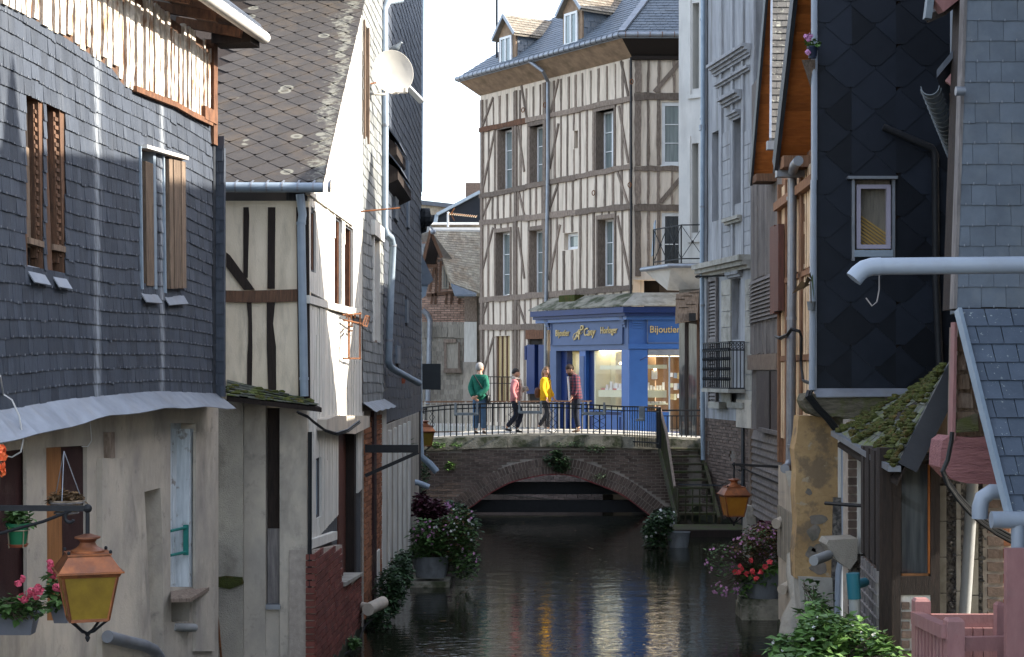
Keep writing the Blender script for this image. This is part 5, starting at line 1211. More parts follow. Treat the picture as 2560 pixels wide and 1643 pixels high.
# ---------------------------------------------------------------- shop front
SH=WC.off(.42);SFY=45.58
sc0=SH.S(1571)                                   # corner of the shop
cornr=SH.p(sc0,0);SFr=W(cornr,cornr+Vector((3,0,0)))
sh=thing('jewellers_shop','blue shopfront with gold lettering under the timber framed corner house','shop',z_(cornr,1.95))
SL=SH.S(1364)
def spx(name,pts,d0,d1,mat,par=None,Wl=None):
    mb=MB();(Wl or SH).pprism(mb,pts,d0,d1);return mb.build(name,mat,par or sh)
def srect(x0,y0,x1,y1):return [f1(x0,y1),f1(x1,y1),f1(x1,y0),f1(x0,y0)]
zf_l=lambda y:SH.Z(1460,740+y/4.162);zf_r=lambda y:SFr.Z(1640,740+y/4.162)
def sbox(name,x0,x1,y0,y1,d0,d1,mat,par=None,Wl=None,ym=None):
    "x in zoom pixels, heights from zoom rows taken at the shop corner so that lines stay level"
    Wl=Wl or SH;mb=MB();sa,sb=sorted((Wl.S(f1(x0,0)[0]),Wl.S(f1(x1,0)[0])));za,zb_=zat(740+y1/4.162,SFY),zat(740+y0/4.162,SFY)
    Wl.box(mb,sa,sb,za,zb_,d0,d1);return mb.build(name,mat,par or sh)
# left face; rows are those seen at the shop corner
sbox('fascia',150,960,225,560,-.25,0,'shop_blue_dull')
sg1=sbox('sign_board',172,905,255,490,.001,.025,'shop_blue_dull')
for (x0,x1,y0,y1) in ((165,912,247,256),(165,912,490,500),(165,173,247,500),(904,912,247,500)):sbox('sign_moulding',x0,x1,y0,y1,.002,.05,'shop_blue_dull',sg1)
sbox('frieze',165,885,165,222,-.2,-.02,'plaster_grey')
for x in (118,905):
    for k in range(5):sbox('corbel',x+2*k*(1 if x<500 else 0),x+34,190+k*28,214+k*28,-.1,.16-.03*k,'shop_blue_dull')
for (x0,x1,mt,dd) in ((145,209,'shop_blue_dull',0),(436,500,'shop_blue',-.05),(890,968,'shop_blue',0)):
    sbox('pilaster',x0,x1,560,1450,-.25,dd,mt)
    if x0==436:sbox('pilaster_panel',x0+12,x1-12,620,1100,dd+.001,dd+.02,'shop_blue_dull')
sbox('reveal',210,270,560,1450,-.5,-.18,'shop_navy');sbox('reveal',501,563,560,1450,-.5,-.18,'shop_navy')
rz=sbox('stall_riser',563,890,1205,1440,-.3,-.02,'shop_navy')
sbox('riser_panel',590,865,1260,1400,-.019,-.005,'shop_blue',rz)
sbox('riser_rail',556,895,1245,1262,-.02,.01,'shop_blue',rz);sbox('window_sill',556,895,1195,1212,-.15,.03,'shop_blue',rz)
sbox('shop_window',565,889,575,1196,-.14,-.13,'pane_clear');sbox('door_glass',271,435,590,1300,-.34,-.33,'pane_clear')
sbox('door_foot',271,435,1300,1440,-.36,-.31,'shop_navy');sbox('door_handle',280,288,900,1000,-.33,-.28,'gold')
sbox('plinth',145,968,1440,1462,-.3,.02,'stone_pale')
# front face
sbox('fascia',966,1900,165,560,-.25,0,'shop_blue',Wl=SFr)
sg2=sbox('sign_board',1165,1900,225,485,.001,.03,'shop_blue',Wl=SFr)
for (x0,x1,y0,y1) in ((1155,1900,216,226),(1155,1900,485,496),(1155,1165,216,496)):sbox('sign_moulding',x0,x1,y0,y1,.002,.06,'shop_blue_dull',sg2,SFr)
for k in range(7):sbox('vent_slat',1003,1108,172+k*24,190+k*24,-.01,.03+.012*(6-k),'shop_blue',Wl=SFr)
sbox('pilaster',968,1162,560,1450,-.25,.02,'shop_blue',Wl=SFr);sbox('blind_box',1165,1900,562,615,-.2,.03,'zinc',Wl=SFr);sbox('ledge',960,1900,500,552,.0,.05,'shop_blue',Wl=SFr)
sbox('shop_window',1165,1382,620,1205,-.12,-.11,'pane_clear',Wl=SFr);sbox('mullion',1383,1396,620,1450,-.15,.0,'zinc_blue',Wl=SFr)
sbox('door_glass',1397,1720,625,1410,-.16,-.15,'pane_clear',Wl=SFr);sbox('door_foot',1397,1720,1412,1450,-.2,-.1,'shop_navy',Wl=SFr)
sbox('stall_riser',1163,1395,1207,1450,-.3,-.01,'shop_blue',Wl=SFr);sbox('plinth',968,1900,1452,1500,-.3,.01,'stone_pale',Wl=SFr)
# cornice and little lead roof
zc0,zc1=zat(740+165/4.162,SFY),zat(740+118/4.162,SFY);eo=.3
def cpt(W1,s,d,z):return W1.p(s,z,d)
cc=lambda d:SH.p(sc0,0,0)+Vector((-(d+nL.y*d)/(-nL.x),-d,0))
for (d,za,zb_,mt) in ((.30,zc1-.16,zc1,'shop_navy'),(.22,zc0-.12,zc1-.16,'shop_navy'),(.12,zc0-.22,zc0-.12,'shop_blue')):
    e0,e1,e2_=SH.p(SL+.35,0,d),cc(d),Vector((8,cornr.y-d,0));i0,i1,i2=SH.p(SL+.35,0,-.2),cc(-.2),Vector((8,cornr.y+.2,0))
    MB().hexa([z_(e0,za),z_(e1,za),z_(i1,za),z_(i0,za)],[z_(e0,zb_),z_(e1,zb_),z_(i1,zb_),z_(i0,zb_)]).hexa([z_(e1,za),z_(e2_,za),z_(i2,za),z_(i1,za)],[z_(e1,zb_),z_(e2_,zb_),z_(i2,zb_),z_(i1,zb_)]).build('cornice',mt,sh)
e0,e1,e2_=SH.p(SL+.4,0,.33),cc(.33),Vector((8,cornr.y-.33,0));i0,i1,i2=SH.p(SL+.2,0,-.41),cc(-.41),Vector((8,cornr.y+.41,0));zt=zc1+.012
MB().hexa([z_(e0,zt),z_(e1,zt),z_(i1,zt+.34),z_(i0,zt+.34)],[z_(e0,zt+.04),z_(e1,zt+.04),z_(i1,zt+.40),z_(i0,zt+.40)]).build('shop_roof','stone_mossy',sh)
MB().hexa([z_(e1,zt),z_(e2_,zt),z_(i2,zt+.34),z_(i1,zt+.34)],[z_(e1,zt+.04),z_(e2_,zt+.04),z_(i2,zt+.40),z_(i1,zt+.40)]).build('shop_roof','stone_pale',sh)
WC.pbox(MB(),1397,738,1436,756,.0,.35).build('stone_shelf','moss',sh)
# lettering
def text(s,Wl,xa,xb,ya,yb,mat,par,shear=0.,d=.03):
    cu=bpy.data.curves.new('lettering','FONT');cu.body=s;cu.extrude=.05;cu.shear=shear;cu.bevel_depth=.008;cu.resolution_u=3
    to=bpy.data.objects.new('lettering_tmp',cu);TMP.collection.objects.link(to);TMP.view_layers[0].update();dg=TMP.view_layers[0].depsgraph;me=bpy.data.meshes.new_from_object(to.evaluated_get(dg));bpy.data.objects.remove(to)
    X=[v.co.x for v in me.vertices];Y=[v.co.y for v in me.vertices];x0,x1,y0,y1=min(X),max(X),min(Y),max(Y)
    pa,pb=f1(xa,yb),f1(xb,ya)
    sA_,sB_=Wl.S(pa[0],d),Wl.S(pb[0],d);xm=(pa[0]+pb[0])/2;zA,zB=Wl.Z(xm,pa[1],d),Wl.Z(xm,pb[1],d)
    vv=[Wl.p(lerp(sA_,sB_,(v.co.x-x0)/(x1-x0)),lerp(zA,zB,(v.co.y-y0)/(y1-y0)),d+.012+v.co.z*.25) for v in me.vertices]
    o=make_obj('lettering',vv,[list(p.vertices) for p in me.polygons],mat,par);bpy.data.meshes.remove(me);return o
text('Bijoutier',SH,210,352,352,440,'gold',sh);text('Horloger',SH,678,850,320,412,'gold',sh)
text('A',SH,400,455,350,455,'gold',sh,.45);text('P',SH,452,500,305,400,'gold',sh,.4);text('Cany',SH,505,625,330,440,'gold',sh,.35)
# the swash of the script initial
mb=MB();pts_=[(455,352),(425,378),(395,400),(385,432),(392,460),(415,448),(430,425)];mb.tube([SH.P(*f1(*p),.05) for p in pts_],.012,5);pts_=[(430,405),(470,395),(500,350),(495,312),(470,318),(460,350)];mb.tube([SH.P(*f1(*p),.05) for p in pts_],.010,5);mb.build('lettering','gold',sh)
text('Bijoutier',SFr,1187,1500,312,405,'gold',sh)
# interior with displays
SH.box(SH.box(MB(),sc0+.2,SL,2.0,zf_l(560),-2.4,-2.3),sc0+.3,SL,zat(740+555/4.162,SFY),zat(740+540/4.162,SFY),-2.3,-.3).build('back_room_wall','interior_warm',sh)
SFr.box(MB(),.25,4,2.0,5.2,-2.2,-2.1).build('back_room_wall','interior_warm',sh)
SH.box(MB(),sc0,SL,1.95,2.0,-2.4,-.3).build('shop_floor','interior',sh)
def disp(name,x0,x1,y0,y1,d0,d1,mat,Wl=None):return sbox(name,x0,x1,y0,y1,d0,d1,mat,None,Wl)
disp('display_shelf',605,885,722,765,-.55,-.2,'display_cream');disp('display_counter',590,885,985,1058,-.75,-.2,'display_cream');disp('display_back',566,620,590,1190,-.8,-.7,'display_cream')
disp('display_shelf',310,434,730,765,-.8,-.5,'display_cream');disp('display_back',272,340,590,1290,-.9,-.85,'display_cream')
disp('display_shelf',1168,1370,716,757,-.5,-.18,'display_cream',SFr);disp('display_counter',1165,1365,982,1058,-.6,-.18,'display_cream',SFr);disp('lower_shelf',1165,1380,1120,1135,-.6,-.2,'display_cream',SFr);disp('lower_shelf',590,885,1180,1194,-.7,-.2,'display_cream')
zlo_,zhi_=zat(740+1196/4.162,SFY),zat(740+566/4.162,SFY)
for xa in (566,272):
    s_=SH.S(f1(xa,0)[0]);SH.box(MB(),s_-.02,s_+.02,zlo_,zhi_,-1.15,-.36 if xa<400 else-.16).build('display_side','display_cream',sh)
SH.box(MB(),SH.S(f1(889,0)[0]),SH.S(f1(566,0)[0]),zlo_,zhi_,-1.2,-1.16).build('display_back','interior_warm',sh)
rD=random.Random(31)
for k in range(9):
    x=592+k*31;hh=rD.uniform(50,140);disp('display_stand',x,x+rD.uniform(18,28),978-hh,978,-.5-.03*(k % 3),-.45-.03*(k % 3),'display_white')
for k in range(7):
    x=600+k*40;disp('jewel_tray',x,x+34,966,982,-.4,-.26,'display_white' if k % 3 else 'display_red')
for k in range(6):
    x=1170+k*32;hh=rD.uniform(25,80);disp('display_stand',x,x+24,978-hh,978,-.5,-.45,'display_white',SFr)
disp('display_stand',1210,1285,765,875,-.5,-.47,'orange_wood',SFr);disp('watch_card',1216,1279,772,868,-.469,-.46,'display_white',SFr)
for k in range(9):
    x,y=1405+(k % 3)*38,800+(k//3)*110;disp('poster_card',x,x+rD.uniform(24,44),y,y+rD.uniform(36,70),-.30,-.28,['display_white','zinc_blue','gold','display_cream'][k % 4],SFr)
for k in range(5):x=1170+k*40;disp('jewel_tray',x,x+30,1100,1120,-.5,-.3,'display_white',SFr)
for (x,y,Wl_) in ((332,712,SH),(878,700,SH),(1240,760,SFr),(720,600,SH)):
    c=Wl_.P(*f1(x,y),-.45);MB().blob(c,.035,.035,.03,8,6).build('spot_lamp','lamp_glow',sh)
SH.box(MB(),SH.S(1490),SH.S(1430),zat(740+566/4.162,SFY),zat(740+563/4.162,SFY),-.9,-.3).build('ceiling_lamp','lamp_panel',sh)
SFr.box(MB(),.5,1.6,zat(740+628/4.162,SFY),zat(740+624/4.162,SFY),-1.1,-.4).build('ceiling_lamp','lamp_panel',sh)
MB().bar(SFr.P(*f1(1085,668),.06),SFr.P(*f1(1168,628),.3),.03).build('blind_crank','shop_navy',sh)

# ---------------------------------------------------------------- white rendered house right of the shop, with corner balcony
WR6=W((1697,43.9),(1790,43.2))
h6=thing('white_rendered_house','pale rendered house with recessed windows above the corner balcony','house',WR6.p(.5,1.95))
o6=[WR6.rect(*d1(360,20),*d1(406,610)),WR6.rect(*d1(357,985),*d1(402,1600))]
WR6.panel(MB(),[(0,zat(690,44)),(2.2,zat(690,44)),(2.2,16.8),(0,16.8)],o6,-.4,0).build('wall','render_white',h6)  # unseen top raised to shade the dormers of the corner house
MB().hexa([WR6.p(0.01,zat(690,44),-.3),WR6.p(0.01,16.7,-.3),WR6.p(0.01,16.7,-7),WR6.p(0.01,zat(690,44),-7)],[WR6.p(.3,zat(690,44),-.3),WR6.p(.3,16.7,-.3),WR6.p(.3,16.7,-7),WR6.p(.3,zat(690,44),-7)]).build('side_wall','render_white',h6)
for r in o6:
    w_=WR6.prism(MB(),r,-.38,-.3).build('window','render_white',h6)
    for (a,b) in ((r[0][0]-.12,r[0][0]-.04),(r[1][0]+.03,r[1][0]+.08)):WR6.box(MB(),a,b,r[0][1]-.15,r[2][1]+.2,0,.03).build('surround','render_white',w_)
    WR6.box(MB(),r[0][0]-.12,r[1][0]+.08,r[0][1]-.25,r[0][1]-.15,0,.06).build('sill','render_white',w_)
MB().hexa([WR6.p(0,16.7,.3),WR6.p(5,16.7,.3),WR6.p(5,16.4,-3),WR6.p(0,16.4,-3)],[WR6.p(0,14.5,.3),WR6.p(5,14.5,.3),WR6.p(5,16.5,-3),WR6.p(0,16.5,-3)]).build('roof','slate',h6)
# ground floor: glazed corner shop
WR6.box(WR6.box(MB(),.18,.26,1.95,zat(745,43.8),-.3,.0),.05,.9,zat(805,43.8),zat(795,43.8),-.05,.01).build('shop_frame','timber_dark',h6)
WR6.box(WR6.box(MB(),.27,.55,1.95,zat(800,43.8),-.06,-.04),-.02,.17,1.95,zat(745,43.8),-.2,-.04).build('shop_window','pane_porch',h6)
WR6.box(MB(),.56,.62,1.95,zat(760,43.8),-.1,.02).build('post','timber_brown',h6)
lst6=WR6.bricks(.63,.95,1.96,zat(780,43.5),bl=.11,bh=.06,jt=.012,d=.01,seed=9);pieces(h6,'brick','brick_brown',lst6,limit=120)
WR6.box(WR6.box(MB(),.62,1.2,1.9,zat(700,43.5),-.3,-.005),.0,2,zat(745,43.8),zat(690,43.8),-.4,-.02).build('ground_wall','mortar_dark',h6)
# carved wooden corbel block under the balcony
MB().hexa([at(1688,810,43.3),at(1742,800,43.3),at(1748,725,43.3),at(1690,735,43.3)],[at(1688,805,43.85),at(1748,800,43.85),at(1750,725,43.85),at(1690,735,43.85)]).build('corbel_block','timber_grey',h6)
MB().box(at(1731,793,43.2),.16,.2,.2).build('wall_lamp','iron_black',h6)
for k in range(5):
    mb=MB();c=at(1700+k*9,748-4*k+(k % 2)*25,43.29);mb.box(c,.25,.02,.015);mb.build('split','timber_dark',h6)
# balcony
bc=thing('corner_balcony','corner balcony with black crossed iron railing above the street','balcony',at(1690,690,43.2))
P0,P1,P2,P3=at(1604,684,44.6),at(1672,665,43.0),at(1765,664,42.9),at(1765,664,44.8)
bz=zat(664,43.0);sl=[Vector((p.x,p.y,bz)) for p in (P0,P1,P2,P3)]
MB().hexa(sl,[p+Vector((0,0,.06)) for p in sl]).build('slab','stone_mossy',bc)
MB().tube([p+Vector((0,0,-.01)) for p in sl[:3]],.06,8).build('gutter','zinc',bc,True)
inr=[at(1668,726,44.2),at(1728,722,43.6),at(1765,722,43.5),at(1765,722,44.8)];lowz=zat(724,43.8)
MB().hexa([Vector((p.x,p.y,lowz)) for p in inr],[p+Vector((0,0,-.02))+(Vector((.06,.06,0))) for p in sl]).build('underside','render_white',bc)
rz_=zat(562,43.0);cA,cB,cC=[Vector((p.x,p.y,bz+.06)) for p in (at(1634,0,44.5),at(1703,0,43.1),at(1760,0,43.0))]
mb=MB()
for a,b in ((cA,cB),(cB,cC)):
    for zz in (rz_,bz+.18):mb.bar(z_(a,zz),z_(b,zz),.03,.03)
for p in (cA,cB,cC):mb.bar(p,z_(p,rz_),.035)
mb.build('frame','iron_black',bc)
for a,b in ((cA,cA.lerp(cB,.5)),(cA.lerp(cB,.5),cB),(cB,cC)):
    MB().bar(z_(a,rz_),z_(b,bz+.18),.016).bar(z_(b,rz_),z_(a,bz+.18),.016).blob((z_(a,rz_)+z_(b,bz+.18))/2,.04,.04,.04,6,4).build('cross','iron_black',bc)
for k in range(6):
    p=cA.lerp(cB,(k+.5)/6);MB().bar(p,z_(p,rz_),.012).build('baluster','iron_black',bc)
sgn=thing('hanging_sign','narrow pale blue sign panel fixed edge on to the corner house','sign',at(1632,590,45.0));MB().hexa([at(1628,642,45.),at(1634,636,44.6),at(1638,550,44.6),at(1634,560,45.)],[at(1630,642,45.),at(1636,636,44.6),at(1640,550,44.6),at(1636,560,45.)]).build('sign_panel','zinc_blue',sgn)

# ---------------------------------------------------------------- old house left behind the bridge
mk('slate_tan_sunlit',(.44,.385,.29),(.28,.25,.20),sc=5,st=(3,3,1),var=.2,rough=.75,bump=.3,dirt=(.22,.15,.09),dsc=1.4,damt=.6)  # paler slate copy: sun missing from the old roof put into the colour
W2_=W((1062,54.3),(1197,54.3))
hq=thing('old_gabled_house','small old gabled house with tan slate roof and shingled wall behind the bridge','house',W2_.p(.8,0))
z2=lambda y:zat(y,54.3)
X2=lambda px:(px-1280)/F*54.3
brk=[W2_.sz(*f3(x,y)) for x,y in ((80,1540),(80,1440),(125,660),(210,900),(340,1300),(520,1470),(520,1540))]
W2_.panel(W2_.box(MB(),-.8,W2_.len+.3,-.5,z2(660),-.4,-.03),[(-.8,z2(660)),(W2_.S(1140),z2(660)),(W2_.S(1078),z2(578)),(-.8,z2(600))],[],-.4,-.03).build('wall','mortar_dark',hq)
zt2=lambda s:interp([(W2_.S(1076),z2(580)),(W2_.S(1100),z2(650)),(W2_.S(1140),z2(738)),(W2_.S(1160),z2(742))],s)
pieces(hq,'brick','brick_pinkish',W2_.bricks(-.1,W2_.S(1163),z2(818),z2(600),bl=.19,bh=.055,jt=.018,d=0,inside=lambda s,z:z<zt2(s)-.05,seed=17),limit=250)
for (x0,y0,x1,y1) in ((110,1400,205,930),(130,1540,150,1420),(180,1540,195,1080),(225,1400,245,1040),(80,1440,400,1405),(450,1540,462,1470),(300,1540,312,1420),(360,1540,372,1420),(20,1070,200,1075)):
    brace(W2_,f3(x0,y0),f3(x1,y1),.07 if x1-x0<150 else .1,hq,.03,'timber_brown')
window(W2_,hq,1105,665,1122,722,-.03,rows=1,cols=2,frame='shingle_grey',pane='pane_curtain',fw=.05)
# roof slope to the right, facing the viewer
rA,rB,rC_,rD_=at(1077,578,53.7),at(1200,576,56.6),at(1200,735,53.6),at(1128,710,53.6)
rA=at(1078,576,55.2);rB=at(1200,578,55.2)
MB().prism([rD_,rC_,rB,rA],(0,.1,-.1)).build('roof','slate_tan_sunlit',hq)
roof_courses(rD_,rC_,rB,rA,24,12,'slate_tan_sunlit',hq,'roof_slates',5,lim=280)
MB().hexa([at(1127,712,53.5),at(1192,737,53.5),at(1190,741,53.2),at(1137,741,53.2)],[at(1127,708,53.5),at(1192,733,53.5),at(1190,736,53.2),at(1137,737,53.2)]).build('eaves_skirt','slate_blue',hq)
MB().bar(rA,rB,.1,.06).build('ridge','gutter_white',hq)
# open gable end with boards, left slope
mb=MB();gA,gB=at(1076,578,53.7),at(1057,660,53.7);mb.bar(gA,gB,.5,.06,up=Vector((1,0,0)));mb.bar(gA,at(1104,645,53.75),.06,.1);mb.build('barge_board','timber_brown',hq)
MB().prism([at(1076,585,54.2),at(1096,630,54.2),at(1088,660,54.2),at(1060,660,54.2)],(0,.06,0)).build('gable_boards','timber_dark',hq)
MB().bar(at(1058,665,53.8),at(1094,665,53.8),.12,.1).build('tie_beam','timber_brown',hq)
MB().prism([at(1050,560,55.0),at(1074,568,55.0),at(1056,640,53.8),at(1040,640,53.8)],(0,.1,-.1)).build('roof','slate_pale',hq)
# shingles below
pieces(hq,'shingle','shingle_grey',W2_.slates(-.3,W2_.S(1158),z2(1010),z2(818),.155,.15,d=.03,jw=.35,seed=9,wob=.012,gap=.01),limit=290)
W2_.box(MB(),-.3,W2_.S(1160),z2(1020),z2(818),-.02,.028).build('shingle_backing','timber_grey',hq)
for k in range(9):
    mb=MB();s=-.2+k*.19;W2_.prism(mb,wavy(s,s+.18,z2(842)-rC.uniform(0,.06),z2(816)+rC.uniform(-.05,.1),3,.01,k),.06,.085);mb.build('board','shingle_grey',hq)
for (x0,x1) in ((1112,1148),):
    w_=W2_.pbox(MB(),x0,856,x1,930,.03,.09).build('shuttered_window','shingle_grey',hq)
    for a,b in ((x0-2,x0+4),(x1-3,x1+2)):W2_.pbox(MB(),a,856,b,930,.09,.14).build('frame','timber_grey',w_)
    W2_.pbox(MB(),x0-3,921,x1+5,932,.1,.2).build('sill','timber_grey',w_);W2_.pbox(MB(),x0-3,848,x1-8,857,.1,.16).build('sill','timber_grey',w_)
W2_.pbox(MB(),1160,805,1192,905,.0,.1).build('plaster_panel','white_wall',hq);W2_.pbox(MB(),1158,905,1192,1095,.0,.1).build('plaster_panel','plaster_grey',hq)  # white top, grey foot: sun and shadow painted into the panel
W2_.pbox(MB(),1161,742,1192,804,-.02,.02).build('dark_boards','timber_grey',hq)
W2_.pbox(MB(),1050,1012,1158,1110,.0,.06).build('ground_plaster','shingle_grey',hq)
MB().tube([at(1056,775,54.),at(1068,785,54.),at(1075,800,54.),at(1072,930,54.),at(1070,1010,54.)],.09,8).build('downpipe','zinc',hq,True)
MB().box((-2.5,57,3.2),3.6,4.2,6.4).build('interior','interior',hq)
sl_=thing('street_light','small grey street light on a curved arm at the gable peak','street light',at(1082,578,53.));MB().tube([at(1066,562,53.),at(1074,565,53.),at(1082,574,53.)],.03,6).build('arm','zinc',sl_);MB().blob(at(1083,580,53.),.09,.09,.08,8,6).build('lamp_head','zinc',sl_)
# distant roofs
dh=thing('distant_slate_house','distant blue slate gable with antenna behind the old house','house',at(1130,560,70.))
MB().prism([at(1068,540,70),at(1092,536,70),at(1135,515,70),at(1200,480,70),at(1200,562,70),at(1068,562,70)],(0,4,0)).build('gable_wall','slate_dark',dh)
MB().bar(at(1092,537,69.9),at(1200,480,69.9),.3,.12).bar(at(1092,537,69.9),at(1088,558,69.9),.15,.12).build('barge_board','zinc_blue',dh)
MB().prism([at(1164,457,72),at(1210,457,72),at(1210,520,72),at(1164,520,72)],(0,1,0)).build('chimney','brick_brown',dh)
dg_=thing('distant_tan_roof','distant flat tan slate roof left of the blue gable','house',at(1085,530,80.));MB().prism([at(1040,505,80),at(1140,516,80),at(1140,600,80),at(1040,600,80)],(0,4,0)).build('roof','slate_tan',dg_)
MB().bar(at(1040,505,79.9),at(1140,516,79.9),.2,.2).build('ridge','slate',dg_)
dw=thing('flat_roofed_block','low block with white parapet bands behind the old gabled house','building',at(1130,570,60.))
for (y0,y1,mt,yy) in ((556,561,'white_paint',59.8),(561,570,'slate_tan',60.),(569,577,'white_paint',59.6)):
    MB().prism([at(1060,y0,yy),at(1210,y0,yy),at(1210,y1,yy),at(1060,y1,yy)],(0,1.5,0)).build('parapet' if mt=='white_paint' else 'wall',mt,dw)
MB().prism([at(1060,577,60),at(1210,577,60),at(1210,900,60),at(1060,900,60)],(0,1.5,0)).build('wall','render_white',dw)
an=thing('tv_antenna','yagi aerial on a short white mast in front of the blue gable','antenna',at(1120,568,59.))
MB().tube([at(1120,568,59.),at(1120,530,59.)],.04,6).build('mast','white_paint',an)
MB().tube([at(1117,534,59.),at(1192,542,59.)],.03,6).bar(at(1136,520,59),at(1128,534,59),.04).bar(at(1128,536,59),at(1136,552,59),.04).build('boom','rust',an)
for k in range(14):
    p=at(1122,534.5,59.).lerp(at(1190,541.8,59.),k/13);MB().bar(p-Vector((.02,.3,.06)),p+Vector((.02,.3,.06)),.02).build('element','antenna',an)
# balcony rail in front of the shop-house door (left)
rb2=thing('door_railing','thin brown railing in front of the yellow curtained door','railing',WC.P(1250,1000,.6))
MB().bar(WC.P(1215,942,.6),WC.P(1290,943,.6),.03).bar(WC.P(1215,958,.6),WC.P(1290,959,.6),.025).build('rails','timber_dark',rb2)
for k in range(9):mb=MB();x=1217+k*9;mb.bar(WC.P(x,942,.6),WC.P(x,1055,.6),.02);mb.build('baluster','timber_dark',rb2)
# ================================================================ RIGHT BANK
# ---------------------------------------------------------------- grey rendered house with mouldings
WR5=W((1755,41.0),(1884,37.0))
h5=thing('grey_rendered_house','tall grey stained stone-faced house with mouldings beside the wooden stairs','house',WR5.p(2,0))
T5=16.5;L5=WR5.len
z5=lambda y,px=1815:WR5.Z(px,y)
o5_=[WR5.rect(*d2(632,430),*d2(692,850)),WR5.rect(*d1(645,800),*d1(700,1400)),WR5.rect(*d1(495,905),*d1(540,1520)),WR5.rect(*d2(600,1210),*d2(705,1280)),WR5.rect(*d3(612,128),*d3(645,190))]
WR5.panel(MB(),[(0,z5(1050)),(L5,z5(1050)),(L5,T5),(0,T5)],o5_[:4],-.4,0).build('wall','render_grey',h5)
for r in o5_[:4]:
    WR5.prism(MB(),r,-.38,-.2).build('window','render_grey',h5)
# pilaster strips, cornices, block courses
for x0,x1 in ((1757,1762),(1797,1803),(1826,1831),(1852,1857),(1876,1884)):
    WR5.pbox(MB(),x0,-30,x1,660,0,.05).build('pilaster','render_grey',h5)
def mould(pa,pb,steps,par=h5,mat='render_grey'):
    a,b=WR5.sz(*pa),WR5.sz(*pb);zz=(a[1]+b[1])/2
    for k,(h,d) in enumerate(steps):
        WR5.box(MB(),min(a[0],b[0]),max(a[0],b[0]),zz-h,zz,0,d).build('moulding',mat,par);zz-=h+.002
mould(d1(525,465),d1(775,285),((.07,.26),(.06,.2),(.07,.13),(.06,.08)));mould(d1(540,590),d1(770,435),((.06,.14),(.05,.08)))
mould(d1(592,670),d1(715,625),((.08,.24),(.07,.16),(.06,.1)));mould(d1(632,790),d1(700,745),((.06,.16),(.06,.1),(.06,.05)))
mould(d1(605,1510),d1(715,1475),((.08,.16),(.06,.1)),mat='stone_pale');mould(d2(440,335),d2(775,270),((.12,.32),(.1,.24),(.08,.12)),mat='stone_pale');mould(d2(615,395),d2(705,370),((.07,.12),(.06,.07)))
for k in range(9):
    y=330+k*36;WR5.pbox(MB(),1804,y,1825,y+34.5,0,.022).build('stone_block','render_grey',h5)
    WR5.pbox(MB(),1858,y-3,1875.5,y+31.5,0,.022).build('stone_block','render_grey',h5)
for k in range(8):
    y=700+k*40;WR5.pbox(MB(),1803,y,1826,y+38,0,.03).build('stone_block','stone_pale',h5);WR5.pbox(MB(),1862,y-2,1882,y+36,0,.03).build('stone_block','stone_pale',h5)
# louvred shutter
sx0,sx1=WR5.S(1777),WR5.S(1797);mb=MB();zA_,zB_=z5(1016,1787),z5(695,1787)
for a,b in ((sx0,sx0+.05),(sx1-.05,sx1)):WR5.box(mb,a,b,zA_,zB_,.02,.08)
for z in (zA_,(zA_+zB_)/2,zB_-.08):WR5.box(mb,sx0+.05,sx1-.05,z,z+.08,.02,.075)
shu=mb.build('louvred_shutter','boards_grey',h5);WR5.box(MB(),sx0+.05,sx1-.05,zA_,zB_,.005,.015).build('shutter_gap','timber_dark',shu)
nl=34
for k in range(nl):
    z=lerp(zA_+.08,zB_-.1,k/nl);MB().hexa([WR5.p(sx0+.05,z,.065),WR5.p(sx1-.05,z,.065),WR5.p(sx1-.05,z+.05,.03),WR5.p(sx0+.05,z+.05,.03)],[WR5.p(sx0+.05,z+.012,.065),WR5.p(sx1-.05,z+.012,.065),WR5.p(sx1-.05,z+.062,.03),WR5.p(sx0+.05,z+.062,.03)]).build('louvre','boards_grey',shu)
# cast iron window balcony
gA_,gB_=WR5.sz(*d2(545,1180)),WR5.sz(*d2(725,865));gs0,gs1=sorted((gA_[0],gB_[0]));gz0,gz1=z5(970,1830),z5(857,1830)
gr=MB();
for z in (gz0,gz1,gz1-.18):gr.bar(WR5.p(gs0,z,.38),WR5.p(gs1,z,.38),.03);gr.bar(WR5.p(gs0,z,0),WR5.p(gs0,z,.38),.03);gr.bar(WR5.p(gs1,z,0),WR5.p(gs1,z,.38),.03)
g_=gr.build('balcony_grille','iron_black',h5)
for k in range(15):
    s=lerp(gs0,gs1,k/14);mb=MB();mb.bar(WR5.p(s,gz0,.38),WR5.p(s,gz1,.38),.022);
    for t in (.2,.42,.64,.84):mb.blob(WR5.p(s,lerp(gz0,gz1,t),.38),.035,.02,.05,6,4)
    mb.build('bar','iron_black',g_)
for k in range(5):
    d=.03+k*.085;MB().bar(WR5.p(gs1,gz0,d),WR5.p(gs1,gz1,d),.02).tube([WR5.p(gs1,gz1-.09+.06*math.sin(t),d+.06*math.cos(t)) for t in [x*.8 for x in range(8)]],.01,5).build('bar','iron_black',g_)
WR5.box(MB(),gs0-.05,gs1+.05,gz0-.1,gz0-.02,0,.42).build('balcony_slab','stone_pale',h5)
WR5.pbox(MB(),1770,1005,1797,1021,0,.2).build('sill','stone_pale',h5);WR5.pbox(MB(),1818,1006,1856,1020,0,.1).build('sill','stone_pale',h5)
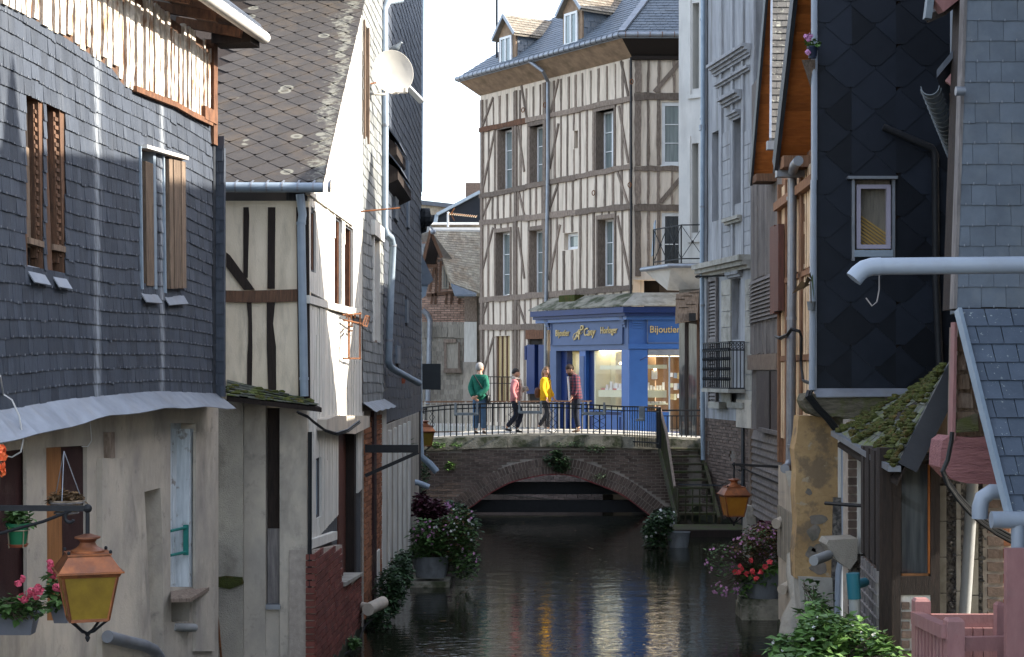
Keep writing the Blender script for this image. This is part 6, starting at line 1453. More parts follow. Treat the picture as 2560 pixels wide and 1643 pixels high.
# brick foot
WR5.box(MB(),-.02,L5,-.5,z5(1050),-.4,-.02).build('brick_core','mortar_dark',h5)
pieces(h5,'brick','brick_brown',WR5.bricks(0,L5-.05,.0,z5(1048),bl=.22,bh=.062,jt=.016,d=.012,seed=11,inside=lambda s,z:not (o5_[4][0][0]<s<o5_[4][1][0] and o5_[4][0][1]<z<o5_[4][2][1])),limit=280,rest='bricks_beyond')
WR5.box(MB(),L5-1.1,L5,z5(1070,1870),z5(1000,1870),.0,.06).build('plaster_patch','plaster_grey',h5)
WR5.box(MB(),L5-.75,L5-.6,.1,z5(1060),.015,.05).build('drain_strip','iron_black',h5)
MB().hexa([WR5.p(0,-.5,-.02),WR5.p(L5+9,-.5,-.02),WR5.p(L5+9,-.5,-3.2),WR5.p(0,-.5,-1.6)],[WR5.p(0,T5-.1,-.41),WR5.p(L5+9,T5-.1,-.41),WR5.p(L5+9,T5-.1,-3.2),WR5.p(0,T5-.1,-1.6)]).build('unseen_body','render_grey',h5)  # runs on unseen past the front to shade the fourth left house
dp5=MB().tube([WR5.P(1757,-30,.10),WR5.P(1757,330,.10),WR5.P(1755,640,.10),WR5.P(1757,1060,.10),WR5.P(1758,1150,.10)],.055,10).build('downpipe','zinc_blue',h5,True)
for y in (52,300,327,520,766,1020):
    mb=MB();c=WR5.P(1756,y,.10);mb.tube([c,c+Vector((0,0,.05 if y !=327 else .14))],.066 if y !=327 else .085,10);mb.build('pipe_collar','zinc',dp5,True)
MB().tube([WR5.P(1769-(k % 2),-20+k*60,.03) for k in range(17)],.012,5).build('wall_cable','cable_black',h5)
MB().tube([WR5.P(*d2(380,418),.9),WR5.P(*d2(420,415),.8),WR5.P(*d2(578,412),.1)],.018,6).tube([WR5.P(*d2(400,418),.85)+Vector((.06*math.cos(t),0,.03*math.sin(t))) for t in [x*.7 for x in range(10)]],.012,5).build('iron_arm','iron_black',h5)

# ---------------------------------------------------------------- boarded house with orange eaves (far gable)
WA=W((1880,29.3),(1954,26.1))
hA=thing('boarded_house','grey boarded house under a gable with orange planked eaves','house',WA.p(1.5,0))
zA=lambda y,px=1915:WA.Z(px,y);LA=WA.len
WA.box(MB(),-.05,LA+3.0,-.4,8.6,-.3,0).build('wall','boards_grey',hA)
rA_=random.Random(41);s=0.
while s<LA+.3:
    w=rA_.uniform(.2,.3)
    WA.box(MB(),s,s+w-.008,zA(690)+rA_.uniform(-.03,.03),zA(430),.001,.02+rA_.uniform(0,.012)).build('board','boards_grey',hA)
    WA.box(MB(),s,s+w-.008,zA(885)+rA_.uniform(-.02,.02),zA(800),.001,.025+rA_.uniform(0,.012)).build('board','boards_grey',hA);s+=w
for k in range(11):
    z=lerp(zA(802),zA(692),k/11);MB().hexa([WA.p(0,z,.05),WA.p(LA+.4,z+.02,.05),WA.p(LA+.4,z+.09,.015),WA.p(0,z+.07,.015)],[WA.p(0,z,.065),WA.p(LA+.4,z+.02,.065),WA.p(LA+.4,z+.09,.025),WA.p(0,z+.07,.025)]).build('clapboard','boards_grey',hA)
WA.box(MB(),0.05,LA,zA(925),zA(886),.01,.09).build('lintel','timber_grey',hA)
d_=WA.pbox(MB(),1891,926,1944,1078,.01,.06).build('door','maroon',hA)
WA.pbox(MB(),1922,928,1924,1076,.061,.075).build('door_joint','timber_dark',d_)
WA.pbox(MB(),1896,1074,1944,1084,.0,.12).build('door_sill','boards_grey',hA)
for k in range(12):
    z=lerp(zA(1300),zA(1086),k/12);MB().hexa([WA.p(.35,z,.05),WA.p(LA+.5,z,.05),WA.p(LA+.5,z+.15,.015),WA.p(.35,z+.15,.015)],[WA.p(.35,z,.068),WA.p(LA+.5,z,.068),WA.p(LA+.5,z+.15,.028),WA.p(.35,z+.15,.028)]).build('clapboard','boards_grey',hA)
WA.box(MB(),.1,.34,.0,zA(1080),.0,.08).build('post','timber_grey',hA)
WA.prism(MB(),wavy(.0,.5,.3,1.3,6,.05,3),.0,.16).build('rough_stone','stone_pale',hA)
# roof: near slope (slates) and far slope with orange soffit
def slab(name,pts,th,mat,par,dirv=Vector((0,0,1))):
    mb=MB();mb.hexa(pts,[p+dirv*th for p in pts]);return mb.build(name,mat,par)
V3=Vector
eN,rg,eF=(21.8,6.58),(24.7,10.25),(26.9,6.68)          # (Y,z) near eave, ridge, far eave
slab('roof',[V3((3.36,eN[0],eN[1])),V3((9,eN[0],eN[1])),V3((9,rg[0],rg[1])),V3((3.84,rg[0],rg[1]))],.05,'slate_pale',hA)
mk('slate_lichen_grey',(.10,.095,.085),(.065,.06,.055),sc=6,var=.2,rough=.85,bump=.4,spots=(.24,.235,.19),ssc=14,sthr=(.58,.62))
roof_courses(V3((3.36,eN[0],eN[1]+.03)),V3((5.2,eN[0],eN[1]+.03)),V3((5.6,rg[0],rg[1]+.03)),V3((3.84,rg[0],rg[1]+.03)),34,14,'slate_lichen_grey',hA,'roof_slates',7,lim=250)
MB().bar(V3((3.35,eN[0]-.02,eN[1]+.02)),V3((3.83,rg[0],rg[1]+.02)),.03,.1).build('verge_flashing','zinc',hA)
MB().bar(V3((3.30,eN[0]-.05,eN[1]-.05)),V3((5.5,eN[0]-.05,eN[1]-.05)),.12,.11).build('gutter','zinc',hA)
xo,xi=3.86,4.9
def planks(name,o0,o1,i0,i1,n,mat,par):
    for k in range(n):
        t0,t1=(k+.03)/n,(k+.97)/n;q=[o0.lerp(o1,t0),o0.lerp(o1,t1),i0.lerp(i1,t1),i0.lerp(i1,t0)]
        MB().hexa(q,[p+V3((0,.0,.03)) for p in q]).build(name,mat,par)
planks('soffit_plank',V3((xo,eF[0],eF[1])),V3((xo,rg[0],rg[1])),V3((xi,eF[0],eF[1])),V3((xi,rg[0],rg[1])),26,'orange_wood',hA)
slab('roof',[V3((xo-.02,eF[0]+.05,eF[1]+.04)),V3((9,eF[0]+.05,eF[1]+.04)),V3((9,rg[0],rg[1]+.05)),V3((xo-.02,rg[0],rg[1]+.05))],.06,'slate',hA)
MB().bar(V3((xo-.03,eF[0]+.06,eF[1]-.05)),V3((xo-.03,rg[0],rg[1]+.02)),.04,.2).build('barge_board','lead_dark',hA)
MB().bar(V3((xo-.02,eF[0]-.25,eF[1]-.02)),V3((5,eF[0]-.25,eF[1]-.02)),.5,.12).build('eaves_beam','timber_brown',hA)
MB().hexa([V3((4.3,22.6,-.3)),V3((9,22.6,-.3)),V3((9,29.5,-.3)),V3((4.5,29.5,-.3))],[V3((4.3,22.6,6.2)),V3((9,22.6,6.2)),V3((9,29.5,6.6)),V3((4.5,29.5,6.6))]).build('unseen_body','boards_grey',hA)
MB().prism([V3((4.25,eN[0]+.3,eN[1]-.2)),V3((4.25,rg[0],rg[1]-.05)),V3((4.25,eF[0]-.3,eF[1]-.1))],(4.5,0,0)).build('gable','boards_grey',hA)

# ---------------------------------------------------------------- brown timber house (near gable) with canal front
mk('cream_lit',(.72,.56,.38),(.56,.41,.26),sc=3,st=(2,2,.7),var=.1,rough=.9,bump=.35,bsc=40,dirt=(.30,.18,.10),dsc=2,damt=.5)  # warm bounced light on the canal front put into the colour
mk('timber_lit',(.30,.165,.095),(.16,.085,.05),sc=8,st=V,var=.2,rough=.85,bump=.6,bsc=30,bst=V)  # brown timber brightened for the same bounced light
WB=W((1955,23.0),(2045,19.8))
hB=thing('brown_timber_house','timber framed house with cream strips, brown posts and orange eaves over the canal','house',WB.p(1.5,0))
zB=lambda y,px=1995:WB.Z(px,y);LB=WB.len
WB.box(MB(),-.02,LB+.4,-.3,6.3,-.3,0).build('wall','timber_lit',hB)
rB_=random.Random(51);s=.02;lst=[]
while s<LB+.35:
    w=rB_.uniform(.075,.12)
    for (ya,yb) in ((1105,905),(895,690),(680,440)):
        if rB_.random()<.9:mb=MB();WB.prism(mb,wavy(s,s+w,zB(ya),zB(yb),5,.01,rB_.random()),.0,.03+rB_.uniform(-.012,.012));lst.append((mb.v,mb.f))
    s+=w+rB_.uniform(.06,.12)
pieces(hB,'daub_strip','cream_lit',lst)
for px,w,dd in ((1957,.12,.07),(1993,.16,.09),(2012,.14,.06),(1972,.08,.05)):
    s=WB.S(px);WB.prism(MB(),wavy(s-w/2,s+w/2,zB(1170),zB(430),6,.012,px),.0,dd).build('post','timber_lit',hB)
for ya,yb,dd in ((500,478,.12),(700,688,.06),(902,888,.05)):WB.box(MB(),0,LB+.4,zB(ya),zB(yb),.0,dd).build('rail','timber_lit',hB)
for a,b,y0,y1 in ((1947,1961,540,775),(1961,1972,545,770)):
    s0_,s1_=WB.S(max(a,1950)),WB.S(b);WB.box(MB(),min(s0_,s1_),max(s0_,s1_),zB(y1),zB(y0),.06,.14).build('shutter','dark_wood_red',hB)
dpB=[WB.P(1996,402,.30),WB.P(1985,415,.22),WB.P(1981,440,.14),WB.P(1980,700,.14),WB.P(1977,1000,.14),WB.P(1976,1150,.14),WB.P(1972,1168,.18),WB.P(1962,1172,.26)]
dpo=MB().tube(dpB,.058,12).build('downpipe','zinc',hB,True)
for y in (500,800,1120):c=WB.P(1979,y,.14);MB().tube([c,c+V3((0,0,.04))],.066,12).build('pipe_collar','zinc',dpo,True)
mb=MB();pth=[WB.P(*d2(930,825),.1),WB.P(*d2(960,838),.2),WB.P(*d2(1010,815),.26),WB.P(*d2(1040,775),.24),WB.P(*d2(1095,790),.15),WB.P(*d2(1110,830),.12),WB.P(*d2(1105,1000),.12),WB.P(*d2(1120,1130),.12),WB.P(*d2(1165,1145),.1)];mb.tube(pth,.016,6);mb.tube([p+V3((.01,0,-.02)) for p in pth],.01,6);mb.build('wall_cable','cable_black',hB)
# gable roof B : soffit planks of the far slope
vB0,vB1=V3((3.29,20.75,6.20)),V3((3.29,18.6,8.95));iB0,iB1=V3((4.3,20.75,6.20)),V3((4.3,18.6,8.95))
planks('soffit_plank',vB0,vB1,iB0,iB1,30,'orange_wood',hB)
slab('roof',[vB0+V3((-.02,.05,.04)),V3((9,20.8,6.24)),V3((9,18.6,9.0)),vB1+V3((-.02,0,.05))],.06,'slate_pale',hB)
MB().bar(vB0+V3((-.03,.05,-.05)),vB1+V3((-.03,0,.02)),.05,.22).build('barge_board','lead_dark',hB)
MB().tube([vB0+V3((.05,-.02,.1))+V3((0,0,0)),vB1+V3((.05,0,.15))],.03,6).build('verge_trim','zinc',hB)
MB().bar(V3((3.30,20.6,6.16)),V3((4.2,20.6,6.16)),.4,.14).build('eaves_beam','timber_lit',hB)
MB().bar(V3((3.27,20.8,6.08)),V3((4.2,20.8,6.08)),.16,.14).build('gutter','zinc',hB)
MB().hexa([V3((4.05,17.6,-.3)),V3((9,17.6,-.3)),V3((9,22.6,-.3)),V3((4.05,22.6,-.3))],[V3((4.05,17.6,8.2)),V3((9,17.6,8.2)),V3((9,20.4,6.3)),V3((4.05,20.4,6.3))]).build('unseen_body','timber_dark',hB)
# foot of the canal front: rough strips and a bulging stone
GB=WB.off(.02)
GB.box(MB(),.0,LB+.3,-.3,zB(1180),-.05,.03).build('foot_wall','plaster_grey',hB)
lst=[];s=.05
while s<1.6:
    w=rB_.uniform(.04,.07);mb=MB();GB.prism(mb,wavy(s,s+w,zB(1420),zB(1285),4,.01,rB_.random()),.03,.05);lst.append((mb.v,mb.f));s+=w+.03
pieces(hB,'foot_strip','shingle_grey',lst)
mb=MB();pts=[(1963,1178),(2064,1172),(2092,1186),(2080,1200),(2030,1216),(1972,1216)];WBQ=W((1963,19.9),(2100,19.2));WBQ.pprism(mb,pts,-.4,.12);mb.build('stone_bracket','stone_pale',hB)
mb=MB();bl=[(1968,1380),(1975,1440),(2000,1470),(2030,1500),(2040,1560),(1980,1560),(1985,1500),(1970,1450)]
mb.tube([at(1985,1385,20.6),at(1988,1430,20.5),at(2005,1465,20.3),at(2008,1500,20.2),at(2000,1545,20.2),at(2000,1640,20.2)],[.09,.12,.17,.15,.22,.3],9);mb.build('bulging_foot','stone_pale',hB,True)
MB().tube([at(1940,1310,22.5),at(1975,1295,22.8)],.07,10).build('waste_pipe','plaster_grey',hB,True);MB().tube([at(1955,1475,22.0),at(1985,1458,22.3)],.07,10).build('waste_pipe','plaster_grey',hB,True)

# ---------------------------------------------------------------- dark diamond-slated house
WD=W((2040,17.4),(2440,17.4))
hD=thing('diamond_slate_house','near-black house wall clad in large diamond slates with one small window','house',WD.p(.8,0))
zD=lambda y:zat(y,17.4);XD=lambda px:WD.S(px)
wnd=WD.rect(2136,446,2232,634)
ztopD=8.55
WD.panel(MB(),[(0,zD(974)),(XD(2440),zD(974)),(XD(2440),ztopD),(0,ztopD)],[wnd],-.3,-.02).build('wall','timber_dark',hD)
# diamonds: lattice from the photo (125 px by 107 px)
dw_,dh_=126.0/F*17.4,107.3/F*17.4;x0_,z0_=XD(2062),zD(62);lst=[];rdm=random.Random(61)
def clip_rect(poly,x0,x1,z0,z1):
    def cl(p,f,it):
        out=[]
        for i in range(len(p)):
            a,b=p[i-1],p[i]
            if f(b):
                if not f(a):out.append(it(a,b))
                out.append(b)
            elif f(a):out.append(it(a,b))
        return out
    def ix(v,k):return lambda a,b:tuple(lerp(a[j],b[j],(v-a[k])/(b[k]-a[k])) for j in (0,1))
    poly=cl(poly,lambda p:p[0]>=x0,ix(x0,0));poly=poly and cl(poly,lambda p:p[0]<=x1,ix(x1,0));poly=poly and cl(poly,lambda p:p[1]>=z0,ix(z0,1));return poly and cl(poly,lambda p:p[1]<=z1,ix(z1,1))
rows=range(-5,12)
for j in range(-6,24):
    for i in range(-1,5):
        cx,cz=x0_+(i+.5*(j % 2))*dw_,z0_-j*dh_/2+dh_*.5
        poly=[(cx-.09*dw_,cz-.455*dh_),(cx+.09*dw_,cz-.455*dh_),(cx+.49*dw_,cz-.04*dh_),(cx+.49*dw_,cz+.04*dh_),(cx,cz+.54*dh_),(cx-.49*dw_,cz+.04*dh_),(cx-.49*dw_,cz-.04*dh_)]
        for (ra,rb2_,rc,rd_) in ((0.004,wnd[0][0]-.03,zD(972),ztopD),(wnd[1][0]+.03,XD(2438),zD(972),ztopD),(wnd[0][0]-.03,wnd[1][0]+.03,zD(972),wnd[0][1]-.02),(wnd[0][0]-.03,wnd[1][0]+.03,wnd[2][1]+.02,ztopD)):
            pc=clip_rect(poly,ra,rb2_,rc,rd_)
            if not pc or len(pc)<3:continue
            xs_=[p[0] for p in pc];zs_=[p[1] for p in pc]
            if max(xs_)-min(xs_)<.05 or max(zs_)-min(zs_)<.05:continue
            off_=.002*(j % 2);tilt=rdm.uniform(-.003,.003)
            fr_=[WD.p(x,z,.004+.015*(1-(z-cz+.5*dh_)/(1.05*dh_))+tilt*(x-cx)/dw_) for x,z in pc]
            mb=MB();mb.prism(fr_,-WD.n*.005);lst.append((mb.v,mb.f))
pieces(hD,'diamond_slate','slate_dark',lst,limit=290)
MB().tube([WD.P(2036,-30,.04),WD.P(2036,450,.04)],.034,8).tube([WD.P(2034,450,.04),WD.P(2030,975,.04)],.034,8).build('corner_trim','pvc_grey',hD,True)
WD.box(MB(),-.04,-.002,zD(975),ztopD,-.02,.05).build('corner_edge','zinc',hD)
window_sz(WD,hD,XD(2141),XD(2226),zD(622),zD(462),-.015,rows=1,cols=1,frame='lilac_frame',pane='pane_clear',fw=.042)
mk('reflection_yellow',(.55,.36,.10),(.42,.26,.07),sc=5,var=.1,rough=.7,bump=.1)
WD.box(MB(),XD(2138),XD(2230),zD(636),zD(448),-.5,-.10).build('reflection_back','shingle_grey',hD)  # grey back and yellow strips stand in for the pane's warm reflection
for k in range(13):
    y=530+k*9;WD.pprism(MB(),[(2140,y),(2229,y+62),(2229,y+67),(2140,y+5)],-.098,-.075).build('lath','reflection_yellow',hD)
WD.pbox(MB(),2137,625,2233,642,-.02,.07).build('window_sill','zinc_blue',hD);WD.pbox(MB(),2120,440,2245,447,-.02,.09).build('window_hood','zinc',hD)
WD.pbox(WD.pbox(MB(),2130,447,2137,652,-.02,.04),2231,447,2238,645,-.02,.04).build('window_edge','zinc',hD)
MB().tube([WD.P(2208,318,.12),WD.P(2330,370,.09),WD.P(2338,385,.08),WD.P(2340,700,.08),WD.P(2350,930,.08)],.038,10).build('black_pipe','iron_black',hD,True)
MB().hexa([WD.P(2030,974,.02),WD.P(2275,974,.02),WD.P(2255,992,.12),WD.P(2042,994,.12)],[WD.P(2030,971,.02),WD.P(2275,971,.02),WD.P(2255,989,.12),WD.P(2042,991,.12)]).build('zinc_skirt','zinc',hD)
MB().hexa([V3((WD.a.x,17.38,ztopD)),V3((9,17.38,ztopD)),V3((9,18.62,8.98)),V3((3.2,18.62,8.98))],[V3((WD.a.x,17.38,ztopD+.06)),V3((9,17.38,ztopD+.06)),V3((9,18.62,9.04)),V3((3.2,18.62,9.04))]).build('roof','slate',hD)
MB().hexa([V3((4.2,17.5,3.5)),V3((4.2,18.6,3.5)),V3((9,18.6,3.5)),V3((9,17.72,3.5))],[V3((4.2,17.5,8.5)),V3((4.2,18.6,8.9)),V3((9,18.6,8.9)),V3((9,17.72,8.5))]).build('unseen_body','slate_dark',hD)
# rotten beam and ochre plaster under the jetty
WE=W((1985,17.75),(2330,17.75))
mb=MB();ob=[e2(*p) for p in ((130,1270),(150,1225),(200,1218),(260,1248),(470,1250),(700,1248),(690,1330),(470,1400),(360,1378),(270,1388),(190,1360),(150,1322))];WD.pprism(mb,ob,-.3,.10);mb.build('rotten_beam','old_beam',hD)
WD.pprism(MB(),[e2(360,1385),e2(560,1330),e2(600,1400),e2(430,1470)],-.25,.04).build('brace','old_beam',hD)
mb=MB();pth=[WD.P(*e2(170,1210),.14),WD.P(*e2(160,1240),.18),WD.P(*e2(230,1330),.16),WD.P(*e2(300,1400),.14),WD.P(*e2(360,1480),.12)];mb.tube(pth,.03,6);mb.tube([p+V3((.03,0,.01)) for p in pth],.02,6);mb.build('cable_bundle','cable_black',hD)
pl=WE.pprism(MB(),[e3(78,1000),e3(140,1022),e3(200,995),e3(260,1018),e3(330,1000),e3(352,940),e3(345,860),e3(372,780),e3(366,600),e3(380,400),e3(374,200),e3(380,60),e3(360,-110),e3(100,-110),e3(92,0),e3(70,120),e3(84,250),e3(76,420),e3(90,640),e3(72,820)],-.3,.0).build('ochre_wall','ochre_plaster',hD)
rp_=random.Random(71)
for (x,y,w,h) in ((230,600,60,40),(205,690,45,50),(260,800,70,35),(190,830,40,45),(240,930,60,40),(170,410,22,22)):
    a0_=rp_.uniform(0,6);WE.pprism(MB(),[e3(x+w*math.cos(t*.449)*(1+.2*math.sin(3*t*.449+a0_)),y+h*math.sin(t*.449)*(1+.2*math.sin(2*t*.449+a0_))) for t in range(14)],-.01,.006).build('bare_patch','mortar_dark',pl)
WE.pprism(MB(),[e3(150,1640),e3(360,1640),e3(330,1000),e3(100,990)],-.3,.06).build('rubble_foot','stone_pale',hD)
WE.pprism(MB(),[e3(372,700),e3(412,700),e3(412,-90),e3(372,-90)],-.3,.03).build('white_board','white_wall',hD)
WE.pprism(MB(),[e3(322,1300),e3(412,1300),e3(412,450),e3(340,450)],-.3,.05).build('flint_pier','flint',hD)
MB().tube([WE.P(2114,1080,.12),WE.P(2116,1345,.12),WE.P(2100,1430,.1),WE.P(2097,1560,.1)],.05,10).build('grey_pipe','pvc_grey',hD,True)
WE2=W((2120,16.9),(2175,16.9))
WE2.pbox(MB(),2121,1050,2144,1700,-.3,-.02).build('pier_core','mortar',hD)
pieces(hD,'brick','brick_brown',WE2.bricks(WE2.S(2121),WE2.S(2144),WE2.Z(2130,1640),WE2.Z(2130,1095),bl=.22,bh=.07,jt=.016,d=.0,seed=13),limit=60)
WE2.pbox(MB(),2144,1120,2166,1385,-.2,.03).build('white_pier','white_wall',hD);WE2.pbox(MB(),2128,1385,2166,1700,-.2,.01).build('flint_pier','flint',hD)
# roof clutter: spikes and pipes
MB().tube([at(2064,1258,16.9),at(2115,1262,16.6),at(2165,1265,16.4)],.02,6).build('iron_spike','iron_black',hD)
mb=MB();wd_=[at(2065,1362,16.5),at(2072,1350,16.5),at(2145,1347,16.5),at(2143,1400,16.5),at(2125,1425,16.5),at(2090,1400,16.5)];mb.prism(wd_,(0,.4,0));mb.build('stone_spout_block','roughcast',hD)
MB().tube([at(2034,1402,16.2),at(2072,1388,16.5)],.05,10).build('spout_pipe','pvc_white',hD,True)

# ---------------------------------------------------------------- porch with mossy roof
WP=W((2196,13.9),(2352,13.9));zP=lambda y:zat(y,13.9)
hP=thing('mossy_porch','dark timber porch with glazed panel under a mossy slate roof','porch',WP.p(.3,0))
def pp(name,x0,y0,x1,y1,d0,d1,mat,par=None):mb=MB();WP.pbox(mb,x0,y0,x1,y1,d0,d1);return mb.build(name,mat,par or hP)
pp('post',2199,1120,2252,1800,-.12,.0,'timber_dark');pp('post',2327,1150,2350,1700,-.12,-.02,'timber_dark');pp('head',2252,1120,2350,1160,-.1,-.03,'timber_dark');pp('rail',2252,1441,2327,1488,-.1,-.02,'timber_dark')
pw=pp('window',2254,1160,2327,1440,-.09,-.075,'pane_porch');pp('frame',2321,1160,2328,1440,-.07,-.045,'orange_wood',pw);pp('frame',2254,1434,2327,1441,-.07,-.045,'brown_jamb',pw)
pp('brick_core',2252,1488,2328,1800,-.12,-.035,'white_wall')
pieces(hP,'brick','brick_brown',WP.bricks(WP.S(2256),WP.S(2325),zP(1790),zP(1496),bl=.125,bh=.058,jt=.022,d=-.015,th=.03,seed=3),limit=80)
WPS=W(V3((WP.p(WP.S(2199),0).x,13.9,0)),V3((WP.p(WP.S(2199),0).x+.12,15.2,0)))     # canal side of the porch
WPS.box(MB(),.0,1.2,.3,zP(1130),-.1,-.03).build('side_boards','timber_dark',hP)
for k in range(6):WPS.box(MB(),.04+k*.2,.22+k*.2,zP(1420),zP(1130),-.03,.005+.01*(k % 2)).build('board','timber_dark',hP)
WPS.box(MB(),.02,1.2,.3,zP(1430),-.02,.0).build('lattice_back','brick_brown',hP)
for k in range(7):WPS.box(MB(),.02+k*.19,.05+k*.19,zP(1760),zP(1430),.0,.02).build('lattice_bar','boards_grey',hP)
for k in range(10):WPS.box(MB(),.0,1.2,zP(1460+k*30),zP(1456+k*30),.005,.025).build('lattice_bar','boards_grey',hP)
# roof: slope falls left towards the canal
RA,RB=at(2378,908,13.6),at(2243,1172,13.55)          # near verge top, bottom
RC,RD2=at(2352,932,16.9),at(2094,1083,16.4)
RC,RD2=at(2356,934,17.1),at(2094,1083,17.1)
slab('roof_deck',[p+V3((0,0,-.10)) for p in (RA,RB,RD2,RC)],-.04,'timber_dark',hP)
nrmP=(RB-RA).cross(RC-RA).normalized();nrmP=nrmP if nrmP.z>0 else-nrmP
roof_courses(RB,RD2,RC,RA,12,12,'mossy_slate',hP,'roof_slates',9,lim=200)
mb=MB();rm=random.Random(16)
for k in range(900):
    u,v=rm.random(),rm.random()**1.1
    p=RB.lerp(RD2,u).lerp(RA.lerp(RC,u),v*.96)
    if noise.noise(p*2.6)<-.12:continue
    mb.blob(p+nrmP*.045,rm.uniform(.02,.055),rm.uniform(.03,.07),rm.uniform(.012,.028),7,5,.3)
o=mb.build('moss_clumps','moss',hP,True);o['kind']='stuff'
mb=MB();vd=(RB-RA).normalized();pv=V3((-vd.z,0,vd.x));pv=-pv if pv.z>0 else pv;q=[RA+V3((0,-.03,.05)),RB+V3((0,-.03,.05)),RB+V3((0,-.03,.05))+pv*.17,RA+V3((0,-.03,.05))+pv*.17];mb.hexa(q,[p+V3((0,.035,0)) for p in q]);mb.build('verge_board','lead_dark',hP)
MB().bar(RB+V3((-.02,0,.0)),RD2+V3((-.02,0,0)),.1,.05).build('eaves_edge','zinc',hP)
MB().prism([at(2290,1132,13.75),at(2362,985,13.75),at(2375,985,13.75),at(2375,1130,13.75)],(0,.05,0)).build('gable_boards','shutter_wood',hP)

# ---------------------------------------------------------------- flint and brick wall right of the porch
WG=W((2345,14.4),(2600,14.4));zG=lambda y:zat(y,14.4)
wl=thing('flint_wall','flint and brick wall with pale stone strips behind the pink fence','wall',WG.p(.3,0))
WG.pbox(MB(),2348,1180,2600,1900,-.3,0).build('flint_face','flint',wl)
for x0,x1 in ((2350,2366),(2391,2402),(2428,2446)):
    for k in range(6):y=1190+k*90+(x0 % 7)*5;WG.pbox(MB(),x0,y,x1,y+87,-.1,.025).build('stone_block','stone_pale',wl)
rf_=random.Random(81);lst=[]
for k in range(150):
    x,y=rf_.choice((rf_.uniform(2366,2391),rf_.uniform(2446,2462),rf_.uniform(2366,2391))),rf_.uniform(1190,1640);c=WG.P(x,y,.005);mb=MB();mb.blob(c,rf_.uniform(.012,.032),.02,rf_.uniform(.01,.02),7,5,.25);lst.append((mb.v,mb.f))
mk('flint_stone',(.05,.05,.052),(.16,.15,.14),sc=12,var=.5,rough=.5,bump=.3)
pieces(wl,'flint','flint_stone',lst,limit=200,smooth=True)
WG.pbox(MB(),2458,1180,2530,1900,-.1,.02).build('brick_core','mortar',wl)
pieces(wl,'brick','brick_brown',WG.bricks(WG.S(2466),WG.S(2505),zG(1800),zG(1230),bl=.2,bh=.075,jt=.032,d=.05,th=.05,seed=3),limit=60)
pieces(wl,'brick','brick_orange',WG.bricks(WG.S(2506),WG.S(2524),zG(1800),zG(1230),bl=.1,bh=.075,jt=.032,d=.04,th=.04,seed=4),limit=60)
MB().tube([WG.P(2432,1200,.14),WG.P(2420,1400,.14),WG.P(2410,1560,.14),WG.P(2404,1700,.14)],.05,12).build('white_downpipe','pvc_white',wl,True)

# ---------------------------------------------------------------- blue slate house (nearest right) with apron roof and pink timbers
WR1=W((2400,12.5),(2700,12.5));z1_=lambda y:zat(y,12.5);S1_=lambda px:WR1.S(px)
hR=thing('blue_slate_house','nearest house on right with blue grey hung slates and slate apron roof','house',WR1.p(.5,0))
WR1.prism(MB(),[(S1_(2391),z1_(772)),(3.0,z1_(772)),(3.0,8.8),(S1_(2420),8.8),(S1_(2417),z1_(0))],-.4,-.01).build('wall','timber_dark',hR)
lz=lambda z:lerp(S1_(2391),S1_(2417),(z-z1_(772))/(z1_(0)-z1_(772)))
gz_=51.2/F*12.5;lst=[];r1_=random.Random(91);zz=z1_(769);i=0
while zz<8.7:
    x=lz(zz)-(0.10 if i % 2 else 0.0)
    while x<1.2:
        w=.188*(1+r1_.uniform(-.03,.03));a,b=max(x,lz(zz)),x+w-.003;x+=w
        if b-a<.03:continue
        j=r1_.uniform(-.003,.003);lst.append(WR1.slate(a,b,zz+j,zz+j,zz+gz_+.012,zz+gz_+.012,.0,lift=.012+r1_.uniform(-.002,.003),hook=True))
    zz+=gz_;i+=1
pieces(hR,'slate',['slate_blue','zinc'],lst,limit=290)
MB().hexa([WR1.p(lz(z1_(772))-.025,z1_(772),-.1),WR1.p(lz(z1_(772)),z1_(772),-.1),WR1.p(lz(8.7),8.7,-.1),WR1.p(lz(8.7)-.025,8.7,-.1)],[WR1.p(lz(z1_(772))-.025,z1_(772),.015),WR1.p(lz(z1_(772)),z1_(772),.015),WR1.p(lz(8.7),8.7,.015),WR1.p(lz(8.7)-.025,8.7,.015)]).build('corner_edge','boards_grey',hR)
MB().hexa([V3((WR1.a.x+.1,12.6,4.1)),V3((7,12.6,4.1)),V3((7,14.7,4.1)),V3((WR1.a.x+.5,14.7,4.1))],[V3((WR1.a.x+.1,12.6,9.0)),V3((7,12.6,9.0)),V3((7,14.7,9.0)),V3((WR1.a.x+.5,14.7,9.0))]).build('unseen_body','slate_blue',hR)  # unseen mass, reaches back to close a sun gap
slab('roof',[V3((3.2,10.6,9.0)),V3((7.5,10.6,9.0)),V3((7.5,14.9,9.05)),V3((3.2,14.9,9.05))],.15,'slate',hR)
MB().hexa([V3((3.75,6.0,0)),V3((7,6.0,0)),V3((7,12.4,0)),V3((3.95,12.4,0))],[V3((3.75,6.0,9.3)),V3((7,6.0,9.3)),V3((7,12.4,9.0)),V3((3.95,12.4,9.0))]).build('unseen_wing','slate_blue',hR)  # unseen wing, added as a shadow caster for the left slate wall
MB().add([V3((3.15,11.75,9.1)),V3((3.45,11.75,9.1)),V3((3.45,12.1,9.1)),V3((3.15,12.1,9.1)),V3((3.3,11.93,9.95))],[[0,1,2,3],[0,1,4],[1,2,4],[2,3,4],[3,0,4]]).build('roof_spike','zinc',hR)
WN=W(V3((3.75,6.0,0)),V3((3.95,12.4,0)));pieces(hR,'wing_slate','slate_blue',WN.slates(0,6.38,.9,9.0,.152,.19,d=.002,jw=.06,seed=8),limit=0,rest='wing_slates')
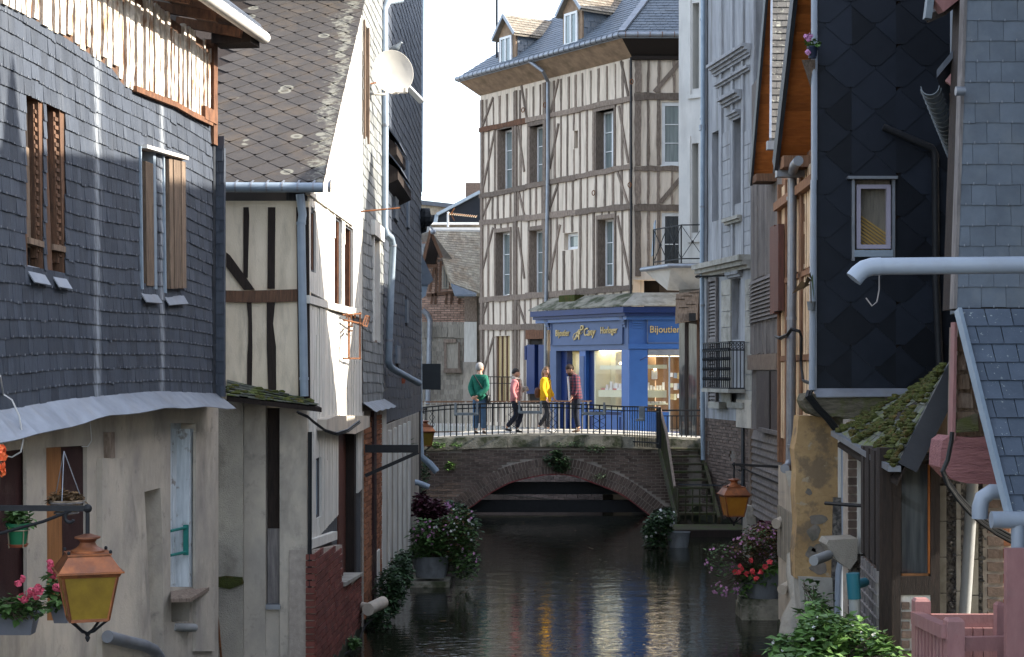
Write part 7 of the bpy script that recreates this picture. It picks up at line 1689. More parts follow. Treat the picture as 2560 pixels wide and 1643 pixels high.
# apron roof
A0,A1,A2_,A3_=at(2394,775,12.46),at(2720,775,12.46),at(2735,1290,11.75),at(2522,1290,11.75)
slab('apron_deck',[A0+V3((.02,0,-.03)),A1,A2_,A3_+V3((.02,0,-.03))],-.03,'timber_dark',hR)
roof_courses(A3_,A2_,A1,A0,11,5,'slate_lichen',hR,'apron_slates',12,lim=90)
MB().bar(A0+V3((-.005,-.03,.0)),A3_+V3((-.005,-.03,0)),.03,.07).build('apron_verge','zinc_blue',hR)
MB().tube([at(2478,1300,11.7),at(2720,1300,11.7)],.06,12).build('gutter','pvc_grey',hR,True)
MB().tube([at(2545,1305,11.7),at(2545,1375,11.7)],.048,12).build('downpipe','pvc_grey',hR,True)
MB().tube([at(2530,1232,12.1),at(2478,1230,12.1),at(2456,1245,12.1),at(2450,1268,12.1),at(2450,1297,12.1)],.058,14).build('drain_elbow','pvc_grey',hR,True)
mb=MB();WRb=W((2350,12.9),(2500,12.9));bp2=[e3(*p) for p in ((1085,60),(1130,28),(1300,40),(1420,30),(1560,60),(1560,350),(1450,362),(1250,352),(1150,325),(1068,240),(1072,140))];WRb.pprism(mb,bp2,-.35,0);mb.build('pink_beam','pink_beam',hR)
WRb.pprism(MB(),[e2(1175,730),e2(1192,730),e2(1178,1540),e2(1155,1540)],-.1,.02).build('pink_board','pink_paint',hR)
WRb.pprism(MB(),[e2(1195,760),e2(1215,760),e2(1400,1540),e2(1180,1540)],-.4,-.15).build('broken_infill','timber_grey',hR)
for k in range(5):
    y=830+k*130;WRb.pprism(MB(),[e2(1178,y+100),e2(1230+k*24,y+100),e2(1225+k*22,y),e2(1182,y)],-.15,-.05-.03*(k % 2)).build('rotten_board','timber_grey' if k % 2 else 'shutter_wood',hR)
WRb.pprism(MB(),[e2(1190,1410),e2(1330,1360),e2(1340,1480),e2(1180,1490)],-.1,.02).build('stone_end','old_beam',hR)
mb=MB();pth=[at(*e3(*p),12.6) for p in ((1150,0),(1145,60),(1120,190),(1085,270),(1110,340),(1180,440),(1260,530),(1340,600),(1440,670),(1550,730))]
mb.tube(pth,.018,7);mb.tube([p+V3((.01,-.01,-.03)) for p in pth[3:]],.014,7);mb.tube([p+V3((.005,0,.025)) for p in pth[3:]],.01,7);mb.build('cable_bundle','cable_black',hR)
mb=MB();pth2=[at(*e3(*p),13.6) for p in ((840,170),(900,172),(1000,155),(1075,135))];mb.tube(pth2,.014,6);mb.tube([p+V3((0,0,-.03)) for p in pth2],.012,6);mb.build('cable_bundle','cable_black',hR)
# pink rafter tails and eave gutter of the roof behind
G0,G1=V3((at(2325,215,12.9).x,12.9,zat(215,12.9))),V3((at(2388,392,17.0).x,17.0,zat(215,12.9)))
hS=thing('pink_raftered_roof','overhanging roof with pink rafter tails and grey gutter beside the dark wall','roof',V3((4.2,14.5,5)))
dirg=(G1-G0).normalized();upv=V3((dirg.y,-dirg.x,0)) 
def halfgutter(a,b,r,name,par,mat):
    mb=MB();t=(b-a).normalized();x=t.cross(V3((0,0,1))).normalized();n=9;vs=[]
    for p in (a,b):
        for rr in (r,r-.006):
            for k in range(n):an_=math.pi*k/(n-1);vs.append(p+x*rr*math.cos(an_)-V3((0,0,1))*rr*math.sin(an_))
    fs=[]
    for k in range(n-1):fs+=[[k,k+1,2*n+k+1,2*n+k],[n+k,3*n+k,3*n+k+1,n+k+1],[k,n+k,n+k+1,k+1],[2*n+k,2*n+k+1,3*n+k+1,3*n+k]]
    fs+=[[0,2*n,3*n,n],[n-1,2*n-1,4*n-1,3*n-1]];mb.add(vs,fs);return mb.build(name,mat,par,True)
gg2=halfgutter(G0,G1,.072,'gutter',hS,'iron_grey')
for k in range(16):c=G0.lerp(G1,(k+.5)/16);mb=MB();t=dirg*.008;mb.tube([c+V3((0,0,-.0))+(dirg.cross(V3((0,0,1))).normalized())*.076*math.cos(a_)-V3((0,0,.076*math.sin(a_))) for a_ in [math.pi*q/8 for q in range(9)]],.006,5);mb.build('gutter_hoop','iron_grey',gg2)
MB().tube([G1+V3((0,-.1,-.05)),G1+V3((.02,-.1,-.15)),G1+V3((.12,-.1,-.22)),G1+V3((.4,-.1,-.26))],.045,10).build('gutter_outlet','iron_grey',hS,True)
MB().hexa([V3((4.9,14.4,0)),V3((9,14.4,0)),V3((9,17.3,0)),V3((4.9,17.3,0))],[V3((4.9,14.4,6.2)),V3((9,14.4,8.6)),V3((9,17.3,8.6)),V3((4.9,17.3,6.2))]).build('unseen_body','timber_dark',hS)  # unseen block added to keep sun off the dark wall
MB().box((8.0,15.85,6.0),3.4,3.0,9.6).build('unseen_body','timber_dark',hS)  # second unseen block, added to stop sun leaking onto the left ground floor
rx=V3((dirg.y,-dirg.x,0)).normalized()
rise=(rx+V3((0,0,1.2))).normalized()
MB().hexa([G0+rx*.05+V3((0,0,.06)),G1+rx*.05+V3((0,0,.06)),G1+rise*8,G0+rise*8],[p+V3((0,0,.06)) for p in (G0+rx*.05+V3((0,0,.06)),G1+rx*.05+V3((0,0,.06)),G1+rise*8,G0+rise*8)]).build('roof','slate',hS)  # unseen upper slope lengthened and steepened to shade the left slate wall
for k in range(7):
    c=G0.lerp(G1,.02+k*.15)+rx*.16+V3((0,0,.0));MB().bar(c,c+rise*2.6,.1,.13).build('rafter_tail','pink_paint',hS)
MB().hexa([G0+rx*.2+V3((0,0,.10)),G1+rx*.2+V3((0,0,.10)),G1+rise*7.8-V3((0,0,.01)),G0+rise*7.8-V3((0,0,.01))],[p-V3((0,0,.02)) for p in (G0+rx*.2+V3((0,0,.10)),G1+rx*.2+V3((0,0,.10)),G1+rise*7.8-V3((0,0,.01)),G0+rise*7.8-V3((0,0,.01)))]).build('soffit_boards','timber_dark',hS)
# the dormer above with its own pink rafter
q0=at(2330,45,12.7);hT=thing('pink_dormer_eave','pink rafter end and dark gutter of the upper dormer at the top edge','roof',q0)
MB().bar(at(2342,18,12.7),at(2342,18,12.7)+V3((.9,.2,.72)),.09,.11).build('rafter_tail','pink_paint',hT)
MB().bar(at(2336,40,12.85),at(2336,40,12.85)+V3((.9,.2,.72)),.3,.06).build('roof_boards','timber_dark',hT)
MB().bar(at(2318,48,12.7),at(2326,2,12.7)+V3((0,0,.05)),.05,.08).bar(at(2326,2,12.72),at(2326,2,12.72)+V3((.9,.2,.72)),.05,.05).build('gutter','iron_grey',hT)
MB().prism([at(2393,-20,12.8),at(2415,-20,12.8),at(2411,85,12.8),at(2396,62,12.8),at(2391,40,12.8)],(0,.1,0)).build('shaped_bracket','pink_paint',hT)
MB().tube([at(2389,228,12.4),at(2412,228,12.4)],.034,12).build('flue','zinc',hR,True)
# ---------------------------------------------------------------- long grey drain pipe near the camera
gp=thing('grey_drain_pipe','long horizontal grey plastic drain pipe with angled end, close to camera','pipe',at(2400,680,9.0))
pr=21.5/F*9.0
po=MB().tube([at(3068,658,9.0),at(2201,666,9.0)],pr,20).build('pipe','pvc_grey',gp,True)
MB().tube([at(2202,666,9.0),at(2180,667,9.0),at(2160,673,9.0),at(2146,684,9.0),at(2134,698,9.0)],pr*1.05,20).build('elbow','pvc_grey',gp,True)
MB().tube([at(2198,688,8.97),at(2198,725,8.97),at(2192,755,8.97),at(2180,765,8.97),at(2165,745,8.97)],.004,5).build('frayed_string','boards_grey',gp)
# teal pipe standing in the nettles
tp=thing('soil_pipe','grey soil pipe with teal collar standing above the nettles','pipe',at(2136,1640,14.0))
MB().tube([at(2140,1700,14.0),at(2136,1495,14.0)],.048,14).build('pipe','pvc_white',tp,True)
mk('pvc_teal',(.02,.13,.17),(.015,.11,.145),var=.02,rough=.45,bump=0)
MB().tube([at(2136,1497,14.0),at(2132,1433,14.0)],.056,14).tube([at(2140,1462,14.0),at(2162,1456,14.2)],.04,12).build('collar','pvc_teal',tp,True)
# ---------------------------------------------------------------- pink fence
fn=thing('pink_fence','pink painted wooden fence with gate post in the bottom right corner','fence',at(2400,1640,11.6))
def fpost(px0,px1,yt,Y,depth=.12,name='post'):
    a,b=at(px0,yt,Y),at(px1,yt,Y);zt_=a.z;mb=MB()
    mb.hexa([V3((a.x,Y,.9)),V3((b.x,Y,.9)),V3((b.x,Y+depth,.9)),V3((a.x,Y+depth,.9))],[V3((a.x,Y,zt_-.02)),V3((b.x,Y,zt_-.02)),V3((b.x,Y+depth,zt_-.02)),V3((a.x,Y+depth,zt_-.02))])
    mb.hexa([V3((a.x,Y,zt_-.02)),V3((b.x,Y,zt_-.02)),V3((b.x,Y+depth,zt_-.02)),V3((a.x,Y+depth,zt_-.02))],[V3((a.x+.015,Y+.015,zt_)),V3((b.x-.015,Y+.015,zt_)),V3((b.x-.015,Y+depth-.015,zt_)),V3((a.x+.015,Y+depth-.015,zt_))]);mb.build(name,'pink_paint',fn)
fpost(2288,2327,1498,12.6,.12);fpost(2369,2412,1548,11.4,.12);fpost(2493,2516,1508,12.3,.1)
MB().bar(at(2292,1545,12.55),at(2369,1580,11.45),.09,.09).build('hand_rail','pink_paint',fn)
MB().bar(at(2327,1552,12.6),at(2500,1552,12.6),.05,.1).build('rail','pink_paint',fn);MB().bar(at(2412,1610,11.9),at(2520,1608,11.9),.06,.1).build('rail','pink_paint',fn)
for k in range(8):
    t=k/8;p=at(2296,1560,12.5).lerp(at(2366,1592,11.5),t);MB().bar(V3((p.x,p.y,1.0)),p,.025,.05).build('picket','pink_paint',fn)
for k in range(5):x=2418+k*26;MB().bar(at(x,1570,12.55),at(x,1800,12.55),.07,.03).build('picket','pink_paint',fn)
pst=thing('pink_post','tall pink painted post under the grey gutter','post',at(2540,1643,11.6));mb=MB();a,b=at(2517,1372,11.5),at(2565,1372,11.5);mb.hexa([V3((a.x,11.5,.8)),V3((b.x,11.5,.8)),V3((b.x,11.57,.8)),V3((a.x,11.57,.8))],[V3((a.x,11.5,a.z)),V3((b.x,11.5,a.z)),V3((b.x,11.57,a.z)),V3((a.x,11.57,a.z))]);mb.build('shaft','pink_paint',pst)
# quay under the right bank houses
qb=MB();qb.hexa([V3((2.55,11.0,-.8)),V3((8,11.0,-.8)),V3((8,17.9,-.8)),V3((3.3,17.9,-.8))],[V3((2.55,11.0,1.0)),V3((8,11.0,1.0)),V3((8,17.9,.75)),V3((3.3,17.9,.75))]);struct(qb.build('right_bank','stone_mossy'))
algae(WR5,0,L5,h5,6,.04);algae(WA,0,LA+1,hA,7,.1);algae(WB,0,LB,hB,8,.07)
# ================================================================ LAMPS
def lantern(loc,w,rotz,label,hang,glass='amber_glass',attach=None,drop=.22):
    """square tapered street lantern hanging from a bracket; loc = centre of the glass box top"""
    t=thing('street_lantern',label,'lantern',Vector(loc)-Vector((0,0,w*1.5)),'copper lanterns on brackets')
    c=Vector(loc);ca,sa=math.cos(rotz),math.sin(rotz)
    Q=lambda x,y,z:c+Vector((x*ca-y*sa,x*sa+y*ca,z))*1.0
    sq=lambda h,z:[Q(a*h,b*h,z) for a,b in ((-1,-1),(1,-1),(1,1),(-1,1))]
    hw=w/2
    for i in range(4):# glass panes
        a,b=sq(hw*.86,-.0*w),sq(hw*.58,-.77*w);j=(i+1) % 4
        q=[a[i],a[j],b[j],b[i]];ctr=sum(q,Vector())/4;nn=((q[1]-q[0]).cross(q[2]-q[0])).normalized();nn=nn if nn.dot(ctr-Q(0,0,-.36*w))>0 else-nn
        q=[ctr+(p-ctr)*.96 for p in q];MB().prism(q,nn*.006).build('glass_pane',glass,t)
    m=MB()
    A,B=sq(hw*.87,0),sq(hw*.59,-.77*w)
    for i in range(4):m.bar(A[i],B[i],w*.045);m.bar(B[i],B[(i+1) % 4],w*.05)
    m.build('frame','copper',t)
    MB().hexa(sq(hw*1.06,0),sq(hw*1.06,.03*w)).hexa(sq(hw*.92,-.06*w),sq(hw*.98,-.002)).build('cornice','copper',t)
    rf_=MB().hexa(sq(hw*1.0,.031*w),sq(hw*.66,.28*w)).build('hood','copper',t)
    MB().hexa(sq(hw*.70,.281*w),sq(hw*.70,.31*w)).build('hood_rim','copper',rf_)
    for p in sq(hw*.66,.31*w):MB().blob(p+Vector((0,0,.01)),.012,.012,.014,6,4).build('knob','iron_black',rf_)
    MB().lathe(Q(0,0,.311*w),[(x*w,z*.82*w) for x,z in ((.27,0),(.27,.04),(.19,.09),(.15,.13),(.12,.2),(.15,.25),(.21,.28),(.21,.31),(.12,.34),(.05,.37))],16).build('chimney','copper',t,True)
    m=MB()
    for i in range(4):p=B[i];m.tube([p,p+Vector((0,0,-.10*w))+(Q(0,0,p.z-c.z)-p)*.35,Q(0,0,-.98*w)+(p-Q(0,0,p.z-c.z))*.3,Q(0,0,-1.02*w)],.016*w*1.4,6)
    m.lathe(Q(0,0,-1.16*w),[(.004,0),(.03*w,.03*w),(.045*w,.07*w),(.03*w,.10*w),(.05*w,.13*w),(.02*w,.16*w)],8);m.build('tail_finial','iron_black',t)
    ht=Q(0,0,.60*w)
    MB().tube([ht,ht+Vector((0,0,drop))],.035*w,8).build('hanger','iron_black',t)
    e=ht+Vector((0,0,drop));MB().blob(e,.075*w,.075*w,.075*w,8,6).build('knuckle','iron_black',t)
    at_=Vector(attach);at_.z=e.z
    MB().bar(e,at_,.055*w*1.3,.07*w*1.3).build('bracket_arm','iron_black',t)
    dv=(at_-e);L_=dv.length;dn=dv.normalized();cs=e+dn*(.28*w*1.0)+Vector((0,0,-.16*w));pts=[]
    for k in range(11):a=-2.6+k*.42;r=.12*w*(0.45+.055*k);pts.append(cs+dn*r*math.cos(a)+Vector((0,0,r*math.sin(a))))
    pts+=[e+dn*(.75*w)+Vector((0,0,-.22*w)),e+dn*min(L_,2.2*w)+Vector((0,0,-.62*w*min(L_/(2.2*w),1))),at_+Vector((0,0,-.8*w))] if L_>2.3*w else [at_+Vector((0,0,-.5*w))]
    MB().tube(pts,.03*w,6).build('scroll_brace','iron_black',t)
    return t
lantern(at(219,1428,11.0),.40,rad(20),'large copper lantern with yellow glass, nearest on the left',0,attach=Vector((-4.05,11.1,0)),drop=.17)
lantern(at(1835,1237,23.9),.385,rad(8),'copper lantern with orange glass hanging over the right bank',0,'amber_orange',attach=Vector((3.78,23.2,0)),drop=.2)
lantern(at(1063,1079,38.2),.42,rad(10),'small copper lantern at left end of the bridge',0,attach=Vector((-2.2,37.1,0)),drop=.26)

# ================================================================ SATELLITE DISH
sd=thing('satellite_dish','white satellite dish on a pipe bracket on the slate wall','satellite dish',at(965,240,24.8))
dc,dn_=at(981,182,24.5),Vector((.34,-.92,.15)).normalized();dx=dn_.cross(Vector((0,0,1))).normalized();dy=dx.cross(dn_)
vs_=[];n=28;prof_=[(0,0),(.12,.012),(.24,.045),(.33,.085),(.335,.083),(.24,.035),(.12,.0),(0,-.012)]
for r,h in prof_:vs_+=[dc+(dx*r*math.cos(6.2832*k/n)*.93+dy*r*math.sin(6.2832*k/n))+dn_*(h-.05) for k in range(n)]
MB().add(vs_,[[i*n+j,i*n+(j+1) % n,(i+1)*n+(j+1) % n,(i+1)*n+j] for i in range(len(prof_)-1) for j in range(n)]).build('reflector','dish_white',sd,True)
m=MB();lnb=at(1014,232,24.3);m.tube([dc-dy*.32,dc-dy*.36+dn_*.2,lnb],.014,6);m.tube([dc-dy*.3-dx*.05,lnb+Vector((-.02,0,.01))],.01,6);m.build('feed_arm','dish_white',sd)
MB().tube([lnb,lnb+Vector((.0,.02,.06))],.03,10).build('receiver','dish_white',sd,True)
MB().tube([at(882,234,24.0),at(930,234,24.6),at(962,236,24.9),at(965,200,24.9)],.022,8).build('wall_arm','dish_white',sd,True)
MB().box(at(968,205,24.75),.1,.12,.14).build('clamp','iron_grey',sd);MB().tube([at(893,219,24.4),at(942,206,24.9)],.012,6).build('stay','rust',sd)
pg=thing('pigeon','grey pigeon perched on top of the satellite dish','bird',at(986,127,24.6));m=MB();c=at(986,122,24.6)
m.tube([c+Vector((-.1,0,-.05)),c+Vector((-.05,0,-.01)),c,c+Vector((.05,0,.03)),c+Vector((.075,0,.07)),c+Vector((.1,0,.085)),c+Vector((.125,0,.08))],[.008,.03,.05,.042,.024,.024,.006],8);m.build('body','iron_grey',pg,True)
sb_=thing('skylight_flap','grey metal flap sticking out right of the satellite dish','flap',at(1030,235,25.));MB().bar(at(1012,210,25.0),at(1056,256,25.2),.14,.03).build('flap','zinc',sb_)

# ================================================================ PLANTS
def leaf_cloud(blobs,n,size,seed,droop=.2,flat=.5):
    "many small folded leaves spread through ellipsoids: (centre, rx, ry, rz)"
    r=random.Random(seed);mb=MB();tot=sum(b[1]*b[2]*b[3] for b in blobs)
    for (c,rx,ry,rz) in blobs:
        for k in range(max(6,int(n*rx*ry*rz/tot))):
            while True:
                u=Vector((r.uniform(-1,1),r.uniform(-1,1),r.uniform(-1,1)))
                if .25<u.length<1:break
            if r.random()<.35:u=u.normalized()*r.uniform(.85,1.15)
            p=Vector(c)+Vector((u.x*rx,u.y*ry,u.z*rz));s=size*r.uniform(.4,1.6)
            a=r.uniform(0,6.28);d=Vector((math.cos(a),math.sin(a),r.uniform(-droop-.5,.5))).normalized();sd_=d.cross(Vector((r.uniform(-.4,.4),r.uniform(-.4,.4),1))).normalized();up=sd_.cross(d)
            mb.add([p,p+d*s*.5+sd_*s*.3+up*s*.1,p+d*s,p+d*s*.5-sd_*s*.3+up*s*.1],[[0,1,2],[0,2,3]])
    return mb
def stems(base,blobs,n,seed,r0=.004):
    r=random.Random(seed);mb=MB()
    for k in range(n):
        c,rx,ry,rz=r.choice(blobs);e=Vector(c)+Vector((r.uniform(-rx,rx),r.uniform(-ry,ry),r.uniform(-rz*.3,rz)))*.9;b=Vector(base)+Vector((r.uniform(-.1,.1),r.uniform(-.08,.08),0));mid=b.lerp(e,.5)+Vector((0,0,.06))
        mb.tube([b,mid,e],[r0*1.4,r0,r0*.6],4,False)
    return mb
def flowers(blobs,n,size,seed,pet=5,out=True):
    r=random.Random(seed);mb=MB()
    for k in range(n):
        c,rx,ry,rz=r.choice(blobs);u=Vector((r.uniform(-1,1),r.uniform(-1,.3),r.uniform(-.6,1))).normalized()*r.uniform(.8,1.1);p=Vector(c)+Vector((u.x*rx,u.y*ry,u.z*rz));nn=(u+Vector((0,-.8,.2))).normalized();x=nn.cross(Vector((0,0,1))).normalized();y=x.cross(nn);s=size*r.uniform(.7,1.25)
        for q in range(pet):
            a=6.283*q/pet;d=x*math.cos(a)+y*math.sin(a);e=x*-math.sin(a)+y*math.cos(a);mb.add([p,p+d*s*.6+e*s*.36+nn*s*.12,p+d*s+nn*s*.05,p+d*s*.6-e*s*.36+nn*s*.12],[[0,1,2,3]])
    return mb
def umbels(pts,rr,n,size,seed):
    r=random.Random(seed);mb=MB()
    for c in pts:
        for k in range(n):
            u=Vector((r.gauss(0,1),r.gauss(0,1),r.gauss(0,1))).normalized();p=Vector(c)+u*rr*r.uniform(.7,1);x=u.cross(Vector((.3,.2,1))).normalized();y=x.cross(u);s=size*r.uniform(.7,1.2)
            for q in range(5):a=6.283*q/5;d=x*math.cos(a)+y*math.sin(a);e=u.cross(d);mb.add([p,p+d*s*.6+e*s*.4+u*s*.2,p+d*s,p+d*s*.6-e*s*.4+u*s*.2],[[0,1,2,3]])
    return mb
def part(mb,name,mat,par):o=mb.build(name,mat,par,fix=False);o['kind']='stuff';return o
def zinc_tub(c,w,h,par,sq=.75):
    MB().lathe(c,[(w*.40,0),(w*.44,h*.3),(w*.5,h*.96),(w*.52,h),(w*.485,h),(w*.47,h*.9),(w*.1,h*.88)],26,sq=(1,sq)).build('tub','zinc_dull',par,True)
mk('zinc_dull',(.20,.215,.225),(.14,.15,.16),sc=5,st=(2,2,.6),var=.05,rough=.6,bump=.1,metal=.2,dirt=(.09,.09,.085),dsc=4,damt=.6)
def blob_at(px,py,Y,rx,ry,rz):return (at(px,py,Y),rx/F*Y,ry,rz/F*Y)
# left tub by the bridge
YT=28.3
lt=thing('flower_tub','grey zinc tub of pink flowers on a mossy step beside the left bank','flower tub',at(1077,1445,YT));zinc_tub(at(1077,1443,YT),92/F*YT,53/F*YT,lt)
bl_=[blob_at(1075,1368,YT,50,.3,28),blob_at(1120,1350,YT,50,.35,55),blob_at(1150,1330,YT,45,.3,60),blob_at(1060,1330,YT,30,.3,30),blob_at(1160,1400,YT,35,.3,45)]
part(leaf_cloud(bl_[:1]+bl_[3:4],900,.10,1),'foliage','leaf',lt);part(leaf_cloud(bl_[1:3]+bl_[4:],2200,.075,2),'foliage','leaf',lt);part(leaf_cloud(bl_[1:3],500,.06,3),'dry_foliage','leaf_dry',lt)
part(stems(at(1080,1390,YT),bl_,90,4),'stems','stem',lt);part(flowers(bl_[1:],60,.026,5),'pink_flowers','petal_lilac',lt);part(flowers(bl_[1:3],40,.022,6),'white_flowers','petal_white',lt)
ps=thing('stone_step','mossy stone step at the waterline under the left flower tub','step',at(1080,1470,YT));MB().box(at(1076,1462,YT)+Vector((0,.1,0)),.66,.7,.16).build('upper_slab','stone_mossy',ps);MB().box(at(1082,1477,YT)+Vector((0,.1,-.10)),.78,.8,.22).build('lower_slab','stone_mossy',ps)
# purple shrub and greenery behind it
pu=thing('purple_shrub','dark purple leaved shrub behind the left flower tub','shrub',at(1080,1330,33.));bl_=[blob_at(1070,1275,33.,35,.4,28),blob_at(1095,1290,33.,30,.4,24),blob_at(1050,1255,33.,18,.3,20)]
part(leaf_cloud(bl_,1500,.11,7),'foliage','leaf_purple',pu);part(stems(at(1085,1340,33.),bl_,30,8,.008),'stems','stem',pu)
gs=thing('green_shrub','dark green shrub with pink flowers against the bridge foot','shrub',at(1140,1340,35.));bl_=[blob_at(1145,1290,35.,32,.4,34),blob_at(1160,1320,35.,40,.4,34),blob_at(1110,1310,35.,30,.4,30),blob_at(1125,1268,35.,14,.3,16)]
part(leaf_cloud(bl_,2200,.095,9),'foliage','leaf_dark',gs);part(flowers(bl_,60,.03,10),'pink_flowers','petal_lilac',gs);part(stems(at(1140,1350,35.),bl_,40,11,.007),'stems','stem',gs)
# ivy on the left bank
for i,(lab,bl_,n,sz,mt,bs) in enumerate((('fern and ivy growing low at the left waterline',[blob_at(975,1480,24.3,32,.25,60),blob_at(1000,1440,25.,28,.25,50),blob_at(950,1545,23.5,25,.2,30),blob_at(1010,1400,26.,18,.2,25)],3000,.07,'leaf_dark',(970,1590,23.)),
        ('small weed tuft at the foot of the red brick wall',[blob_at(885,1608,21.3,12,.1,14)],200,.06,'leaf',(885,1625,21.3)),
        ('ivy patch hanging over the crown of the bridge arch',[blob_at(1402,1158,41.85,24,.1,22),blob_at(1392,1135,41.85,14,.1,12),blob_at(1375,1150,41.85,16,.06,14)],900,.07,'leaf_dark',(1400,1170,41.9)),
        ('grass tufts on the bridge ledge right of the lantern',[blob_at(1095,1113,41.8,22,.1,7),blob_at(1140,1112,41.8,16,.08,5)],260,.06,'leaf_light',(1100,1118,41.85)),
        ('moss and weeds along the stone band near the stairs',[blob_at(1420,1112,41.85,40,.1,7),blob_at(1490,1122,41.85,26,.1,11),blob_at(1500,1190,41.9,16,.06,8)],500,.05,'leaf_dark',(1450,1118,41.88)),
        ('small fern on the left bridge brickwork',[blob_at(1125,1165,41.9,12,.06,10)],110,.07,'leaf_light',(1125,1175,41.93)),
        ('creeper hanging beside the drain pipes at the left bank',[blob_at(1062,1180,40.5,10,.15,45),blob_at(1055,1240,39.5,12,.2,30)],700,.07,'leaf_dark',(1060,1290,40.)))):
    t=thing('climbing_plant',lab,'plant',at(*bs));part(leaf_cloud(bl_,n,sz,40+i),'foliage',mt,t)
# pot with spiky yucca on the left wall
yp=thing('potted_yucca','spiky green plant in a terracotta pot on the left wall','potted plant',at(996,1236,33.));MB().lathe(at(996,1237,33.),[(.07,0),(.1,.24),(.115,.25),(.115,.29),(.1,.29),(.09,.26)],14).build('pot','terracotta',yp,True)
m=MB();cpt_=at(1000,1130,33.);m.tube([at(993,1203,33.),at(994,1160,33.),cpt_+Vector((.02,0,-.12)),cpt_+Vector((.05,0,-.02))],[.03,.022,.02,.015],7);m.build('stem','stem',yp,True)
ry=random.Random(5)
for k in range(16):
    a,el=ry.uniform(0,6.28),ry.uniform(.1,1.3);d=Vector((math.cos(a)*math.cos(el),math.sin(a)*math.cos(el),math.sin(el)));L_=ry.uniform(.3,.5);s=d.cross(Vector((.1,.2,1))).normalized()*.02;c0=cpt_+Vector((.05,0,0));md,en=c0+d*L_*.55,c0+d*L_-Vector((0,0,.12));MB().add([c0-s,c0+s,md+s*1.2,en,md-s*1.2],[[0,1,2,4],[4,2,3]]).build('leaf_blade','leaf',yp,fix=False)
MB().box(at(993,1243,33.)+Vector((-.1,0,0)),.5,.3,.08).build('ledge','plaster_grey',yp)
tq=thing('terracotta_pot','small empty terracotta pot behind the long downpipe','pot',at(1003,960,31.));MB().lathe(at(1003,959,31.),[(.07,0),(.1,.16),(.115,.17),(.115,.2),(.09,.2),(.08,.15)],12).build('pot_body','terracotta',tq,True)
# right tub with pink impatiens
YR=24.6
rt_=thing('flower_tub','big grey tub with coral pink flowers on the right bank','flower tub',at(1910,1496,YR));zinc_tub(at(1911,1494,YR),104/F*YR,66/F*YR,rt_)
bl_=[blob_at(1905,1432,YR,50,.3,22),blob_at(1950,1420,YR,25,.25,22),blob_at(1880,1440,YR,36,.25,24),blob_at(1855,1460,YR,14,.15,30)];br_=[blob_at(1900,1350,YR,42,.3,40),blob_at(1940,1370,YR,34,.3,38),blob_at(1870,1370,YR,40,.3,34),blob_at(1800,1400,YR-.3,36,.3,42),blob_at(1815,1470,YR-.3,34,.25,20)]
part(leaf_cloud(bl_,800,.10,61),'foliage','leaf_light',rt_);part(leaf_cloud(br_[:3],1300,.05,62),'airy_foliage','leaf_dry',rt_);part(leaf_cloud(br_,700,.06,63),'foliage','leaf',rt_);part(stems(at(1890,1430,YR),br_,150,64),'stems','stem',rt_);part(flowers(br_,150,.022,65),'lilac_flowers','petal_lilac',rt_)
pf=[(1876,1401),(1853,1422),(1838,1431),(1867,1435),(1880,1428),(1883,1438),(1901,1428),(1901,1433),(1913,1417),(1891,1448),(1925,1407),(1848,1432),(1851,1415)]
part(umbels([at(x,y,YR-.33) for x,y in pf],.02,3,.042,66),'coral_flowers','petal_coral',rt_)
pr_=thing('purple_plant','rosette of dark purple leaves behind the right flower tub','plant',at(1945,1345,25.4));part(leaf_cloud([blob_at(1930,1322,25.4,36,.25,18),blob_at(1955,1345,25.4,22,.25,20)],260,.13,67),'foliage','leaf_purple',pr_)
MB().tube([at(1945,1420,25.4),at(1940,1330,25.4)],.02,6).build('stem','stem',pr_)
sp_=thing('stone_plinth','mossy stone plinth at the waterline under the right flower tub','plinth',at(1915,1530,YR));MB().box(at(1912,1503,YR)+Vector((0,.1,0)),.70,.6,.10).build('upper_slab','stone_mossy',sp_);MB().box(at(1912,1525,YR)+Vector((0,.1,-.1)),.74,.7,.38).build('lower_slab','stone_mossy',sp_)
# small tub below the stairs
YS=34.5
sm=thing('flower_tub','small zinc tub with white flowering bush below the stairs','flower tub',at(1692,1371,YS));zinc_tub(at(1696,1372,YS),58/F*YS,42/F*YS,sm)
bl_=[blob_at(1645,1318,YS,32,.35,34),blob_at(1665,1295,YS,22,.3,24),blob_at(1640,1360,YS,26,.3,22),blob_at(1650,1385,YS,36,.3,10),blob_at(1625,1330,YS,16,.3,22)]
part(leaf_cloud(bl_,2600,.075,71),'foliage','leaf_dark',sm);part(leaf_cloud(bl_,600,.07,73),'foliage','leaf',sm);part(flowers(bl_[:2]+bl_[4:],45,.03,72),'white_flowers','petal_white',sm)
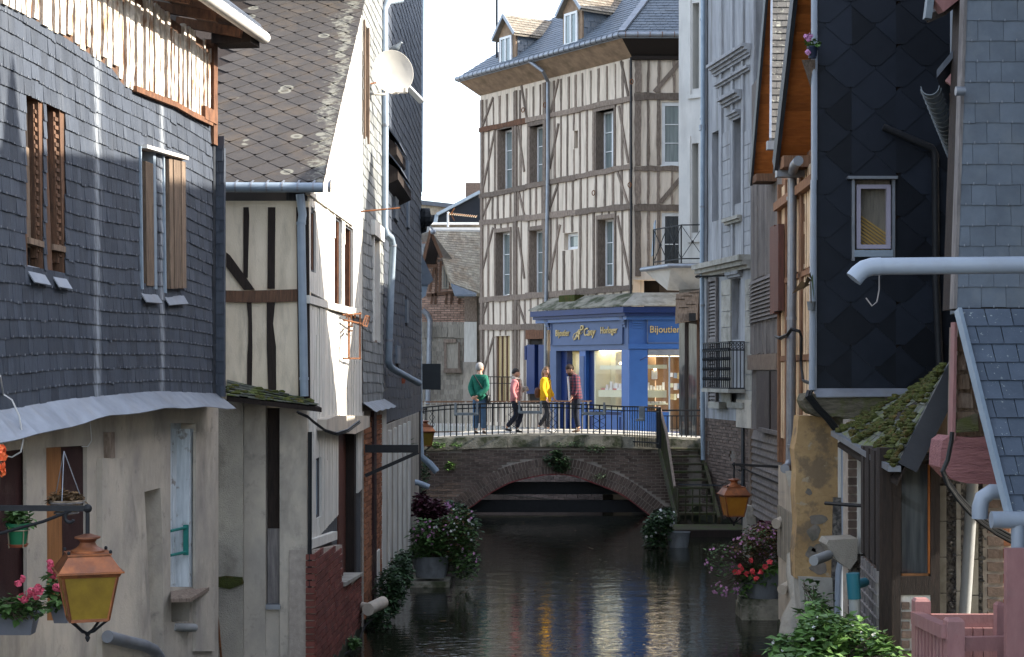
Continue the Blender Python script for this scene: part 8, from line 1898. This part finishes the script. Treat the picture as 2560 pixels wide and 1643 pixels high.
# nettles bottom right
nt_=thing('nettle_bed','bright green nettles in the bottom right corner','plant',at(2080,1643,13.));bl_=[blob_at(1985,1620,13.2,50,.25,34),blob_at(2055,1590,13.3,60,.3,50),blob_at(2120,1600,13.4,50,.3,55),blob_at(2185,1612,13.2,34,.25,40),blob_at(2040,1550,13.8,30,.25,40),blob_at(2230,1635,13.0,34,.2,22),blob_at(2050,1680,12.8,120,.4,40)]
part(leaf_cloud(bl_,2600,.085,81),'foliage','leaf_light',nt_);part(leaf_cloud(bl_,900,.07,82),'foliage','leaf',nt_);part(stems(at(2080,1700,13.2),bl_,70,83,.006),'stems','stem',nt_);part(flowers(bl_[:4],14,.02,84),'flowers','petal_white',nt_)
br2=thing('bramble','thin bramble shoots climbing the foot of the ochre wall','plant',at(2030,1560,16.8));bl_=[blob_at(2035,1500,16.8,14,.1,55),blob_at(2060,1530,16.5,28,.12,40),blob_at(2010,1470,17.,6,.08,22)];part(leaf_cloud(bl_,190,.08,85),'foliage','leaf',br2);part(stems(at(2040,1580,16.7),bl_,16,86,.005),'stems','stem',br2)
# geraniums in window boxes bottom left
def wbox(x0,x1,yt,yb,Y,par):
    a,b=at(x0,yt,Y),at(x1,yt,Y);zb_=zat(yb,Y);m=MB();e=.03
    m.hexa([Vector((a.x+e,Y+e,zb_)),Vector((b.x-e,Y+e,zb_)),Vector((b.x-e,Y+.15,zb_)),Vector((a.x+e,Y+.15,zb_))],[Vector((a.x,Y,a.z)),Vector((b.x,Y,a.z)),Vector((b.x,Y+.18,a.z)),Vector((a.x,Y+.18,a.z))]);m.build('box','plastic_grey',par)
    MB().box(((a.x+b.x)/2,Y+.09,a.z+.005),b.x-a.x+.02,.2,.02).build('rim','plastic_grey',par)
YG=11.7
g1_=thing('window_box','grey window box of pink geraniums at the left edge','window box',at(45,1590,YG));wbox(-40,84,1538,1590,YG,g1_)
bl_=[blob_at(40,1520,YG,45,.12,24),blob_at(85,1520,YG-.05,26,.1,24),blob_at(10,1515,YG,20,.1,20)];part(leaf_cloud(bl_,420,.06,91),'foliage','leaf',g1_);part(stems(at(50,1545,YG),bl_,30,92,.004),'stems','stem',g1_)
part(umbels([at(55,1492,YG-.1),at(72,1485,YG-.1),at(62,1500,YG-.1),at(88,1480,YG-.12),at(95,1470,YG-.12),at(103,1478,YG-.1),at(45,1460,YG),at(54,1448,YG),at(78,1478,YG-.12),at(92,1490,YG-.1)],.022,9,.022,93),'pink_flowers','petal_pink',g1_)
g2_=thing('window_box','dark window box of pink geraniums behind the near lantern','window box',at(140,1560,12.3));wbox(122,175,1512,1560,12.3,g2_);bl_=[blob_at(145,1490,12.3,28,.12,34),blob_at(132,1460,12.3,14,.1,30)];part(leaf_cloud(bl_,300,.06,94),'foliage','leaf',g2_)
part(umbels([at(125,1408,12.3),at(129,1425,12.3),at(133,1440,12.3),at(140,1468,12.2),at(126,1418,12.3),at(148,1470,12.2)],.022,9,.022,95),'pink_flowers','petal_pink',g2_)
# green pot in its wire holder, hanging basket, orange flower at the edge
gp_=thing('green_pot','green plastic pot with leafy plant in a wire holder, left edge','potted plant',at(44,1365,12.));m=MB();c=at(45,1362,12.);m.lathe(c,[(.055,0),(.075,.125),(.085,.13),(.085,.155),(.075,.155),(.07,.13)],18);m.build('pot','plastic_green',gp_,True)
MB().lathe(c+Vector((0,0,-.015)),[(.06,0),(.075,.02),(.07,.02)],16).build('saucer','terracotta',gp_,True);part(leaf_cloud([(c+Vector((.01,0,.19)),.07,.06,.06)],140,.07,96),'foliage','leaf',gp_)
m=MB()
for a in (0,1.57,3.14,4.71):m.tube([c+Vector((.08*math.cos(a+.8),.08*math.sin(a+.8),.11)),c+Vector((.07*math.cos(a+.8),.07*math.sin(a+.8),-.02))],.004,5)
m.tube([c+Vector((.083*math.cos(x),.083*math.sin(x),.105)) for x in [k*.5 for k in range(13)]],.004,5);m.build('wire_holder','antenna',gp_)
hb_=thing('hanging_basket','pale wicker hanging basket of dried plants on chains, left window','hanging basket',at(165,1275,12.4));c=at(166,1250,12.4)
MB().lathe(c+Vector((0,0,-.11)),[(.05,0),(.10,.05),(.125,.1),(.12,.11),(.09,.08)],16).build('basket','wicker',hb_,True)
for k in range(4):m=MB();zz=-.095+k*.025;rr=.085+.013*k;m.tube([c+Vector((rr*math.cos(x*.5),rr*math.sin(x*.5),zz)) for x in range(14)],.008,5);m.build('wicker_ring','boards_grey',hb_)
for a in (.6,2.6,4.7):MB().tube([c+Vector((.12*math.cos(a),.12*math.sin(a),-.01)),at(160,1128,12.4)],.004,5).build('chain','zinc',hb_)
part(leaf_cloud([(c+Vector((0,0,.01)),.12,.1,.05)],260,.05,97),'dried_plants','leaf_dry',hb_)
of=thing('orange_flower','orange and red flowers poking in at the left edge','flower',at(2,1210,10.5));part(umbels([at(1,1165,10.5),at(3,1180,10.5),at(6,1140,10.5),at(2,1125,10.5)],.02,9,.03,98),'petals','petal_orange',of);MB().tube([at(-8,1300,10.5),at(-2,1220,10.5),at(3,1140,10.5)],.005,5).build('stem','stem',of)
# pots on the dark house corner
pk=thing('flower_pot','navy pot of lilac geraniums on a wooden corbel beside the dark wall','potted plant',at(2030,148,17.2));m=MB();c=at(2031,146,17.15);m.lathe(c,[(.04,0),(.055,.1),(.06,.105),(.06,.12),(.05,.12)],14);m.build('pot','plastic_navy',pk,True);part(leaf_cloud([(c+Vector((0,0,.15)),.06,.05,.04)],90,.05,99),'foliage','leaf_light',pk);part(umbels([at(2016,92,17.1),at(2026,90,17.1),at(2022,97,17.1),at(2020,131,17.1)],.025,9,.022,100),'lilac_flowers','petal_lilac',pk)
MB().hexa([at(2004,150,17.3),at(2038,148,17.3),at(2038,260,17.4),at(2030,230,17.4)],[at(2004,150,17.6),at(2038,148,17.6),at(2038,260,17.6),at(2030,230,17.6)]).build('corbel','timber_grey',pk)
sp2=thing('wilting_plant','wilting plant in a small grey pot fixed to the corner post','potted plant',at(2028,775,17.3));m=MB();c=at(2028,776,17.25);m.lathe(c,[(.035,0),(.045,.08),(.05,.09),(.04,.09)],12);m.build('pot','zinc_dull',sp2,True)
for (x,y,x2,y2) in ((2028,700,2008,725),(2028,695,2036,760),(2026,712,1980,735),(2030,700,2022,690),(2028,720,2030,755)):
    m=MB();a,b=at(x,y,17.2),at(x2,y2,17.1);q=at((x+x2)/2,min(y,y2)-6,17.15);s=Vector((.0,.0,.016));m.add([a,q+s,b,q-s],[[0,1,2],[0,2,3]]);m.build('leaf_blade','leaf_dry' if x2<2025 else 'leaf',sp2,fix=False)
MB().tube([at(2028,757,17.2),at(2026,715,17.2),at(2028,698,17.2)],.006,5).build('stem','stem',sp2)
# drain pipe lying at the left waterline, cables
wp=thing('clay_drain','grey clay drain pipe stub above water at the brick wall','pipe',at(940,1530,22.4));MB().tube([at(905,1518,22.8),at(925,1521,22.4)],.07,12).tube([at(920,1524,22.3),at(957,1506,22.8)],.085,14).build('stub','plaster_grey',wp,True)
hs_=thing('water_hose','black hose trailing along the foot of the red brick wall','hose',at(870,1643,21.));MB().tube([at(840,1650,20.6),at(878,1625,21.2),at(900,1595,21.8),at(912,1565,22.2),at(930,1548,22.5)],.012,6).build('hose','cable_black',hs_,True)

# ================================================================ PEOPLE
def skinned(name,chains,mat,par,sub=2):
    """grow one continuous surface from joint chains: each chain a list of (x,y,z,radius); chains that share a joint join there"""
    me=bpy.data.meshes.new(name);vs,es,rs,idx=[],[],[],{}
    for ch in chains:
        prev=None
        for (x,y,z,*r) in ch:
            k=(round(x,4),round(y,4),round(z,4))
            if k not in idx:idx[k]=len(vs);vs.append((x,y,z));rs.append(r if len(r)==2 else (r[0],r[0]))
            if prev is not None and prev !=idx[k]:es.append((prev,idx[k]))
            prev=idx[k]
    me.from_pydata(vs,es,[]);o=bpy.data.objects.new(name,me);TMP.collection.objects.link(o)
    m=o.modifiers.new('s','SKIN');m.use_smooth_shade=True
    for i,d in enumerate(me.skin_vertices[0].data):d.radius=rs[i];d.use_root=(i==0)
    s=o.modifiers.new('d','SUBSURF');s.levels=sub;s.render_levels=sub
    TMP.view_layers[0].update();dg=TMP.view_layers[0].depsgraph;m2=bpy.data.meshes.new_from_object(o.evaluated_get(dg));bpy.data.objects.remove(o)
    m2.name=name;m2.materials.clear();m2.materials.append(MATS[mat]);m2.polygons.foreach_set('use_smooth',[True]*len(m2.polygons))
    ob=bpy.data.objects.new(name,m2);COL.objects.link(ob);ob.parent=par;return ob
def person(label,px,Y,h,yaw,P,C):
    """P: pose offsets (metres at 1.70 m), x = to figure's left... local frame: +y is the way the figure faces"""
    X=(px-1280)/F*Y;t=thing('person',label,'person',Vector((X,Y,DECKZ(X)+.004)));t.rotation_euler=(0,0,yaw);t.scale=(h/1.7,)*3
    hip=P.get('hip',(0,0,.90));sh_=P.get('shoulder',(0,0,1.40));hd=P.get('head',(0,.02,1.57))
    hx,hy,hz=hip;sx_,sy_,szz=sh_;mid=((hx+sx_)/2,(hy+sy_)/2,(hz+szz)/2)
    legs,arms=P['legs'],P['arms']
    body=[[(hx,hy,hz,.13,.10),(*mid,.125,.095),(sx_,sy_,szz-.06,.135,.10),(sx_,sy_,szz+.02,.07,.065),(lerp(sx_,hd[0],.5),lerp(sy_,hd[1],.5),lerp(szz,hd[2],.5)+.02,.05,.05),(hd[0],hd[1],hd[2]-.04,.07,.075)]]
    for sgn,(kn,an) in zip((-1,1),legs):body.append([(hx,hy,hz,.13,.10),(hx+sgn*.085,hy,hz-.06,.085),(*kn,.055),(*an,.038)])
    fing=[]
    for sgn,(el,wr,fd) in zip((-1,1),arms):
        body.append([(sx_,sy_,szz-.06,.135,.10),(sx_+sgn*.15,sy_,szz-.06,.055),(*el,.042),(*wr,.028)])
        w=Vector(wr);d=Vector(fd).normalized();side=d.cross(Vector((.2,.9,.3))).normalized();pl_=w+d*.07
        body[-1].append((*pl_,.034,.018))
        for q in range(4):a=pl_+d*.012+side*(.026-.0175*q);L_=(.072,.08,.075,.058)[q];curl=side.cross(d)*.02;fing.append([(*pl_,.03,.016),(*a,.0095),(*(a+d*L_*.5+curl*.4),.009),(*(a+d*L_*.85+curl*1.6),.0075)])
        th_=w+d*.025+side*.03;fing.append([(*w,.028),(*th_,.012),(*(th_+d*.03+side*.02),.010),(*(th_+d*.058+side*.018),.008)])
    skinned('body',body,C['skin'],t);
    if not C.get('nofingers'):
        for f_ in fing:skinned('finger',[f_],C['skin'],t,1)
    # head with face
    hy_=P.get('hyaw',0.);pit=P.get('hpitch',0.);M=Matrix.Rotation(hy_,4,'Z') @ Matrix.Rotation(pit,4,'X');H=Vector(hd)
    def mesh_local(name,mb,mat,smooth=True):
        me=bpy.data.meshes.new(name);me.from_pydata([H+(M @ Vector(v)) for v in mb.v],[],mb.f);me.materials.append(MATS[mat]);bm=bmesh.new();bm.from_mesh(me);bmesh.ops.recalc_face_normals(bm,faces=bm.faces);bm.to_mesh(me);bm.free()
        if smooth:me.polygons.foreach_set('use_smooth',[True]*len(me.polygons))
        o=bpy.data.objects.new(name,me);COL.objects.link(o);o.parent=t;return o
    m=MB();m.blob((0,0,.02),.076,.098,.118,18,14)
    nv=[]
    for v in m.v:
        x,y,z=v
        if z<-.02:k=1-.32*min(1,(-.02-z)/.1);x*=k;y=y*k+.018*(1-k)/.32
        if y>.03:y+=.018*math.exp(-((x/.014)**2+((z+.012)/.022)**2))-.008*math.exp(-(((abs(x)-.032)/.014)**2+((z-.018)/.012)**2))+.006*math.exp(-((x/.022)**2+((z+.058)/.012)**2))
        nv.append(Vector((x,y,z)))
    m.v=nv;m.blob((.077,-.005,.0),.010,.02,.03,8,6);m.blob((-.077,-.005,.0),.010,.02,.03,8,6);m.tube([(0,.095,.015),(0,.115,-.022),(0,.098,-.032)],[.006,.014,.008],6);mesh_local('head',m,C['skin'])
    for s in (-1,1):
        mesh_local('eye',MB().blob((s*.031,.086,.018),.012,.008,.007,8,5),'hair_brown');mesh_local('eyebrow',MB().bar((s*.018,.094,.036),(s*.045,.086,.036),.006,.005),C['hair'])
    m=MB();m.blob((0,.094,-.052),.02,.007,.012 if C.get('mouth') else .005,8,5);mesh_local('mouth',m,'petal_coral' if not C.get('mouth') else 'maroon')
    # hair cap
    m=MB();m.blob((0,-.008,.034),.086,.108,.118,18,14,.03);hn=[]
    hl=C.get('hairline',.045)
    for v in m.v:
        x,y,z=v;lim=hl if y>.02 else lerp(hl,C.get('nape',-.06),min(1,(.02-y)/.05));
        if z<lim:z=lim;x*=.93;y*=.93
        hn.append(Vector((x,y,z)))
    m.v=hn;mesh_local('hair',m,C['hair'])
    if C.get('long'):
        m=MB();m.tube([(-.03,-.07,.06),(-.07,-.06,-.04),(-.085,-.02,-.14),(-.07,.03,-.21)],[.05,.05,.045,.015],9);m.tube([(.03,-.07,.06),(.07,-.06,-.04),(.085,-.02,-.13),(.075,.03,-.19)],[.05,.05,.042,.015],9);mesh_local('long_hair',m,C['hair'])
    if C.get('beard'):
        m=MB();m.blob((0,.052,-.085),.06,.052,.062,12,9,.05);mesh_local('beard',m,C['hair'])
    # clothes
    tr,ts=C['top'],C.get('thick',.018);hem=C.get('hem',-.06)
    up=[[(hx,hy,hz+hem-.06,.158+ts,.130+ts),(hx,hy,hz+.0,.155+ts,.125+ts),(*mid,.135+ts,.105+ts),(sx_,sy_,szz-.07,.14+ts,.11+ts),(sx_,sy_,szz+.035,.072+ts*.5,.07+ts*.5)]]
    for sgn,(el,wr,fd) in zip((-1,1),arms):up.append([(sx_,sy_,szz-.07,.14+ts,.11+ts),(sx_+sgn*.15,sy_,szz-.06,.058+ts),(*el,.045+ts),(*[lerp(el[i],wr[i],.97) for i in range(3)],.036+ts)])
    skinned('top',up,tr,t)
    if C.get('shirt'):
        m=MB();zz=[(hz-.1,.13),(mid[2],.12),(szz-.05,.09)];m.add([(-.055+hx,hy+.13+ts,hz-.12),(.075+hx,hy+.13+ts,hz-.12),(mid[0]+.06,mid[1]+.128+ts,mid[2]),(sx_+.05,sy_+.125+ts,szz-.02),(sx_-.05,sy_+.125+ts,szz-.02),(mid[0]-.06,mid[1]+.128+ts,mid[2])],[[0,1,2,5],[5,2,3,4]])
        o=mesh_local('shirt',m,C['shirt'],False);me=o.data
        for v,src in zip(me.vertices,m.v):v.co=src
        s_=o.modifiers.new('t','SOLIDIFY');s_.thickness=.02
    dn=[[(hx,hy,hz+.06,.15,.118),(hx,hy,hz-.04,.155,.125)]]
    for sgn,(kn,an) in zip((-1,1),legs):dn.append([(hx,hy,hz-.04,.155,.125),(hx+sgn*.085,hy,hz-.12,.10),(*kn,.062+C.get('leg',.012)),(*[lerp(kn[i],an[i],.93) for i in range(3)],.046+C.get('leg',.012))])
    skinned('trousers',dn,C['bottom'],t)
    for sgn,(kn,an) in zip((-1,1),legs):
        fd=Vector(P.get('feet',((0,1,0),(0,1,0)))[0 if sgn<0 else 1]).normalized();a=Vector(an);g=a.z-.075
        skinned('shoe',[[(*(a+fd*-.03+Vector((0,0,-.03))),.045),(*(a+fd*.04+Vector((0,0,-.045))),.048,.035),(*(a+fd*.12+Vector((0,0,-.058))),.045,.026),(*(a+fd*.17+Vector((0,0,-.062))),.03,.018)]],C['shoe'],t,2)
    return t,Vector((X,Y,DECKZ(X)))
def strap(t,pts,r,mat,name='bag_strap'):
    m=MB();m.tube(pts,r,6);me=bpy.data.meshes.new(name);me.from_pydata(m.v,[],m.f);me.materials.append(MATS[mat]);o=bpy.data.objects.new(name,me);COL.objects.link(o);o.parent=t
def bag(t,c,rx,ry,rz,mat,name='bag'):
    m=MB();m.blob(c,rx,ry,rz,12,9);nv=[Vector((c[0]+max(-rx*.8,min(rx*.8,v.x-c[0])),v.y,c[2]+max(-rz*.85,min(rz*.85,v.z-c[2])))) for v in m.v];me=bpy.data.meshes.new(name);me.from_pydata(nv,[],m.f);me.materials.append(MATS[mat]);me.polygons.foreach_set('use_smooth',[True]*len(me.polygons));o=bpy.data.objects.new(name,me);COL.objects.link(o);o.parent=t
# man in green: back to us, hands behind his back
t,_=person('man in green fleece seen from behind, hands clasped behind his back',1199,42.75,1.80,rad(-18),
    dict(legs=(((-.095,.01,.47),(-.10,-.02,.08)),((.095,.02,.47),(.10,.0,.08))),arms=(((-.215,-.07,1.10),(-.09,-.19,.88),(.6,-.1,-.5)),((.215,-.07,1.10),(.0,-.21,.90),(-.7,-.1,-.3))),hyaw=rad(-35)),
    dict(skin='skin',hair='hair_grey',top='cloth_green',thick=.03,bottom='cloth_jeans',leg=.022,shoe='shoe_brown',hem=-.08,nape=-.05))
strap(t,[(-.10,-.145,1.42),(.02,-.165,1.25),(.15,-.14,1.05),(.20,-.08,.93)],.014,'cable_black');bag(t,(.22,.02,.84),.05,.11,.12,'cable_black')
# woman in pink walking right
t,_=person('woman in pink cardigan and dark trousers walking right with a scarf',1288,42.85,1.62,rad(-97),
    dict(legs=(((-.08,.16,.50),(-.07,.02,.08)),((.08,.06,.48),(.08,-.24,.12))),arms=(((-.23,.02,1.10),(-.12,.22,1.12),(.4,.8,.1)),((.24,-.06,1.12),(.26,.06,.88),(0,.3,-1))),hyaw=0),
    dict(skin='skin',hair='hair_black',top='cloth_pink',thick=.03,bottom='cloth_navy',leg=.02,shoe='shoe_black',hem=-.06,nape=.0,hairline=.05))
m=[(-.09,.02,1.43),(-.06,.10,1.45),(.06,.12,1.43),(.09,.02,1.44),(.04,-.06,1.46),(-.06,-.05,1.46),(-.09,.02,1.43)];strap(t,m,.045,'cloth_scarf','scarf');strap(t,[(.03,.13,1.40),(.04,.17,1.22),(.05,.17,1.02),(.05,.16,.86)],.045,'cloth_scarf','scarf');bag(t,(-.05,.27,1.17),.07,.08,.08,'cloth_scarf','cap_in_hand')
strap(t,[(-.02,.10,1.44),(.10,.02,1.44),(.16,-.05,1.36)],.012,'leather_brown')
# woman in yellow looking over
t,_=person('woman in bright yellow jumper and grey trousers glancing towards the viewer',1364,42.8,1.66,rad(-112),
    dict(legs=(((-.07,.02,.48),(-.06,-.22,.13)),((.08,.13,.49),(.08,.10,.08))),arms=(((-.24,.0,1.11),(-.20,.14,.90),(0,.6,-.8)),((.24,.0,1.11),(.22,.12,.88),(0,.4,-1))),hyaw=rad(-50),head=(0,.02,1.57),feet=((0,1,0),(0,1,0))),
    dict(skin='skin',hair='hair_blond',top='cloth_yellow',thick=.032,bottom='cloth_charcoal',leg=.006,shoe='shoe_white',hem=-.10,long=True,mouth=True,nape=-.04))
bag(t,(.02,-.22,1.02),.09,.08,.16,'leather_brown');strap(t,[(.05,-.17,1.16),(.12,-.08,1.38),(.1,.08,1.3)],.014,'leather_brown')
# bearded man looking down
t,_=person('bearded man in plaid shirt over white tee looking down at the railing',1441,42.8,1.76,rad(104),
    dict(shoulder=(0,.05,1.39),head=(0,.16,1.53),hpitch=rad(-28),legs=(((-.09,.04,.47),(-.10,-.02,.08)),((.09,.0,.47),(.10,-.10,.08))),arms=(((-.24,.06,1.10),(-.20,.17,.88),(0,.4,-1)),((.25,-.02,1.10),(.24,.04,.86),(0,.1,-1)))),
    dict(skin='skin',hair='hair_brown',top='cloth_plaid',thick=.035,bottom='cloth_navy',leg=.016,shoe='shoe_brown',hem=-.10,beard=True,shirt='cloth_white',nape=-.03))
bpy.data.scenes.remove(TMP)
